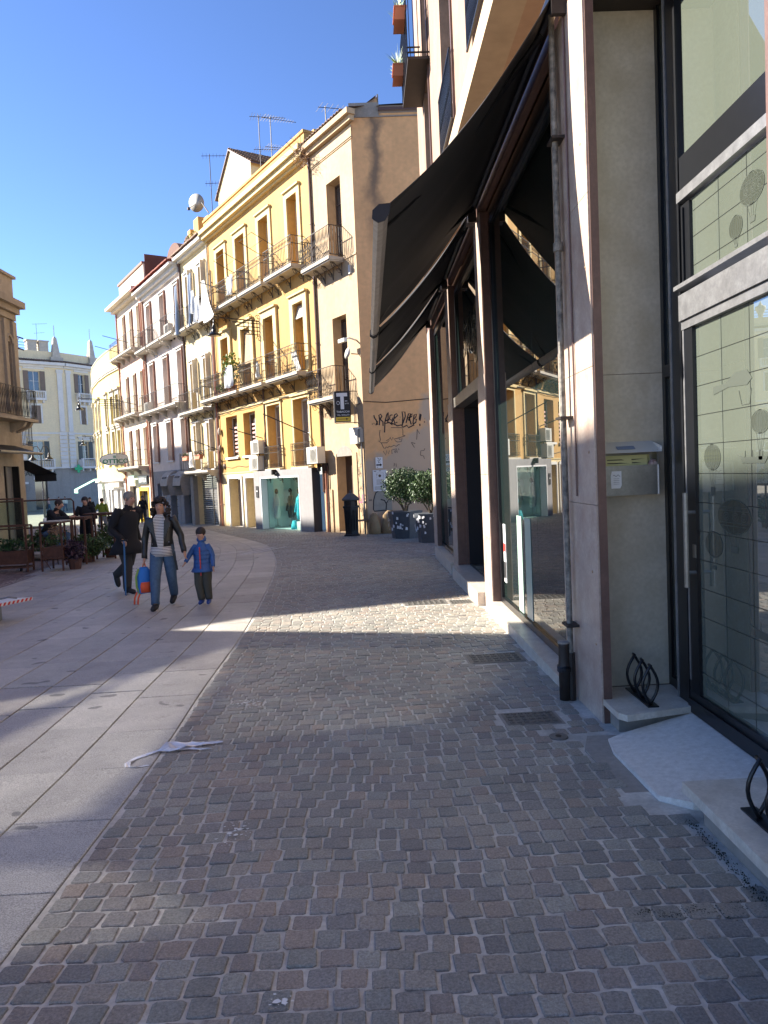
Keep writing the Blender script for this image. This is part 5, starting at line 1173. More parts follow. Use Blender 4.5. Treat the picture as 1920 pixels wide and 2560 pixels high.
for k in range(26): rs_.box(14.32, 17.58, -.3 + .012*(k % 2), -.27 + .012*(k % 2), -.78 + .104*k, -.69 + .104*k)
rs_.build('roller_shutter', M['metalroll'], h3); MB().box(15.9, 15.96, -.26, -.22, -.78, 1.9).build('shutter_post', M['steel'], h3)
MB().box(17.6, 18.1, .0, .25, -.9, 1.95).build('pilaster', M['concrete'], h3); MB().box(14.15, 14.32, 0, .12, -.9, 1.95).build('pilaster', M['concrete'], h3)
mb = MB(); mb.box(18.2, 18.6, .0, .1, -.9, 2.0); mb.build('pilaster', M['ink'], h3)
cr = MB()
for a, b, z in ((19.6, 20.3, 16.2), (21.2, 22.0, 16.6), (22.6, 23.1, 16.3)): cr.box(a - 1.8, b - 1.8, -2.2, -1.5, 13.8, z)
cr.box(17.4, 21.3, -2.4, -1.5, 13.8, 15.3); cr.build('terrace_wall', M['ochre'], h3)
tp = thing('terrace_plants', 'potted plants on the roof terrace above the pale yellow house', 'plants', FP(19.5, -1.2, 14.9), RZ); leaves(MB(), (0, 0, .4), (.9, .3, .4), 300, .06, 3, .1).build('foliage', M['leafl'], tp, kind='stuff'); MB().box(-.8, .8, -.2, .2, -.1, .2).build('trough', M['terra'], tp)
for k, s in enumerate((14.9, 16.9)):
    tt = pot(('right' if k == 0 else 'left') + ' box of red and green flowers on the lowest balcony of the pale yellow house', FP(s, .78, 2.75), .8, 'leaf', False, 'flower boxes on the lowest pale yellow balcony', RZ, seed=20+k); leaves(MB(), (0, 0, .32), (.42, .15, .12), 40, .03, 40+k, .3).build('flowers', M['red'], tt, kind='stuff')
cloth('white cloth on the lowest balcony between the flower boxes', 16.2, 3.15, .6, .8, 'linen', .76, 14)
downpipe(h3, 14.1, 1.9, 13.3, m='slab', r=.04); downpipe(h3, 18.45, -.9, 13.4, m='pipe', r=.06, hopper=True)

# ---- house 4: pinkish white house
h4 = row_thing('pink_white_house', 'pinkish white four storey house with a red tile eave and grey stone ground floor')
W4 = [(18.95, 19.85), (21.6, 22.6), (24.5, 25.45)]; hs = [(a, b, 9.95, 12.65) for a, b in W4] + [(a, b, 6.1, 9.0) for a, b in W4] + [(a, b, 2.9, 5.2) for a, b in W4]
mb = MB(); wall_holes(mb, 18.62, 26.3, 2.35, 13.3, hs, .4); mb.build('wall', M['pink'], h4)
mb = MB(); wall_holes(mb, 18.62, 26.3, -1.1, 2.35, [(18.9, 20.0, -1, 1.7), (21.3, 22.5, -1, 1.75), (24.3, 25.3, -1, 1.6)], .35); mb.build('ground_floor_wall', M['greyst'], h4)
for i in range(7):
    for a, b in ((20.0, 21.3), (22.5, 24.3)):
        n = 2
        for j in range(n): MB().box(a + (b-a)*j/n + .03, a + (b-a)*(j+1)/n - .015, .002, .04, -1 + .4*i + .02, -1 + .4*(i+1) - .012).build('facing_block', M['greyst'], h4)
for a, b in W4:
    for z0, z1, k in ((9.97, 12.63, 0), (6.12, 8.98, 1), (2.92, 5.18, 2)):
        put_window(h4, a, b, z0, z1, .38, 'wood', 3 if k < 2 else 2, 'glass' if k != 2 else 'glass'); surround(h4, a, b, z0 + .02, z1 + .02, .12, .05, 'white', k == 2)
        MB().box(a - .18, a - .125, .01, .12, z0, z1 + .1).build('trim', M['brick_trim'], h4)
for a, b in ((19.2, 21.6), (21.75, 24.4), (24.55, 27.1)): balcony(h4, a - .5, b - .6, 9.95, .62, 1.0, .14, 'bars', 2, brs='stone')
balcony(h4, 18.7, 26.1, 6.05, .65, 1.0, .14, 'bars', 5, brs='stone')
for a, b in ((18.9, 20.0), (21.3, 22.5), (24.3, 25.3)): put_window(h4, a, b, -1, 1.7, .33, 'steel', 1, 'glass', 1, 'shop_door')
mb = MB(); mb.box(18.62, 26.3, 0, .15, 13.1, 13.3); mb.box(18.62, 26.4, 0, .35, 13.3, 13.5); mb.box(18.6, 26.4, 0, .6, 13.5, 13.65); mb.build('cornice', M['white'], h4); tiles_stuff(h4, 18.7, 26.3, .72, 13.72, .2, 'redtile', 3)
mb = MB(); mb.poly((18.6, -.6, 14.0), (26.3, -.6, 14.0), (26.3, -8, 15), (18.6, -8, 15)); mb.build('roof', M['redtile'], h4)
dmm = row_thing('roof_domes', 'brown round topped vault walls rising behind the red tiled eave', 'roof')
for c, r, z in ((29.2, 1.25, 15.3), (26.4, 1.7, 15.4), (23.7, .75, 16.0)):
    c -= 2.2; mb = MB(); mb.prism([(c - r, -1.5, 13.5), (c + r, -1.5, 13.5)] + [(c + r*math.cos(a), -1.5, z - .6 + r*.95*math.sin(a)) for a in [k*math.pi/12 for k in range(13)]], (0, -3, 0)); mb.build('vault', M['dome'], dmm)
for k, c in enumerate((19.45, 21.9)):
    t = thing('small_awning', ('right' if k == 0 else 'left') + ' of two small grey canvas awnings with lettering on the grey ground floor', 'awning', FP(c, 0, 1.55), RZ, 'small canvas awnings of the grey ground floor')
    mb = MB(); n = 8; W = 1.35
    for i in range(n): a, b = [i*math.pi/2/n, (i+1)*math.pi/2/n]; mb.poly((-W/2, .6*math.sin(a), .75*math.cos(a)), (W/2, .6*math.sin(a), .75*math.cos(a)), (W/2, .6*math.sin(b), .75*math.cos(b)), (-W/2, .6*math.sin(b), .75*math.cos(b)))
    mb.poly((-W/2, .6, 0), (W/2, .6, 0), (W/2, .62, -.12), (-W/2, .62, -.12))
    for s in (-W/2, W/2): mb.poly((s, 0, .75), *[(s, .6*math.sin(a), .75*math.cos(a)) for a in [(i+1)*math.pi/2/n for i in range(n)]], (s, .45, -.7), (s, 0, -.65))
    mb.build('canopy', M['canvas'], t); text('lettering', 'PASTICCERIA', .17, M['ink'], t, (0, .55, .36), (rad(62), 0, math.pi), .002, .9)
ac_unit('white air conditioner box on the top floor of the pinkish house', 20.3, 10.0, .1); ac_unit('white air conditioner box on the first long balcony of the pinkish house', 25.3, 6.1, .1)
downpipe(h4, 26.1, -1, 13.2, m='brick_trim', r=.06, hopper=True)
t = thing('wall_bracket', 'pair of white brackets above the small canvas awnings', 'bracket', FP(20.8, 0, 2.15), RZ); mb = MB(); mb.tube([(0, 0, 0), (.6, .5, -.15)], .03, 5); mb.tube([(-2.2, 0, 0), (-1.6, .5, -.15)], .03, 5); mb.build('tube', M['white_p'], t)

# ---- house 5: cream house with bay balconies
h5 = row_thing('cream_house', 'tall cream house with a rose middle storey and grouped balconies, left of the pinkish house')
W5 = [(27.0, 27.85), (28.87, 29.7), (30.8, 31.6)]; hs = [(a, b, 10.5, 13.2) for a, b in W5] + [(a, b, 6.35, 8.98) for a, b in W5] + [(a, b, 2.85, 5.3) for a, b in W5] + [(27.3, 29.6, -1.1, 1.4), (30.4, 32.2, -1.1, 1.5)]
mb = MB(); wall_holes(mb, 26.3, 33.1, -1.2, 13.75, hs, .35); mb.build('wall', M['cream5'], h5)
mb = MB(); mb.box(26.3, 33.1, .002, .02, 9.3, 10.3); mb.box(32.6, 33.1, .002, .02, 2, 13.7); mb.build('band', M['rose5'], h5)
for a, b in W5:
    for z0, z1 in ((10.52, 13.18), (6.37, 8.96), (2.87, 5.28)):
        put_window(h5, a, b, z0, z1, .33, 'woodw', 1, 'glassb'); MB().box(a - .14, a - .1, .005, .1, z0, z1 + .05).build('trim', M['brick_trim'], h5)
balcony(h5, 27.1, 33.1, 10.45, .65, 1.05, .16, 'bars', 5, brs='stone'); balcony(h5, 27.2, 33.0, 6.3, .65, 1.05, .16, 'bars', 5, brs='stone'); balcony(h5, 26.9, 33.1, 2.8, .7, 1.05, .16, 'bars', 4, brs='stone')
mb = MB(); mb.box(26.3, 33.3, 0, .3, 13.75, 13.95); mb.box(26.3, 33.5, 0, .65, 13.95, 14.15); mb.build('cornice', M['cream5'], h5)
mb = MB(); mb.box(26.3, 32.6, -5, -.2, 14.1, 15.6); mb.build('attic', M['cream5'], h5); MB().box(26.3, 32.7, -5.1, -.12, 15.6, 15.75).build('parapet_cap', M['brick_trim'], h5)
MB().box(26.25, 26.298, -5, -.3, 14, 16.2).build('party_wall', M['dome'], h5)
mb = MB(); mb.box(27.3, 29.6, -.3, -.26, -1.1, 1.4); mb.build('shop_glass', M['glass'], h5)
mb = MB(); mb.box(27.3, 27.42, -.1, .05, -1.1, 1.4); mb.box(29.48, 29.6, -.1, .05, -1.1, 1.4); mb.box(27.42, 29.48, -.1, .05, 1.15, 1.4); mb.box(28.6, 29.4, -.05, .3, -1.1, -.7); mb.build('shop_frame', M['yellow'], h5)
MB().box(27.2, 29.4, .01, .14, 1.6, 2.15).build('shop_sign', M['shutg'], h5); text('lettering', 'BERTOLA', .42, M['paper'], h5, (28.2, .145, 1.86), (math.pi/2, 0, math.pi), .003)
MB().box(29.6, 31.0, .3, .34, 1.65, 2.2).build('shop_sign', M['teal'], h5)
put_window(h5, 30.4, 32.2, -1.1, 1.5, .3, 'wood', 1, 'glass', 2, 'shop_window')
downpipe(h5, 26.55, -1.1, 13.7, m='pipeo', r=.05); downpipe(h5, 32.9, -1.1, 13.7, m='pipeo', r=.05)
pole('bare flag pole at the top floor of the cream house, left', 32.8, 11.0, 1.8, .6, side=1.3); pole('bare flag pole at the top floor of the cream house, right', 30.3, 11.3, 1.8, .6, side=1.3); pole('bare flag pole at the middle floor of the cream house', 28.8, 6.9, 1.8, .5, side=1.3)

# ---- house 6: lemon yellow curved house
PL6 = [Vector((-17.35, 53.75)), Vector((-19.12, 56.5)), Vector((-21.05, 59.95)), Vector((-22.98, 64.0)), Vector((-24.5, 67.9)), Vector((-25.2, 72))]
h6 = thing('lemon_house', 'lemon yellow curved house with an optician sign at the far end of the row', 'building', (0, 0, 0))
cornm = MB(); segs = list(zip(PL6, PL6[1:]))
wins = {0: [(.55, 1.35), (2.1, 2.9)], 1: [(.9, 1.75)], 2: [(.3, 1.15), (2.5, 3.3)], 3: [(.5, 1.3), (2.3, 3.1)], 4: []}
for k, (a, b) in enumerate(segs):
    d = (b - a); L = d.length; ang = math.atan2(d.y, d.x); T = Matrix.Translation((a.x, a.y, 0)) @ Matrix.Rotation(ang, 4, 'Z')
    hs = [(x0, x1, 6.0, 8.2) for x0, x1 in wins[k]] + [(x0, x1, 3.3, 5.6) for x0, x1 in wins[k]]
    mb = MB(); wall_holes(mb, 0, L, 1.9, 11.6, hs, .3); o = mb.build('wall', M['lemon'], h6); o.matrix_local = T
    gh = [(.5, 1.5, -1.2, 1.3), (1.8, 2.7, -1.2, 1.3)] if k < 3 else [(.6, 2.2, -1.2, 1.2)]
    mb = MB(); wall_holes(mb, 0, L, -1.5, 1.9, gh, .3); o = mb.build('ground_floor_wall', M['white'], h6); o.matrix_local = T
    for x0, x1, z0, z1 in gh: put_window(o, x0, x1, z0, z1, .28, 'shut', 1, 'glass', 2, 'shop_window') if False else None
    mb = MB()
    for x0, x1, z0, z1 in gh: mb.box(x0, x1, -.29, -.26, z0, z1)
    mb.build('shop_window', M['glass'], o)
    mb = MB(); mb.box(0, L + .02, .002, .09, 9.9, 10.02); mb.box(0, L + .02, .002, .14, 10.02, 10.12); mb.box(0, L + .03, -.2, .04, 11.6, 11.68); mb.box(0, L + .03, .002, .2, 1.9, 2.1); c = mb.build('cornice', M['slab'], h6); c.matrix_local = T
    for x0, x1 in wins[k]:
        for z0, z1 in ((6.0, 8.2), (3.3, 5.6)):
            w6 = small_window(h6, T @ TL(x0, -.27, z0), x1 - x0, z1 - z0, M['shut'], 1, 'window', 'glassb')
            mb = MB(); mb.box(x0 - .12, x0 - .002, .002, .08, z0 - .1, z1 + .35); mb.box(x1 + .002, x1 + .12, .002, .08, z0 - .1, z1 + .35); mb.box(x0 - .18, x1 + .18, .002, .18, z1 + .35, z1 + .5); mb.box(x0, x1, .002, .06, z1 + .002, z1 + .348); mb.box(x0 - .12, x1 + .12, .002, .14, z0 - .2, z0 - .102); s_ = mb.build('window_surround', M['slab'], h6); s_.matrix_local = T
t = thing('hanging_sign', 'oval optician sign reading OTTICO on the lemon yellow house', 'sign', (-17.9, 53.2, 3.45), 0)
mb = MB()
mb.prism([(1.05*math.cos(a), 0, .42*math.sin(a)) for a in [k*math.pi/14 for k in range(28)]], (0, .14, 0)); o = mb.build('panel', mat('pale sign face', (.8, .8, .74), .4), t)
mb = MB(); mb.tube([(1.05*math.cos(a), .0, .42*math.sin(a)) for a in [k*math.pi/14 for k in range(29)]], .03, 5, False); mb.build('rim', M['steel'], t)
mb = MB(); mb.tube([(.9, .07, .2), (1.6, .9, .2)], .03, 5); mb.tube([(.9, .07, -.2), (1.6, .9, -.2)], .03, 5); mb.build('arm', M['iron'], t)
[text('lettering', 'OTTICO', .42, M['green'], t, (.05 + dx_, -.006 - abs(dx_)*.1, -.15), (math.pi/2, 0, 0), .004, 1.15) for dx_ in (0, .02)]; text('lettering', 'IB', .24, M['green'], t, (0, -.006, .17), (math.pi/2, 0, 0), .004, 1.1)
t = thing('mint_awning', 'mint green shop awning at the foot of the lemon yellow house', 'awning', (-22.3, 61.5, 1.3), rad(118)); mb = MB(); mb.poly((-1.2, 0, .9), (1.2, 0, .9), (1.2, 1.6, .1), (-1.2, 1.6, .1)); mb.poly((-1.2, 1.6, .1), (1.2, 1.6, .1), (1.2, 1.6, -.2), (-1.2, 1.6, -.2)); mb.build('canopy', M['teal'], t)
t = thing('shop_blind', 'rolled cream shop blind over the ground floor of the lemon yellow house', 'blind', (-17.9, 54.7, 1.5), math.atan2(2.75, -1.77)); MB().box(-.2, 3.0, .05, .35, -.05, .3).build('case', M['slab'], t)
# wall lamps on long brackets
def bracket_lamp(label, loc, rz, reach=1.9, s=1.):
    t = thing('street_lamp', label, 'street lamp', loc, rz, 'bell shaped street lamps on wall brackets')
    mb = MB(); mb.tube([(0, 0, .45), (0, reach, .5)], .028, 6)
    for i in range(4): mb.tube([(0, .0, .35 - .16*i), (0, reach*.62 - .17*i, .35 - .16*i)], .02, 4); mb.tube([(0, .16 + .2*i, .5), (0, .16 + .2*i, -.02 - .06*(3-i))], .02, 4)
    for cy, cz in ((.1, .62), (.45, .62), (.1, -.3), (.5, -.05)): mb.tube([(0, cy + .12*(1-i/14)*math.cos(i*.7), cz + .12*(1-i/14)*math.sin(i*.7)) for i in range(12)], .016, 4)
    mb.tube([(0, 0, -.6), (0, 0, .75)], .025, 5); mb.tube([(0, reach - .12 + .12*math.cos(a), .5 + .12*math.sin(a)) for a in [k*.6 for k in range(8)]], .018, 4); mb.build('bracket', M['iron'], t)
    MB().lathe([(.31, -.33), (.30, -.31), (.16, -.21), (.1, -.17), (.09, .02), (.1, .04), (.05, .08), (.03, .2), (.02, .42)], (0, reach, .05), 16).build('shade', M['black'], t, True)
    MB().lathe([(.001, 0), (.2, 0), (.21, .02)], (0, reach, -.3), 12).build('glass_bowl', M['glassb'], t)
bracket_lamp('large dark bell lamp on a scrolled grid bracket before the ochre house', FP(8.1, .05, 7.95), RZ, 2.1)
bracket_lamp('dark bell lamp on a wall bracket before the lemon yellow house', FP(32.75, .05, 7.2), RZ, 2.9)
# ------------------------------------------------------------ pharmacy building across the square
ph = thing('pharmacy_building', 'grey beige corner palazzo with white pilasters, balustrades and roof obelisks across the square', 'building', (0, 0, 0))
PP = [Vector((-66, 84)), Vector((-42.2, 90.5)), Vector((-37.6, 94.6)), Vector((-34, 101)), Vector((-30, 113))]
zb = -1.2
def balustrade(parent, T, x0, x1, z, D=.8, H=.95):
    mb = MB(); mb.box(x0, x1, .002, D, z - .18, z); mb.box(x0, x1, D - .22, D, z + H - .12, z + H); mb.box(x0, x1, D - .22, D, z, z + .1); mb.box(x0, x0 + .2, .1, D, z + .1, z + H - .12); mb.box(x1 - .2, x1, .1, D, z + .1, z + H - .12)
    for i in range(3): xx = x0 + .2 + (x1 - x0 - .6) * i / 2; mb.box(xx, xx + .2, .002, D*.7, z - .5, z - .19)
    b = mb.build('balcony', M['white'], parent); b.matrix_local = T
    k = max(2, int((x1 - x0 - .4) / .27))
    for i in range(k):
        o = MB() if i == 0 and 'bal' not in rl_cache else None
        if o: o.lathe([(.05, 0), (.05, .05), (.09, .2), (.05, .42), (.045, .6), (.07, .72)], n=6); rl_cache['bal'] = o.mesh('baluster', M['white'])
        ob('baluster', rl_cache['bal'], b, (x0 + .2 + (x1 - x0 - .4) * (i + .5) / k, D - .11, z + .1))
def ph_face(a, b, cols, pil, first=False):
    d = b - a; L = d.length; T = Matrix.Translation((a.x, a.y, 0)) @ Matrix.Rotation(math.atan2(d.y, d.x) , 4, 'Z') @ Matrix.Diagonal((1, -1, 1, 1))
    hs = []
    for x0, x1, kind in cols:
        hs += [(x0, x1, 5.0, 7.4), (x0 + .1, x1 - .1, 9.6, 11.8), (x0, x1, 13.6, 16.0)]
    mb = MB(); wall_holes(mb, 0, L, 4.2, 17.1, hs, .3); o = mb.build('wall', M['greybeige'], ph); o.matrix_local = T
    gh = [(x0 - .1, x1 + .1, zb + .2, 3.0) for x0, x1, k in cols if k != 2]
    mb = MB(); wall_holes(mb, 0, L, zb - .3, 4.2, gh, .4); o = mb.build('ground_floor_wall', M['rustic'], ph); o.matrix_local = T
    mb = MB()
    for z in [zb + .5 + .52 * k for k in range(10)]: mb.box(0, L, .002, .03, z, z + .46) if False else None
    for k in range(10):
        z = zb + .1 + .5 * k; xs_ = [0.] + sorted([g for h in gh for g in h[:2]]) + [L]
        for i in range(0, len(xs_) - 1, 2):
            if z < 2.9: mb.box(xs_[i] + .002, xs_[i+1] - .002, .003, .05, z, z + .455)
        if z >= 2.9: mb.box(.002, L - .002, .003, .05, z, z + .455)
    o = mb.build('rusticated_course', M['rustic'], ph); o.matrix_local = T; o['kind'] = 'stuff'
    for x0, x1, z0, z1 in gh:
        mb = MB(); mb.box(x0, x1, -.38, -.34, z0, z1); o = mb.build('shop_window', M['glass'], ph); o.matrix_local = T
        mb = MB(); mb.tube([((x0+x1)/2 + (x1-x0)/2*math.cos(t_), .08, z1 - .3 + .9*math.sin(t_)) for t_ in [k*math.pi/10 for k in range(11)]], .14, 5); o = mb.build('arch', M['white'], ph); o.matrix_local = T
    for x0, x1, kind in cols:
        for z0, z1, sh in ((5.0, 7.4, 'shutg'), (9.6, 11.8, 'shut'), (13.6, 16.0, 'shut')):
            xa, xb = (x0, x1) if z0 != 9.6 else (x0 + .1, x1 - .1)
            closed = z0 == 9.6
            w6 = small_window(ph, T @ TL(xa, -.28, z0), xb - xa, z1 - z0, M['woodw'], 2, 'window', 'glass')
            if closed: mb = MB(); mb.box(xa + .02, (xa+xb)/2 - .02, -.12, -.06, z0, z1); mb.box((xa+xb)/2 + .02, xb - .02, -.12, -.06, z0, z1); o = mb.build('shutter', M[sh], ph); o.matrix_local = T
            else:
                for q0, q1 in ((xa - .62, xa - .02), (xb + .02, xb + .62)):
                    mb = MB(); mb.box(q0, q1, .02, .08, z0, z1)
                    for r in range(12): mb.box(q0 + .05, q1 - .05, .082, .1, z0 + .1 + r*(z1-z0-.2)/12, z0 + .18 + r*(z1-z0-.2)/12)
                    o = mb.build('shutter', M[sh], ph); o.matrix_local = T
            if closed: mb = MB(); mb.box(xa - .2, xa, .002, .08, z0, z1 + .25); mb.box(xb, xb + .2, .002, .08, z0, z1 + .25); mb.box(xa, xb, .002, .08, z1, z1 + .25); o = mb.build('window_surround', M['white'], ph); o.matrix_local = T
            elif z0 == 5.0: mb = MB(); mb.box(xa - .7, xb + .7, .002, .2, z1 + .45, z1 + .6); mb.box(xa - .5, xb + .5, .002, .06, z1 + .2, z1 + .45); o = mb.build('lintel', M['white'], ph); o.matrix_local = T
            else: mb = MB(); mb.box(xa - .6, xb + .6, .002, .07, z1 + .25, z1 + .75); mb.box(xa - .7, xb + .7, .002, .14, z1 + .76, z1 + .84); o = mb.build('frieze', M['white'], ph); o.matrix_local = T
        balustrade(ph, T, x0 - .5, x1 + .5, 12.6, .6); balustrade(ph, T, x0 - .9, x1 + .9, 4.1, 1.0, 1.1)
    for x0, x1 in pil:
        mb = MB(); mb.box(x0, x1, .002, .18, 8.6, 15.9); mb.box(x0 - .1, x1 + .1, .002, .26, 15.9, 16.3)
        for k in range(9): mb.box(x0 - .15, x1 + .15, .002, .2, 4.2 + .49*k, 4.62 + .49*k)
        o = mb.build('pilaster', M['white'], ph); o.matrix_local = T
    mb = MB(); mb.box(0, L, 0, .25, 16.5, 16.75); mb.box(-.05, L + .05, 0, .7, 16.75, 17.1); mb.box(0, L, .0, .35, 4.0, 4.2); mb.box(0, L, .0, .1, 8.3, 8.5); o = mb.build('cornice', M['white'], ph); o.matrix_local = T
    mb = MB(); mb.box(0, L, -2, -.6, 17.2, 18.6); o = mb.build('attic_wall', M['greybeige'], ph); o.matrix_local = T
    mb = MB(); q = random.Random(3); x = 0
    while x < L:
        mb.a = max(.001, q.random()); b_ = mb.p(*[(x + .12*math.cos(t_), yy, 17.15 + zz + .12*math.sin(t_)) for yy, zz in ((.75, 0), (-.6, .35)) for t_ in [k*math.pi/4 for k in range(5)]])
        for i in range(4): mb.face([b_+i, b_+i+1, b_+6+i, b_+5+i])
        x += .3
    o = mb.build('roof_tiles', M['tiles'], ph, kind='stuff'); o.matrix_local = T
    return T, L
T0, L0 = ph_face(PP[0], PP[1], [(4, 5.2, 0), (9, 10.2, 0), (14, 15.2, 0), (20.6, 22.0, 0)], [(2, 3), (7, 8), (12, 13), (23.2, 24.3)])
T1, L1 = ph_face(PP[1], PP[2], [(2.0, 3.3, 1)], [(.25, 1.0), (5.35, 5.95)])
T2, L2 = ph_face(PP[2], PP[3], [(2.2, 3.2, 2)], [(.3, .9), (5.2, 6.0)])
T3, L3 = ph_face(PP[3], PP[4], [(2.2, 3.4, 2), (7, 8.2, 2)], [(5, 5.8)])
mb = MB(); mb.poly(*[(p.x, p.y, 17.1) for p in PP], (-60, 113, 17.1)); mb.build('roof', M['greybeige'], ph)
def obel(T, x, y, z, h, nm='obelisk'):
    mb = MB(); mb.box(x - .75, x + .75, y - .5, y + .5, z, z + .7); b = mb.p((x - .5, y - .4, z + .7), (x + .5, y - .4, z + .7), (x + .5, y + .4, z + .7), (x - .5, y + .4, z + .7), (x - .2, y - .2, z + h), (x + .2, y - .2, z + h), (x + .2, y + .2, z + h), (x - .2, y + .2, z + h), (x, y, z + h + .3))
    for q in ((0,1,5,4),(1,2,6,5),(2,3,7,6),(3,0,4,7),(4,5,8),(5,6,8),(6,7,8),(7,4,8)): mb.face([b + i for i in q])
    mb.tube([(x, y, z + h + .3), (x, y, z + h + 1.6)], .04, 4); o = mb.build(nm, M['slab'], ph); o.matrix_local = T
obel(T1, 5.6, -.6, 17.2, 3.1); obel(T2, 5.0, -.6, 17.0, 3.6); obel(T0, 16, -.6, 17.2, 3.3)
for T, xs_ in ((T1, (.8, 2.9, 4.3)), (T0, (5, 9.5, 14, 19, 24))):
    for x in xs_: mb = MB(); mb.box(x - .55, x + .55, -1.6, -.7, 18.6, 19.8); mb.box(x - .65, x + .65, -1.7, -.6, 19.8, 19.95); o = mb.build('roof_pier', M['slab'], ph); o.matrix_local = T
u = MB(); u.lathe([(.3, 18.6), (.25, 18.9), (.62, 19.7), (.6, 20.0), (.3, 20.1), (.12, 20.4), (.02, 20.7)], (22, -1.1, 0), 10); o = u.build('urn', M['slab'], ph, True); o.matrix_local = T0
for T, a, b in ((T1, .8, 4.3), (T0, 5, 24)):
    mb = MB()
    for z in (18.9, 19.25, 19.6): mb.tube([(a, -1.1, z), (b, -1.1, z)], .035, 4)
    o = mb.build('roof_railing', M['iron'], ph); o.matrix_local = T
antenna('thin aerial on the roof terrace of the grey beige palazzo', (-40.5, 94.5, 19), 3.2, 5, .3)
o = text('lettering', 'FARMACIA', .85, M['shutg'], ph, (0, 0, 0), (0, 0, 0), .02, 1.0); o.matrix_local = Matrix.Translation((PP[1].x, PP[1].y, 0)) @ Matrix.Rotation(math.atan2(PP[2].y-PP[1].y, PP[2].x-PP[1].x), 4, 'Z') @ Matrix.Translation((2.5, -.12, 3.45)) @ Matrix.Rotation(math.pi/2, 4, 'X')
t = thing('pharmacy_cross', 'green cross sign on the rounded corner of the palazzo beside the pharmacy lettering', 'sign', (-36.6, 95.0, 3.9), rad(48)); mb = MB(); mb.T = Matrix.Scale(.62, 4); mb.box(-.28, .28, -.15, 0, -.8, .8); mb.box(-.8, -.282, -.15, 0, -.28, .28); mb.box(.282, .8, -.15, 0, -.28, .28); mb.build('cross', M['greencross'], t)
t = thing('kiosk_awning', 'white canopy over the news stand at the palazzo foot behind the lamp post', 'canopy', (-43.5, 88.5, 2.2), rad(10)); MB().box(-3, 3, -1.2, 1.0, 0, .25).build('canopy', M['white'], t); MB().box(-2.6, 2.6, .6, .9, -3.4, -.01).build('stand', M['shutg'], t)
for k in range(3): MB().box(-2.2 + 1.6*k, -1.1 + 1.6*k, .56, .595, -2.4, -.6).build('poster', M['paper' if k != 1 else 'linenb'], t)
# double street lamp on the square
t = thing('street_lamp', 'tall lamp post with two curved arms and bell shades on the square', 'street lamp', (-23.86, 55, gz(55)), 0, 'twin bell street lamps')
MB().lathe([(.16, 0), (.15, .3), (.09, .4), (.08, 2.4), (.055, 2.5), (.05, 5.3)], n=8).build('pole', mat('blue grey lamp metal', (.06, .075, .11), .5), t)
for s in (-1, 1):
    mb = MB(); mb.tube([(0, 0, 4.7), (s*.04, 0, 5.3), (s*.2, 0, 5.62), (s*.45, 0, 5.62), (s*.58, 0, 5.35), (s*.6, 0, 5.1)], .03, 5); mb.build('arm', M['iron'], t)
    MB().lathe([(.3, 4.65), (.28, 4.68), (.1, 4.85), (.08, 5.05), (.03, 5.15)], (s*.6, 0, 0), 10).build('shade', M['iron'], t, True)
bracket_lamp('distant pale bell lamp on the palazzo side, between the palazzo and the yellow house', (-23.6, 66.5, 5.5), rad(120), 1.4)

# ------------------------------------------------------------ left-hand house (only its edge is in view)
lh = thing('left_house', 'weathered tan stone house at the left edge with an arched window and iron balcony', 'building', (0, 0, 0))
LX = -13.5; RL = Matrix(((0, 1, 0, 0), (1, 0, 0, 0), (0, 0, 1, 0), (0, 0, 0, 1)))   # local x -> +Y, local y (out) -> +X
TLh = Matrix.Translation((LX, 0, 0)) @ RL
def lobj(mb, nm, m, parent=lh): o = mb.build(nm, M[m], parent); o.matrix_local = TLh; return o
mb = MB(); wall_holes(mb, 22, 29.55, 3.3, 8.6, [(24.4, 25.3, 5.0, 7.3), (26.3, 27.2, 5.0, 7.3), (28.75, 29.15, 5.0, 7.3)], .4); lobj(mb, 'wall', 'tanold')
mb = MB(); wall_holes(mb, 22, 29.55, -1.2, 3.3, [(27.9, 29.0, -.6, 2.5), (25.2, 26.8, -.6, 2.5)], .4); lobj(mb, 'ground_floor_wall', 'tanold')
mb = MB(); mb.poly((29.55, 0, -1.2), (29.55, -12, -1.2), (29.55, -12, 8.6), (29.55, 0, 8.6)); lobj(mb, 'end_wall', 'tanold')
mb = MB()
for i, (o_, z) in enumerate(((.15, 8.15), (.35, 8.4), (.62, 8.62))): mb.box(22, 29.45 + o_*.3, -12, o_*.7, z, z + .23 + (.02 if i == 2 else 0))
mb.box(22, 29.4, -12, .1, 8.9, 9.75); mb.box(22, 29.5, -12, .2, 9.75, 9.85); lobj(mb, 'cornice', 'tanold')
mb = MB(); mb.box(28.5, 28.72, .002, .1, 4.6, 8.1); mb.box(29.2, 29.5, .002, .1, 4.4, 8.1); mb.tube([(28.95 + .25*math.cos(a), .05, 7.25 + .3*math.sin(a)) for a in [k*math.pi/8 for k in range(9)]], .06, 5); mb.box(22, 29.6, .002, .12, 4.3, 4.45); lobj(mb, 'moulding', 'tanold')
for a, b in ((24.4, 25.3), (26.3, 27.2)):
    small_window(lh, TLh @ TL(a, -.35, 5.0), b - a, 2.3, M['wood'], 3)
mb = MB(); mb.box(28.75, 29.15, -.35, -.3, 5.0, 7.3); lobj(mb, 'window', 'glass')
bl = MB(); bl.box(24, 29.4, .002, .75, 4.3 - .12, 4.3); bl.prism([(28.6, 0, 4.18), (28.6, .6, 4.18), (28.6, .5, 4.0), (28.6, 0, 3.8)], (.2, 0, 0)); bl.prism([(29.1, 0, 4.18), (29.1, .6, 4.18), (29.1, .5, 4.0), (29.1, 0, 3.8)], (.2, 0, 0)); bo = lobj(bl, 'balcony', 'tanold')
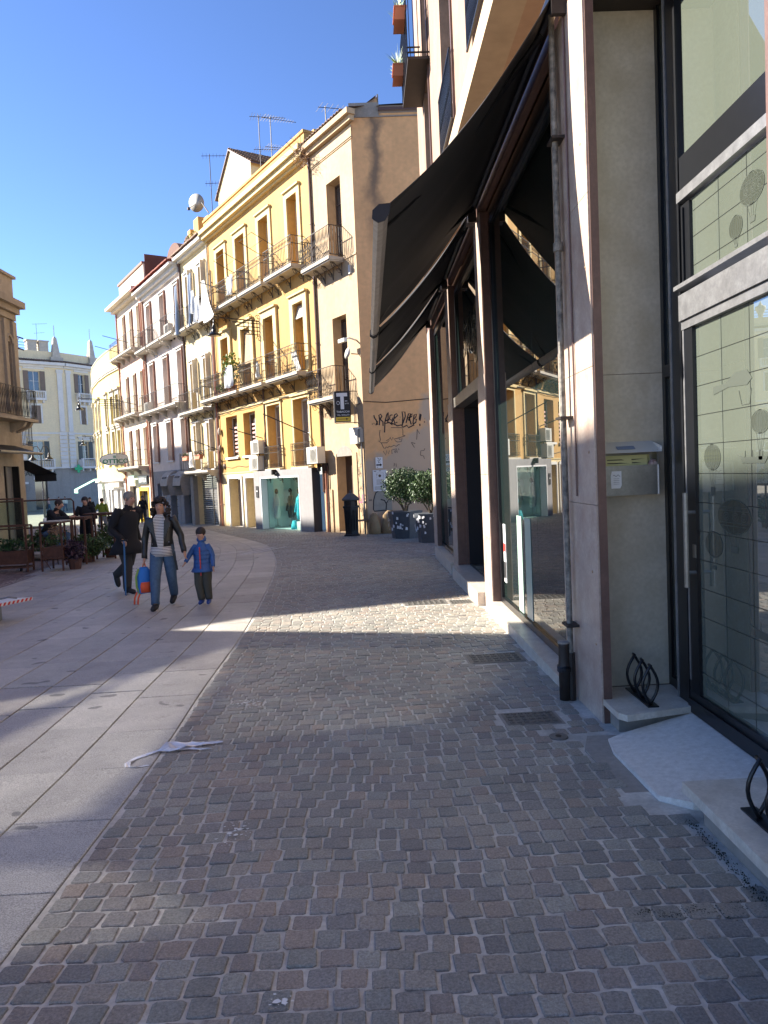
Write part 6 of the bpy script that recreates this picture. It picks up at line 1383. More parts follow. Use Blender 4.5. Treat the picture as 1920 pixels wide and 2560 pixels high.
o = ob('railing', railing_mesh(5.4, 1.1, .7, .12, 'mesh', M['black']), bo, (24, 0, 4.3))
mb = MB(); mb.box(27.95, 28.95, -.3, -.25, -.6, 2.5); o = lobj(mb, 'shop_window', 'glassb'); mb = MB(); mb.box(27.9, 27.96, -.2, .06, -.6, 2.5); mb.box(28.94, 29.0, -.2, .06, -.6, 2.5); lobj(mb, 'shop_frame', 'black')
t = thing('shop_awning', 'black rolled out awning with a pale front edge at the left edge of the frame', 'awning', (LX, 27.2, 3.0), 0); mb = MB(); mb.poly((0, -1.6, .3), (0, 1.7, .3), (1.0, 1.7, -.05), (1.0, -1.6, -.05)); mb.build('canopy', M['fabric'], t); MB().tube([(1.0, -1.6, -.05), (1.0, 1.7, -.05)], .06, 8).build('front_bar', M['steel'], t)
t = thing('shop_awning', 'small folded black awning on the far corner of the left house', 'awning', (LX, 29.7, 2.55), 0); mb = MB(); mb.poly((-.8, 0, .2), (.1, 0, .2), (.5, 1.6, -.35), (-.4, 1.6, -.35)); mb.poly((-.4, 1.6, -.35), (.5, 1.6, -.35), (.5, 1.62, -.65), (-.4, 1.62, -.65)); mb.build('canopy', M['fabric'], t)
t = thing('end_balcony', 'dark balcony cluttered with chairs on the end of the left house', 'balcony', (LX, 29.55, 3.35), 0); MB().box(-1.6, -.05, .002, 1.0, -.2, 0).build('slab', M['tanold'], t)
o = ob('railing', railing_mesh(1.5, 1.05, 1.0, .12, 'bars', M['black']), t, (-1.55, 0, 0)); MB().box(-1.2, -.6, .3, .8, .0, .8).build('cupboard', M['wood'], t)
t = thing('side_tower', 'curved tan shaft standing behind the left house before the palazzo', 'building', (-17.15, 33.5, 0)); MB().lathe([(.9, -1), (.9, 4.5), (1.35, 6.6), (1.4, 7.1)], n=16).build('wall', M['tanold'], t)
t = thing('wall_sconce', 'two short dark iron hooks high on the end wall of the left house', 'hook', (LX, 29.55, 7.6), 0); MB().tube([(0, 0, 0), (.05, .55, 0)], .03, 5).build('hook', M['iron'], t); MB().tube([(0, 0, -.45), (.05, .55, -.45)], .03, 5).build('hook', M['iron'], t)
# unseen houses added left of the frame, outlines shaped to shade the street
def block(name, label, pts, m='tanold', depth=9):
    t = thing(name, label, 'building', (0, 0, 0)); mb = MB()
    mb.prism([(LX - .02, y, z) for y, z in pts], (-depth, 0, 0)); mb.build('wall', M[m], t)
    mb = MB()
    ys_ = [p[0] for p in pts]; y = min(ys_) + 1.2
    while y < max(ys_) - 1.5:
        for z in (.4, 4.2, 7.4):
            top = 99
            for (ya, za), (yb, zb_) in zip(pts, pts[1:]):
                if ya != yb and min(ya, yb) <= y + .5 <= max(ya, yb) and max(za, zb_) > 0: top = min(za, zb_)
            if z + 2.1 < top: mb.box(LX, LX + .05, y, y + 1.1, z, z + 1.9)
        y += 2.8
    mb.build('shutters', M['shut'], t, kind='stuff'); return t
block('street_shade_block', 'tan two storey house across the street just out of the left edge', [(4.9, -1.2), (4.9, 6.0), (22, 6.0), (22, -1.2)])  # added out of view; its mass keeps direct sun off the ground
scr = thing('light_screen', 'tall slatted screen wall on the roof of the tan house across the street', 'screen', (0, 0, 0))  # invented screen: its outline and gaps cast the sun band and patches
top = [(4.9, 11.9), (12.1, 11.5), (12.101, 7.1), (12.95, 7.6), (13.4, 8.15), (14.9, 9.65), (14.95, 11.2), (22, 10.6)]  # outline sets the shade edge; the notch lets a sunlit band through
OPEN = [([(7.86, 7.02), (8.97, 7.16), (9.97, 7.3), (11.28, 7.72), (10.65, 7.80), (8.94, 7.82), (7.85, 7.80), (7.21, 7.75), (6.9, 7.5)], .74),  # openings imitate window-reflected sun as soft patches on the paving
        ([(8.3, 6.3), (8.87, 6.6), (9.33, 6.95), (9.89, 7.2), (9.7, 7.2), (9.07, 7.03), (8.55, 6.75)], .7),
        ([(6.0, 7.0), (6.5, 7.2), (6.75, 8.0), (6.45, 8.35), (6.1, 8.0)], .86),
        ([(11.17, 7.74), (11.3, 9.4), (10.4, 9.45), (8.98, 9.0), (8.37, 8.05), (8.33, 7.95), (9.43, 7.95)], .9)]
def col_iv(poly, y):
    zs = []
    for (a0, b0), (a1, b1) in zip(poly, poly[1:] + poly[:1]):
        if (a0 - y) * (a1 - y) < 0: zs.append(b0 + (b1 - b0) * (y - a0) / (a1 - a0))
    return (min(zs), max(zs)) if len(zs) >= 2 else None
p_ = .045; y = 4.9; sb = MB(); X0 = LX - .06
while y < 22 - p_ / 2:
    yc = y + p_ / 2; zt = 6
    for (a0, b0), (a1, b1) in zip(top, top[1:]):
        if a0 <= yc <= a1: zt = b0 + (b1 - b0) * (yc - a0) / (a1 - a0)
    z = 6.0; iv = sorted([(c[0], c[1], f) for c, f in ((col_iv(P, yc), f) for P, f in OPEN) if c])
    for a, b, f in iv:
        a = max(a, z)
        if b <= a: continue
        if a > z: sb.box(X0, X0 + .006, y, y + p_, z, a)
        sb.box(X0, X0 + .006, y, y + p_ * f, a, b); z = b
    if zt > z: sb.box(X0, X0 + .006, y, y + p_, z, zt)
    y += p_
sb.build('slats', M['wood'], scr, kind='stuff')
back = block('rear_shade_block', 'tall pale house further back behind the left house', [(34.5, -1.2), (34.5, 21.8), (46, 16), (48.2, 19.2), (53.5, 16.8), (53.5, -1.2)], 'greybeige', 8)  # invented mass; its sloping top follows the shade line wanted on the row
back.location = (-20, 0, 0)
# ------------------------------------------------------------ planters, cafe furniture, board
def hexplanter(label, x, y, r, h, crown_r, seed):
    t = thing('planter', label, 'planter', (x, y, gz(y)), .2, 'blue grey steel planters')
    stack(MB(), [(r*.78, 0), (r, h), (r, h + .02), (r*.94, h + .02)], 6).build('box', M['planter'], t)
    MB().lathe([(.001, h + .0), (r*.9, h + .0)], n=10).build('soil', M['soil'], t)
    q = random.Random(seed); mb = MB()
    for k in range(22):
        a = q.choice([3.4, 3.9, 4.4, 2.9]) + q.random()*.4; zz = q.uniform(.25, h*.95); rr = (r*.78 + (r*.22)*zz/h)*.88; cx, cy = rr*math.cos(a), rr*math.sin(a); tx, ty = -math.sin(a), math.cos(a); s = q.uniform(.015, .04)
        nx, ny = math.cos(a)*.16*r, math.sin(a)*.16*r
        mb.poly((cx+nx-tx*s, cy+ny-ty*s, zz), (cx+nx+tx*s, cy+ny+ty*s, zz), (cx+nx+tx*s, cy+ny+ty*s, zz+s*2), (cx+nx-tx*s*.6, cy+ny-ty*s, zz+s*2.6))
    mb.build('sticker', M['paper'], t, kind='stuff')
    b = thing('shrub', ('round clipped shrub in the larger planter by the corner house' if seed == 3 else 'round clipped shrub in the smaller planter by the last pier'), 'shrub', (x, y, gz(y) + h), 0, 'clipped shrubs in the planters')
    for k in range(7):
        a = k*.9 + seed; m = MB(); m.tube([(q.gauss(0, .03), q.gauss(0, .03), -.05), (math.cos(a)*.12, math.sin(a)*.12, .2), (math.cos(a)*crown_r*.55, math.sin(a)*crown_r*.55, .48)], [.025, .02, .01], 5); m.build('branch', M['bark'], b)
    mb = MB(); leaves(mb, (0, 0, .28 + crown_r*.80), (crown_r, crown_r, crown_r*.80), 5200, .034, seed, .55); leaves(mb, (0, 0, .28 + crown_r*.80), (crown_r*.75, crown_r*.75, crown_r*.62), 1500, .05, seed+5, 0)
    mb.build('foliage', M['leaf'], b, kind='stuff')
hexplanter('large blue grey steel planter beside the side wall of the corner house', 1.12, 22.9, .56, .82, .66, 3)
hexplanter('nearer smaller blue grey planter half hidden by the last shop pier', 1.72, 20.8, .46, .8, .58, 8)
# corten cafe furniture
CZ = -.315
def frame_box(parent, x0, x1, y0, y1, z0, z1, r=.02, m='rust'):
    for x in (x0, x1):
        for y in (y0, y1): MB().box(x - r, x + r, y - r, y + r, z0, z1).build('post', M[m], parent)
def rails(parent, x0, x1, y0, y1, z, r=.018, m='rust'):
    mb = MB(); mb.box(x0 + .021, x1 - .021, y0 - r, y0 + r, z - r, z + r); mb.box(x0 + .021, x1 - .021, y1 - r, y1 + r, z - r, z + r); mb.box(x0 - r, x0 + r, y0 + .021, y1 - .021, z - r, z + r); mb.box(x1 - r, x1 + r, y0 + .021, y1 - .021, z - r, z + r); mb.build('rail', M[m], parent)
t = thing('wind_screen', 'rusty steel planter with a tall glass wind screen and castors at the left edge', 'wind screen', (-9.0, 17.45, gz(17.45)))
frame_box(t, -1.0, .95, 0, .32, .0, 1.08); MB().box(.91, .95, -.02, .02, 1.08, 1.72).build('post', M['rust'], t); MB().box(-.98, .93, .0, .3, .18, .5).build('trough', M['rust'], t)
rails(t, -1.0, .95, 0, .32, .1); rails(t, -1.0, .95, 0, .32, 1.08); MB().box(-1.02, .91, -.018, .018, 1.70, 1.735).build('top_rail', M['rust'], t)
MB().box(-1.0, .9, -.004, .002, 1.12, 1.69).build('pane', M['clear'], t); MB().box(-1.0, .92, -.03, -.024, .5, 1.06).build('pane', M['clear'], t)
for x in (.75, -.1): w_ = MB(); w_.lathe([(.001, -.015), (.04, -.015), (.04, .015), (.001, .015)], n=10); o = w_.build('castor', M['black'], t, loc=(x, .1, .04)); o.rotation_euler = (0, math.pi/2, 0)
g_ = thing('grasses', 'bushy green plants growing behind the glass of the wind screen', 'plants', (-9.0, 17.6, gz(17.45) + .48)); mb = MB(); leaves(mb, (0, 0, .12), (.95, .14, .2), 1400, .045, 31, 0); leaves(mb, (-.3, 0, .25), (.6, .12, .2), 400, .045, 32, 0); mb.build('foliage', M['leaf'], g_, kind='stuff')
t = thing('bar_table', 'narrow rusty steel plant stand with a white top, nearest of the cafe tables', 'table', (-7.38, 17.25, gz(17.3)))
frame_box(t, -.24, .24, 0, .6, 0, 1.12, .018); rails(t, -.24, .24, 0, .6, 1.12); rails(t, -.24, .24, 0, .6, .3); MB().box(-.24, .24, .02, .58, 1.14, 1.16).build('top', M['slab'], t); MB().box(-.22, .22, .02, .58, .32, .55).build('trough', M['rust'], t)
mb = MB(); mb.tube([(-.2, 0, .3), (-.05, 0, .05)], .01, 4); mb.build('brace', M['rust'], t)
d = thing('dry_plant', 'brown dried flowering plant inside the nearest rusty stand', 'plant', (-7.38, 17.5, gz(17.3) + .55)); leaves(MB(), (0, 0, .18), (.24, .22, .16), 260, .035, 33, 0).build('foliage', M['leaf'], d, kind='stuff'); leaves(MB(), (.02, 0, .35), (.18, .16, .2), 190, .04, 34, 0).build('dry_heads', M['leafd'], d, kind='stuff')
for nm, x, y, H_, W_ in (('tall rusty bar table where the seated man leans', -7.42, 18.75, 1.15, .5), ('farther rusty bar table beside the standing person in black', -7.15, 20.1, 1.2, .5)):
    t = thing('bar_table', nm, 'table', (x, y, gz(y)), 0, 'rusty steel bar tables'); frame_box(t, -W_/2, W_/2, 0, .5, 0, H_, .02); rails(t, -W_/2, W_/2, 0, .5, H_); MB().box(-W_/2 - .3, W_/2 + .02, -.03, .53, H_ + .02, H_ + .045).build('top', M['rust'], t)
t = thing('wind_screen', 'long bare rusty rail frame behind the seated man', 'wind screen', (-8.8, 19.4, gz(19.4))); mb = MB(); mb.tube([(-1.4, 0, 1.66), (1.08, 0, 1.66), (1.14, 0, 1.6), (1.14, 0, 0)], .022, 6); mb.tube([(-1.4, 0, .95), (.4, 0, .95)], .02, 6); mb.build('rail', M['rust'], t); MB().box(-1.4, 1.1, -.003, .003, .97, 1.64).build('pane', M['clear'], t)
def bush(name, label, loc, r, n, m, size, seed, extra=None):
    t = thing(name, label, 'shrub', loc); mb = MB(); mb.lathe([(.13, 0), (.17, .25)], n=10); mb.build('pot', M['rust'], t)
    q = random.Random(seed)
    for k in range(5): MB().tube([(0, 0, .2), (q.gauss(0, .15)*r[0]*2, q.gauss(0, .1), .25 + r[2]*1.2)], [.012, .006], 4).build('branch', M['bark'], t)
    leaves(MB(), (0, 0, r[2] + .12), r, n, size, seed, .25).build('foliage', M[m], t, kind='stuff'); return t
bush('shrub', 'dense round green shrub at the kerb beside the cafe tables', (-7.35, 19.3, gz(19.3)), (.5, .45, .3), 2200, 'leaf', .04, 41)
bush('shrub', 'taller dark leafy shrub behind the round one by the cafe tables', (-7.2, 20.6, gz(20.6)), (.5, .4, .40), 1100, 'leaf', .05, 42)
bush('shrub', 'purple leaved plant spilling over the paving beside the nearest stand', (-6.98, 17.55, gz(17.5)), (.26, .22, .28), 800, 'leafp', .045, 43)
bush('shrub', 'dark green shrub in a pale bowl behind the nearest rusty stand', (-9.3, 21.6, gz(21.6)), (.85, .4, .34), 1300, 'leaf', .06, 44)
t = thing('bowl', 'wide pale stone bowl under the dark green shrub behind the cafe stand', 'bowl', (-9.0, 21.0, gz(21))); MB().lathe([(.3, 0), (.5, .05), (.6, .2), (.55, .2)], n=14).build('bowl', M['slab'], t, True)
t = thing('bar_stool', 'rusty bar stool under the seated man', 'stool', (-8.12, 18.85, gz(18.8))); MB().lathe([(.001, .76), (.18, .76), (.18, .8), (.001, .8)], n=12).build('seat', M['rust'], t)
for a in range(4): MB().tube([(.1*math.cos(a*1.57+.8), .1*math.sin(a*1.57+.8), .76), (.2*math.cos(a*1.57+.8), .2*math.sin(a*1.57+.8), 0)], .012, 4).build('leg', M['rust'], t)
# board with striped tape at left edge
t = thing('platform_board', 'low white platform end edged with red and white tape at the left edge', 'platform', (-5.0, 10.0, gz(10)))
mb = MB(); mb.prism([(-1.6, -1.0, .25), (-.35, -.82, .25), (.22, .42, .25), (-1.6, .46, .25)], (0, 0, .03)); mb.build('board', M['white_p'], t)
mb = MB(); A, B_ = Vector((-.352, -.835, .245)), Vector((.235, .425, .245)); n = 20
for k in range(n):
    p = A.lerp(B_, k/n); q_ = A.lerp(B_, (k + .5)/n); p2 = A.lerp(B_, (k+.35)/n); q2 = A.lerp(B_, (k + .85)/n)
    mb.poly(p, q_, q2 + Vector((0, 0, .04)), p2 + Vector((0, 0, .04)))
mb.build('tape_stripe', M['red'], t, kind='stuff'); MB().prism([(-.35, -.828, .244), (.228, .428, .244), (.228, .428, .286), (-.35, -.828, .286)], (.002, .0, 0)).build('tape', M['paper'], t)
MB().box(-1.4, -.15, -.3, .3, 0, .25).build('foot', M['steel'], t)
t = thing('latch', 'small metal fittings lying on the white platform board', 'fitting', (-5.0, 10.05, gz(10) + .282)); MB().tube([(-.2, .2, .01), (-.05, .25, .03), (.05, .3, .01)], .012, 4).build('bar', M['steel'], t); MB().tube([(-.35, .15, .01), (-.3, .2, .05), (-.25, .15, .01)], .01, 4).build('hook', M['iron'], t)
# strip drain grates in the granite
for k, (x, y) in enumerate(((-5.2, 16.3), (-4.9, 17.0))):
    t = thing('drain_grate', ('nearer' if k == 0 else 'farther') + ' narrow drain grate in the granite behind the man with the cane', 'drain', (x, y, gz(y) + .002), .12); mb = MB()
    for i in range(16): mb.box(-.55 + .07*i, -.515 + .07*i, -.06, .06, 0, .003)
    mb.build('slots', M['joint'], t)
t = thing('market_stand', 'white and red stand with dark legs on the far square', 'stand', (-39.5, 76, gz(76))); MB().box(-1.4, 1.4, -.3, .3, .3, 2.0).build('panel', M['white_p'], t); MB().box(-1.5, 1.5, -.35, .35, 0, .29).build('base', M['red'], t); MB().box(-.7, -.4, -.33, -.31, .3, 2).build('stripe', M['ink'], t); MB().box(.4, .7, -.33, -.31, .3, 2).build('stripe', M['ink'], t)
# ------------------------------------------------------------ people
def V(*a): return Vector(a)
def skin_body(joints, edges, radii, m, parent, sub=1, name='body'):
    names = list(joints); me = bpy.data.meshes.new(name); me.from_pydata([tuple(joints[n]) for n in names], [(names.index(a), names.index(b)) for a, b in edges], []); me.update()
    o = bpy.data.objects.new(name, me); COL.objects.link(o)
    o.modifiers.new('skin', 'SKIN'); s = o.modifiers.new('sub', 'SUBSURF'); s.levels = s.render_levels = sub
    for i, n in enumerate(names):
        sv = me.skin_vertices[0].data[i]; r = radii.get(n, .04); sv.radius = (r, r); sv.use_root = (n == 'pelvis')
    dg = bpy.context.evaluated_depsgraph_get(); dg.update(); nm = bpy.data.meshes.new_from_object(o.evaluated_get(dg)); bpy.data.objects.remove(o); bpy.data.meshes.remove(me)
    nm.name = name; nm.materials.clear(); nm.materials.append(m); nm.polygons.foreach_set('use_smooth', [True]*len(nm.polygons)); return ob(name, nm, parent)
def wrinkle(mb, amt=.006, f=14.):
    for i, v in enumerate(mb.v): n_ = mnoise.noise_vector(v * f); mb.v[i] = v + n_ * amt + mnoise.noise_vector(v * f * .45) * amt * 1.3
    return mb
def person(label, loc, rz, H, J, top, bottom, shoe, hair='short', hairm='hair', coatlen=0., build=1., group=None, top_name='jacket', fine=True, thick=1., collar=True, hd=1., legw=1.12):
    t = thing('person', label, 'person', loc, rz, group); S = H / 1.7; k = {n: Vector(v) * S for n, v in J.items()}
    ed = [('pelvis','waist'),('waist','chest'),('chest','neck'),('neck','headlow'),('headlow','headtop'),('chest','shL'),('chest','shR'),('pelvis','hipL'),('pelvis','hipR'),('headlow','nose')]
    k['waist'] = k['pelvis'].lerp(k['chest'], .45); hc = k['head']; f = k.pop('face', V(0, -1, 0) * S).normalized(); up = V(0, 0, 1)
    k.pop('head'); k['headlow'] = hc - up*.045*S + f*.012*S; k['headtop'] = hc + up*.05*S - f*.008*S; k['nose'] = hc + f*.112*S - up*.02*S
    R = dict(pelvis=.10, waist=.095, chest=.11, neck=.05, headlow=.072, headtop=.084, nose=.014, shL=.052, shR=.052, hipL=.075, hipR=.075, elL=.036, elR=.036, wrL=.024, wrR=.024, knL=.048, knR=.048, anL=.034, anR=.034, toL=.03, toR=.03)
    for s in 'LR':
        ed += [('sh'+s,'el'+s),('el'+s,'wr'+s),('hip'+s,'kn'+s),('kn'+s,'an'+s),('an'+s,'to'+s)]
        d = (k['wr'+s] - k['el'+s]).normalized(); sd_ = d.cross(V(0, 1, .2)).normalized(); pn = d.cross(sd_).normalized(); pal = k['wr'+s] + d*.065*S; k['pa'+s] = pal; R['pa'+s] = .026; ed.append(('wr'+s, 'pa'+s))
        if fine:
            for i, (o_, L) in enumerate(((-1.5, .062), (-.5, .072), (.5, .068), (1.5, .054))):
                a = pal + pn*o_*.019*S + d*.02*S; b_ = a + d*L*.5*S; c = b_ + (d*.4 - sd_*.6 if s == 'L' else d*.4 + sd_*.6)*L*.55*S
                for nm_, q in (('fa', a), ('fb', b_), ('fc', c)): k[nm_+s+str(i)] = q; R[nm_+s+str(i)] = .0085
                ed += [('pa'+s, 'fa'+s+str(i)), ('fa'+s+str(i), 'fb'+s+str(i)), ('fb'+s+str(i), 'fc'+s+str(i))]
            a = k['wr'+s] + d*.03*S - pn*.03*S; b_ = a + (d*.7 - pn*.5)*.045*S; k['ta'+s] = a; k['tb'+s] = b_; R['ta'+s] = .011; R['tb'+s] = .009; ed += [('wr'+s, 'ta'+s), ('ta'+s, 'tb'+s)]
    R['headlow'] *= hd; R['headtop'] *= hd
    R = {n: r * S for n, r in R.items()}
    body = skin_body(k, ed, R, M['skin'], t)
    # face
    rt = f.cross(up).normalized()
    if fine:
        fc = MB()
        for s in (-1, 1): fc.ball(hc + f*.082*S + rt*s*.032*S + up*.004*S, .009*S, None, .006*S, 6, 4)
        fc.build('eyes', M['ink'], t); fc = MB(); fc.ball(hc + f*.082*S - up*.055*S, .022*S, .012*S, .005*S, 8, 4); fc.build('mouth', mat('lips', (.35, .10, .09), .5) if 'lips' not in bpy.data.materials else bpy.data.materials['lips'], t)
        fc = MB()
        for s in (-1, 1): fc.ball(hc + rt*s*.088*S - up*.01*S, .012*S, .018*S, .03*S, 6, 5)
        fc.build('ears', M['skin'], t, True)
    hm = MB(); q = random.Random(len(label))
    if hair == 'curly':
        for i in range(150):
            u = Vector((q.gauss(0, 1), q.gauss(0, 1), q.gauss(0, 1))).normalized()
            if u.dot(f) > .25 and u.z < .55: continue
            c = hc + up*.02*S + u*.105*S
            if u.z < -.2 or i % 2: c -= up * q.uniform(.02, .24)*S; c += Vector((u.x, u.y, 0)) * .035*S
            if (c - hc).dot(f) > .05*S and c.z < hc.z + .06*S: continue
            hm.ball(c, q.uniform(.022, .038)*S, None, None, 6, 4)
    elif hair == 'hood': hm.loft([(hc - up*.17*S - f*.03*S, .1*S, .085*S, 0), (hc - up*.12*S - f*.05*S, .115*S, .09*S, 0), (hc - up*.06*S - f*.075*S, .085*S, .05*S, 0)], 12)
    if hair in ('short', 'hood'):
        h2_ = hm if hair == 'short' else MB(); c = hc + up*.035*S*hd - f*.018*S; h2_.ball(c, .094*S*hd, .1*S*hd, .095*S*hd, 12, 8)
        if hair == 'hood': h2_.build('hair', M[hairm], t, True)
    hm.build('hood' if hair == 'hood' else 'hair', top if hair == 'hood' else M[hairm], t, True)
    # top garment
    g = MB(); pe, ch, ne = k['pelvis'], k['chest'], k['neck']; sl = (k['shR'] - k['shL']); ang = math.atan2(sl.y, sl.x); sw_ = sl.length / 2
    ln = coatlen * S
    secs = []
    if ln: secs += [(pe - up*ln, (.2 + ln*.32)*S*build, (.17 + ln*.30)*S*build, ang), (pe - up*ln*.5, (.19 + ln*.16)*S*build, (.155 + ln*.16)*S*build, ang)]
    secs += [(pe - up*.03*S, .178*S*build, .135*S*build, ang), (pe.lerp(ch, .45), .162*S*build, .122*S*build, ang), (ch - up*.03*S, .182*S*build, .13*S*build, ang), (ch + up*.07*S, sw_ + .015*S, .11*S*build, ang), (ch + up*.115*S, sw_*.78, .085*S, ang), (ne - up*.01*S, .07*S, .066*S, ang)]
    if collar: secs += [(ne + up*.035*S, .068*S, .064*S, ang)]
    g.loft(secs, 18)
    for s in 'LR':
        a, e, w_ = k['sh'+s], k['el'+s], k['wr'+s]; pts = [ch.lerp(a, .6), a, a.lerp(e, .35), a.lerp(e, .7), e, e.lerp(w_, .4), e.lerp(w_, .8), w_ + (w_ - e).normalized()*.01*S]
        g.tube(pts, [x*S*thick for x in (.07, .068, .062, .056, .052, .048, .044, .042)], 12)
    wrinkle(g, .009*S).build(top_name, top, t, True)
    b = MB(); b.loft([(pe - up*.1*S, .155*S*build, .12*S*build, ang), (pe - up*.04*S, .168*S*build, .125*S*build, ang), (pe + up*.05*S, .16*S*build, .118*S*build, ang), (pe + up*.09*S, .15*S*build, .11*S*build, ang)], 16)
    for s in 'LR':
        h_, n_, a = k['hip'+s], k['kn'+s], k['an'+s]; pts = [pe.lerp(h_, .6) + up*.0, h_ - up*.04*S, h_.lerp(n_, .5), n_, n_.lerp(a, .4), n_.lerp(a, .8), a + up*.01*S]
        b.tube(pts, [x*S*build*legw for x in (.085, .092, .086, .070, .064, .058, .055)], 12)
    wrinkle(b, .006*S, 11).build('trousers', bottom, t, True)
    for s in 'LR':
        a, to = k['an'+s], k['to'+s]; d = (to - a).normalized(); sh_ = MB(); heel = a - d*.045*S - up*.02*S; z0 = min(a.z, to.z)
        sh_.tube([heel - d*.02*S, heel, a + d*.03*S - up*.022*S, a.lerp(to, .6) - up*.012*S, to, to + d*.035*S], [.024*S, .047*S, .052*S, .048*S, .042*S, .018*S], 10); so__ = sh_.build('shoe', shoe[0], t, True)
        sp_ = MB(); pr = d.cross(up).normalized(); n_ = d.cross(pr).normalized() * (1 if d.cross(pr).z < 0 else -1)
        P = [heel - d*.035*S - pr*.03*S, heel - d*.035*S + pr*.03*S, a.lerp(to, .5) + pr*.042*S - up*.0, to + pr*.035*S, to + d*.05*S, to - pr*.035*S, a.lerp(to, .5) - pr*.042*S]
        P = [p + n_*(.030*S if i in (0, 1) else .032*S) for i, p in enumerate(P)]; sp_.prism(P, n_*.016*S); sp_.build('sole', shoe[1], so__)
    return t, k, S
B0 = dict(pelvis=(0,0,.93), chest=(0,0,1.27), neck=(0,0,1.46), head=(0,-.02,1.59), shL=(-.18,0,1.39), shR=(.18,0,1.39), elL=(-.25,.02,1.12), elR=(.25,.02,1.12), wrL=(-.26,-.08,.88), wrR=(.26,-.08,.88), hipL=(-.09,0,.88), hipR=(.09,0,.88), knL=(-.10,-.03,.50), knR=(.10,-.03,.50), anL=(-.11,0,.08), anR=(.11,0,.08), toL=(-.12,-.15,.035), toR=(.12,-.15,.035))
def pose(**kw): d = dict(B0); d.update(kw); return d
WS = (M['ink'], M['white_p'])
# woman
stripe = bpy.data.materials.new('striped top'); stripe.use_nodes = True; n = stripe.node_tree.nodes; l = stripe.node_tree.links
tc = n.new('ShaderNodeTexCoord'); sx = n.new('ShaderNodeSeparateXYZ'); l.new(tc.outputs['Object'], sx.inputs[0]); mu = n.new('ShaderNodeMath'); mu.operation = 'MULTIPLY'; mu.inputs[1].default_value = 45; l.new(sx.outputs[2], mu.inputs[0]); fr_ = n.new('ShaderNodeMath'); fr_.operation = 'FRACT'; l.new(mu.outputs[0], fr_.inputs[0])
cr = n.new('ShaderNodeValToRGB'); cr.color_ramp.interpolation = 'CONSTANT'; cr.color_ramp.elements[0].color = (.65, .60, .55, 1); cr.color_ramp.elements[1].position = .62; cr.color_ramp.elements[1].color = (.03, .03, .05, 1); l.new(fr_.outputs[0], cr.inputs[0]); l.new(cr.outputs[0], n['Principled BSDF'].inputs['Base Color'])
wz = gz(10.9) - .01
wo_, wk, wS = person('woman in a black leather jacket and jeans holding a small child by the hand', (-3.05, 10.9, wz), rad(2), 1.60,
    pose(pelvis=(.0,0,.93), shL=(-.19,0,1.37), shR=(.19,0,1.37), elL=(-.27,.04,1.08), wrL=(-.275,-.06,.80), elR=(.29,.02,1.10), wrR=(.345,-.08,.87), hipL=(-.09,-.01,.88), hipR=(.09,.01,.88), knL=(-.10,-.16,.50), anL=(-.08,-.32,.09), toL=(-.08,-.47,.05), knR=(.11,.0,.50), anR=(.08,.24,.16), toR=(.07,.12,.06)),
    M['leather'], M['denim'], WS, 'curly', collar=False, build=1.03, top_name='jacket')
mb = MB(); mb.loft([((0, -.03, .76), .168, .115, 0), ((0, -.03, .83), .17, .12, 0), ((0, -.025, .90), .163, .118, 0)], 18); mb.build('shirt_hem', stripe, wo_, True)
mb = MB(); P0 = [(-.03, -.142, .86), (.04, -.144, .86), (.06, -.15, 1.05), (.08, -.152, 1.18), (.085, -.13, 1.31), (.05, -.10, 1.37), (-.05, -.10, 1.37), (-.085, -.13, 1.31), (-.075, -.152, 1.18), (-.055, -.15, 1.05)]; mb.prism(P0, (0, .02, 0)); mb.build('shirt_front', stripe, wo_)
mb = MB()
for s in (-1, 1): mb.prism([(s*.055, -.158, 1.0), (s*.17, -.148, 1.24), (s*.12, -.135, 1.33), (s*.078, -.155, 1.28)], (0, .008, 0))
mb.build('lapels', M['leather'], wo_); mb = MB()
for x, z in ((-.13, 1.24), (.13, 1.27), (.15, 1.2), (-.12, 1.13), (-.11, .95), (.13, .97)): mb.ball((x, -.14, z), .009, None, None, 6, 4)
mb.tube([(-.15, -.139, 1.16), (-.06, -.146, 1.07)], .004, 4); mb.build('studs', M['chrome'], wo_)
mb = MB(); mb.ribbon([(.16, -.10, .93), (.18, -.12, .8), (.2, -.11, .68), (.215, -.1, .55)], .035); mb.ribbon([(.165, -.08, .9), (.2, -.09, .72)], .02); mb.build('belt_strap', M['leather'], wo_)
hp = Matrix.Translation(wo_.location) @ Matrix.Rotation(rad(2), 4, 'Z') @ (wk['paL'] if 'paL' in wk else wk['wrL'])
t = thing('backpack', 'small blue and orange child backpack carried low in the hand of the woman', 'backpack', (hp.x - .01, hp.y - .0, hp.z - .46))
mb = MB(); mb.loft([((0, 0, 0), .09, .055, .5), ((0, 0, .03), .115, .075, .5), ((0, 0, .2), .115, .075, .5), ((.0, 0, .32), .095, .06, .5), ((.0, 0, .38), .05, .03, .5)], 16); wrinkle(mb, .006).build('bag', M['blue'], t, True)
mb = MB(); mb.loft([((.03, -.045, .015), .075, .04, .5), ((.03, -.05, .1), .08, .045, .5), ((.03, -.045, .165), .07, .035, .5)], 12); mb.build('pocket', M['orange'], t, True)
mb = MB(); mb.tube([(-.06, -.05, .36), (-.09, -.09, .25), (-.09, -.085, .1), (-.06, -.06, .0)], .016, 5); mb.build('shoulder_strap', mat('lime strap', (.2, .35, .08), .7), t)
for x, y in ((-.05, -.05), (-.11, -.02)): mb = MB(); mb.ribbon([(x, y, .02), (x - .03, y - .03, -.06), (x - .05, y, -.16)], .026); mb.build('dangling_strap', M['orange'], t)
mb = MB(); mb.tube([(-.02, 0, .37), (-.01, 0, .43), (.02, 0, .43), (.03, 0, .37)], .008, 5); mb.build('handle', M['orange'], t)
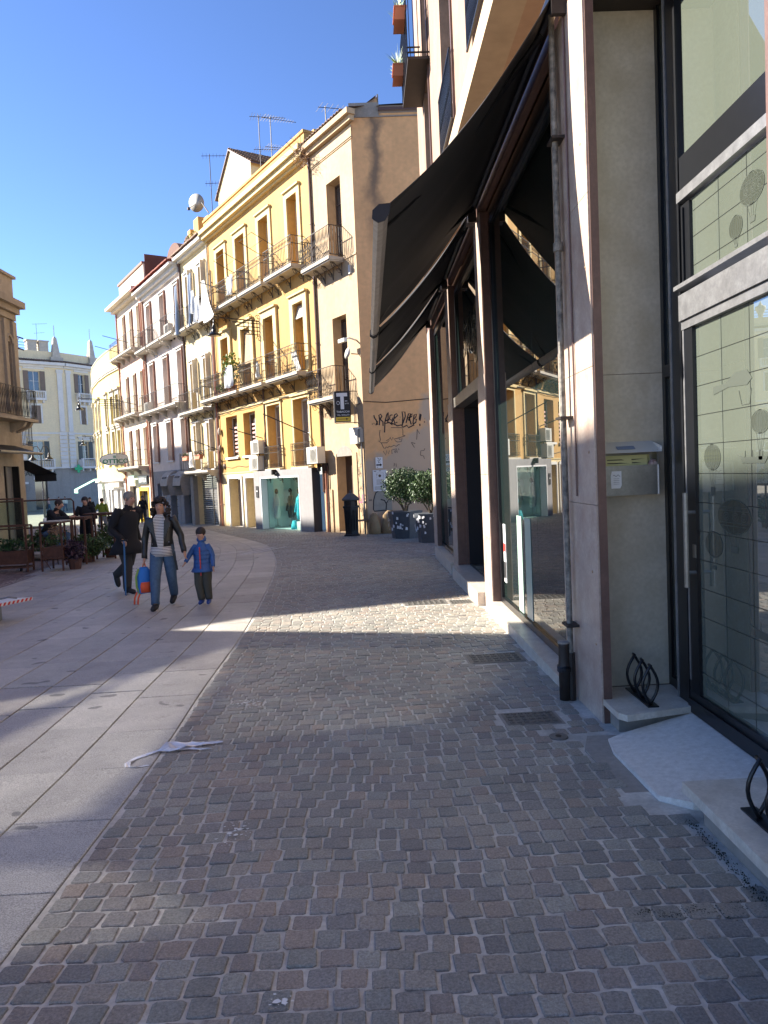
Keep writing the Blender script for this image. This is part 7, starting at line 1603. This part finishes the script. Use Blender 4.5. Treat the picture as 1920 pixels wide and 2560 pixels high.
# child
cz = gz(11.0) - .005
ch_, ck, cS = person('small child in a blue quilted jacket walking hand in hand with the woman', (-2.5, 10.98, cz), rad(-3), 1.13,
    pose(shL=(-.15,0,1.29), shR=(.15,0,1.29), pelvis=(0,0,.86), chest=(0,0,1.2), neck=(0,0,1.4), head=(0,-.02,1.58), elL=(-.27,-.02,1.13), wrL=(-.345,-.10,.98), elR=(.24,.0,1.08), wrR=(.26,-.08,.86), hipL=(-.08,0,.82), hipR=(.08,0,.82), knL=(-.085,-.06,.46), anL=(-.05,-.02,.10), toL=(-.06,-.17,.05), knR=(.09,-.02,.46), anR=(.10,.02,.10), toR=(.12,-.13,.05)),
    M['navy'], M['olive_tr'], (M['shoeb'], M['white_p']), 'hood', coatlen=.12, build=1.15, thick=1.08, hd=1.22, legw=1.2)
mb = MB(); mb.box(-.008, .008, -.118, -.108, .44, .86); mb.build('zip', M['red'], ch_)
mb = MB()
for z in (.50, .56, .62, .68, .74, .80): mb.tube([(.133*math.cos(a), .103*math.sin(a), z) for a in [k_*math.pi/10 for k_ in range(21)]], .0025, 3, False)
mb.build('quilt_seams', mat('dark blue seam', (.012, .04, .13), .6), ch_)
for s, x, y in (('L', -.033, -.02), ('R', .068, .012)): mb = MB(); mb.tube([(x, y, .09), (x, y, .14)], .028, 8); mb.build('sock', M['linen'], ch_)
# man with cane
mz = gz(12.7)
mn, mk, mS = person('man in a long black coat and dark trousers walking with a blue cane', (-4.15, 12.7, mz), rad(58), 1.72,
    pose(chest=(0,-.05,1.27), neck=(0,-.09,1.46), head=(0,-.13,1.59), shL=(-.2,-.06,1.38), shR=(.2,-.06,1.38), elL=(-.27,.06,1.10), wrL=(-.24,-.16,.92), elR=(.27,.1,1.10), wrR=(.26,.02,.87), knR=(.08,.08,.50), anR=(.08,.42,.26), toR=(.08,.38,.10), knL=(-.09,-.08,.50), anL=(-.1,-.06,.08), toL=(-.1,-.21,.035)),
    M['coat'], M['grey_tr'], WS, 'short', 'hairg', coatlen=.26, build=1.12, thick=1.2)
hw = mn.matrix_basis if False else Matrix.Translation(mn.location) @ Matrix.Rotation(rad(58), 4, 'Z'); hp = hw @ mk['paL']
t = thing('cane', 'blue walking cane in the hand of the man in the black coat', 'cane', (hp.x, hp.y - .01, mz)); MB().tube([(-.02, -.02, 0), (0, 0, hp.z - mz), (0, 0, hp.z - mz + .03)], .014, 7).build('shaft', mat('blue cane', (.03, .13, .30), .4), t); MB().tube([(-.07, 0, hp.z - mz + .03), (.06, 0, hp.z - mz + .035)], .016, 6).build('handle', M['ink'], t)
t = thing('shoulder_bag', 'grey shoulder bag on the back of the man with the cane', 'bag', (-4.42, 12.85, mz + 1.12), .6); MB().box(-.05, .05, -.12, .12, -.14, .14).build('bag', M['grey_tr'], t)
# seated man
sz_ = gz(18.85)
person('man in black jacket and jeans seated on a stool at the rusty bar table', (-8.12, 18.85, sz_), rad(82), 1.74,
    pose(pelvis=(0,0,.88), chest=(0,-.16,1.2), neck=(0,-.27,1.38), head=(0,-.34,1.50), shL=(-.19,-.2,1.32), shR=(.19,-.2,1.32), elL=(-.24,-.38,1.14), elR=(.24,-.38,1.14), wrL=(-.1,-.62,1.18), wrR=(.1,-.62,1.18), hipL=(-.1,-.03,.84), hipR=(.1,-.03,.84), knL=(-.14,-.40,.72), knR=(.14,-.40,.72), anL=(-.14,-.30,.32), anR=(.14,-.34,.30), toL=(-.14,-.44,.26), toR=(.14,-.48,.24)),
    M['coat'], M['denim'], WS, 'short', build=1.15, thick=1.15)
t = thing('paper_cup', 'small white cup on the top of the nearest rusty stand', 'cup', (-7.55, 17.4, gz(17.3) + 1.16)); MB().lathe([(.025, 0), (.035, .08)], n=10).build('cup', M['white_p'], t)
person('person dressed in black standing behind the bar tables with folded arms', (-7.95, 20.95, gz(20.95)), rad(10), 1.7, pose(elL=(-.27,-.04,1.12), wrL=(-.08,-.2,1.13), elR=(.27,-.04,1.12), wrR=(.08,-.22,1.1)), M['coat'], M['coat'], WS, 'short', thick=1.15)
walk = dict(knL=(-.1,-.12,.5), anL=(-.1,-.28,.08), toL=(-.1,-.43,.04), knR=(.1,.02,.5), anR=(.1,.22,.14), toR=(.1,.1,.05))
gp, gk, gS = person('person in a lime green jacket and light grey jeans walking away beyond the cafe', (-11.9, 33.3, gz(33.3)), rad(175), 1.66, pose(elR=(.33,.04,1.15), wrR=(.42,-.02,1.0), **walk), M['green_j'], M['lightj'], (M['linen'], M['white_p']), 'short', thick=1.2, build=1.05, coatlen=.05)
t = thing('handbag', 'black handbag hanging at the side of the person in the green jacket', 'handbag', (-11.55, 33.2, gz(33) + .62)); MB().box(-.1, .1, -.05, .05, -.02, .24).build('bag', M['ink'], t); MB().tube([(-.08, 0, .24), (0, 0, .42), (.08, 0, .24)], .008, 4).build('handle', M['ink'], t)
person('man in a dark suit and white shirt walking out of the sunny square', (-17.75, 47.6, gz(47.6)), rad(8), 1.76, pose(**walk), M['coat'], M['coat'], (M['ink'], M['ink']), 'short', build=1.05)
person('person in a black jacket by the yellow framed shop door', (-14.3, 47.2, gz(47.2)), rad(20), 1.7, pose(), M['coat'], M['grey_tr'], WS, 'short')
far_sp = [('distant person in a pale pink top walking on the sunny square', (-37.4, 87.5), 100, 'pinkc', 'denim'), ('distant person in a pale shirt left of the palazzo door on the square', (-35.6, 86), 40, 'linen', 'grey_tr'),
          ('distant person in white on the square beside the one in the pale shirt', (-34.5, 85), 0, 'linen', 'denim'), ('distant person in dark clothes beside the white and red stand', (-37.2, 76.5), 200, 'coat', 'coat'), ('distant person in a navy top farthest left on the square', (-41.5, 79), 20, 'navy', 'grey_tr')]
for lb, (x, y), a, tp_, bt_ in far_sp: person(lb, (x, y, gz(y)), rad(a), 1.68, pose(**walk), M[tp_], M[bt_], WS, 'short', fine=False)
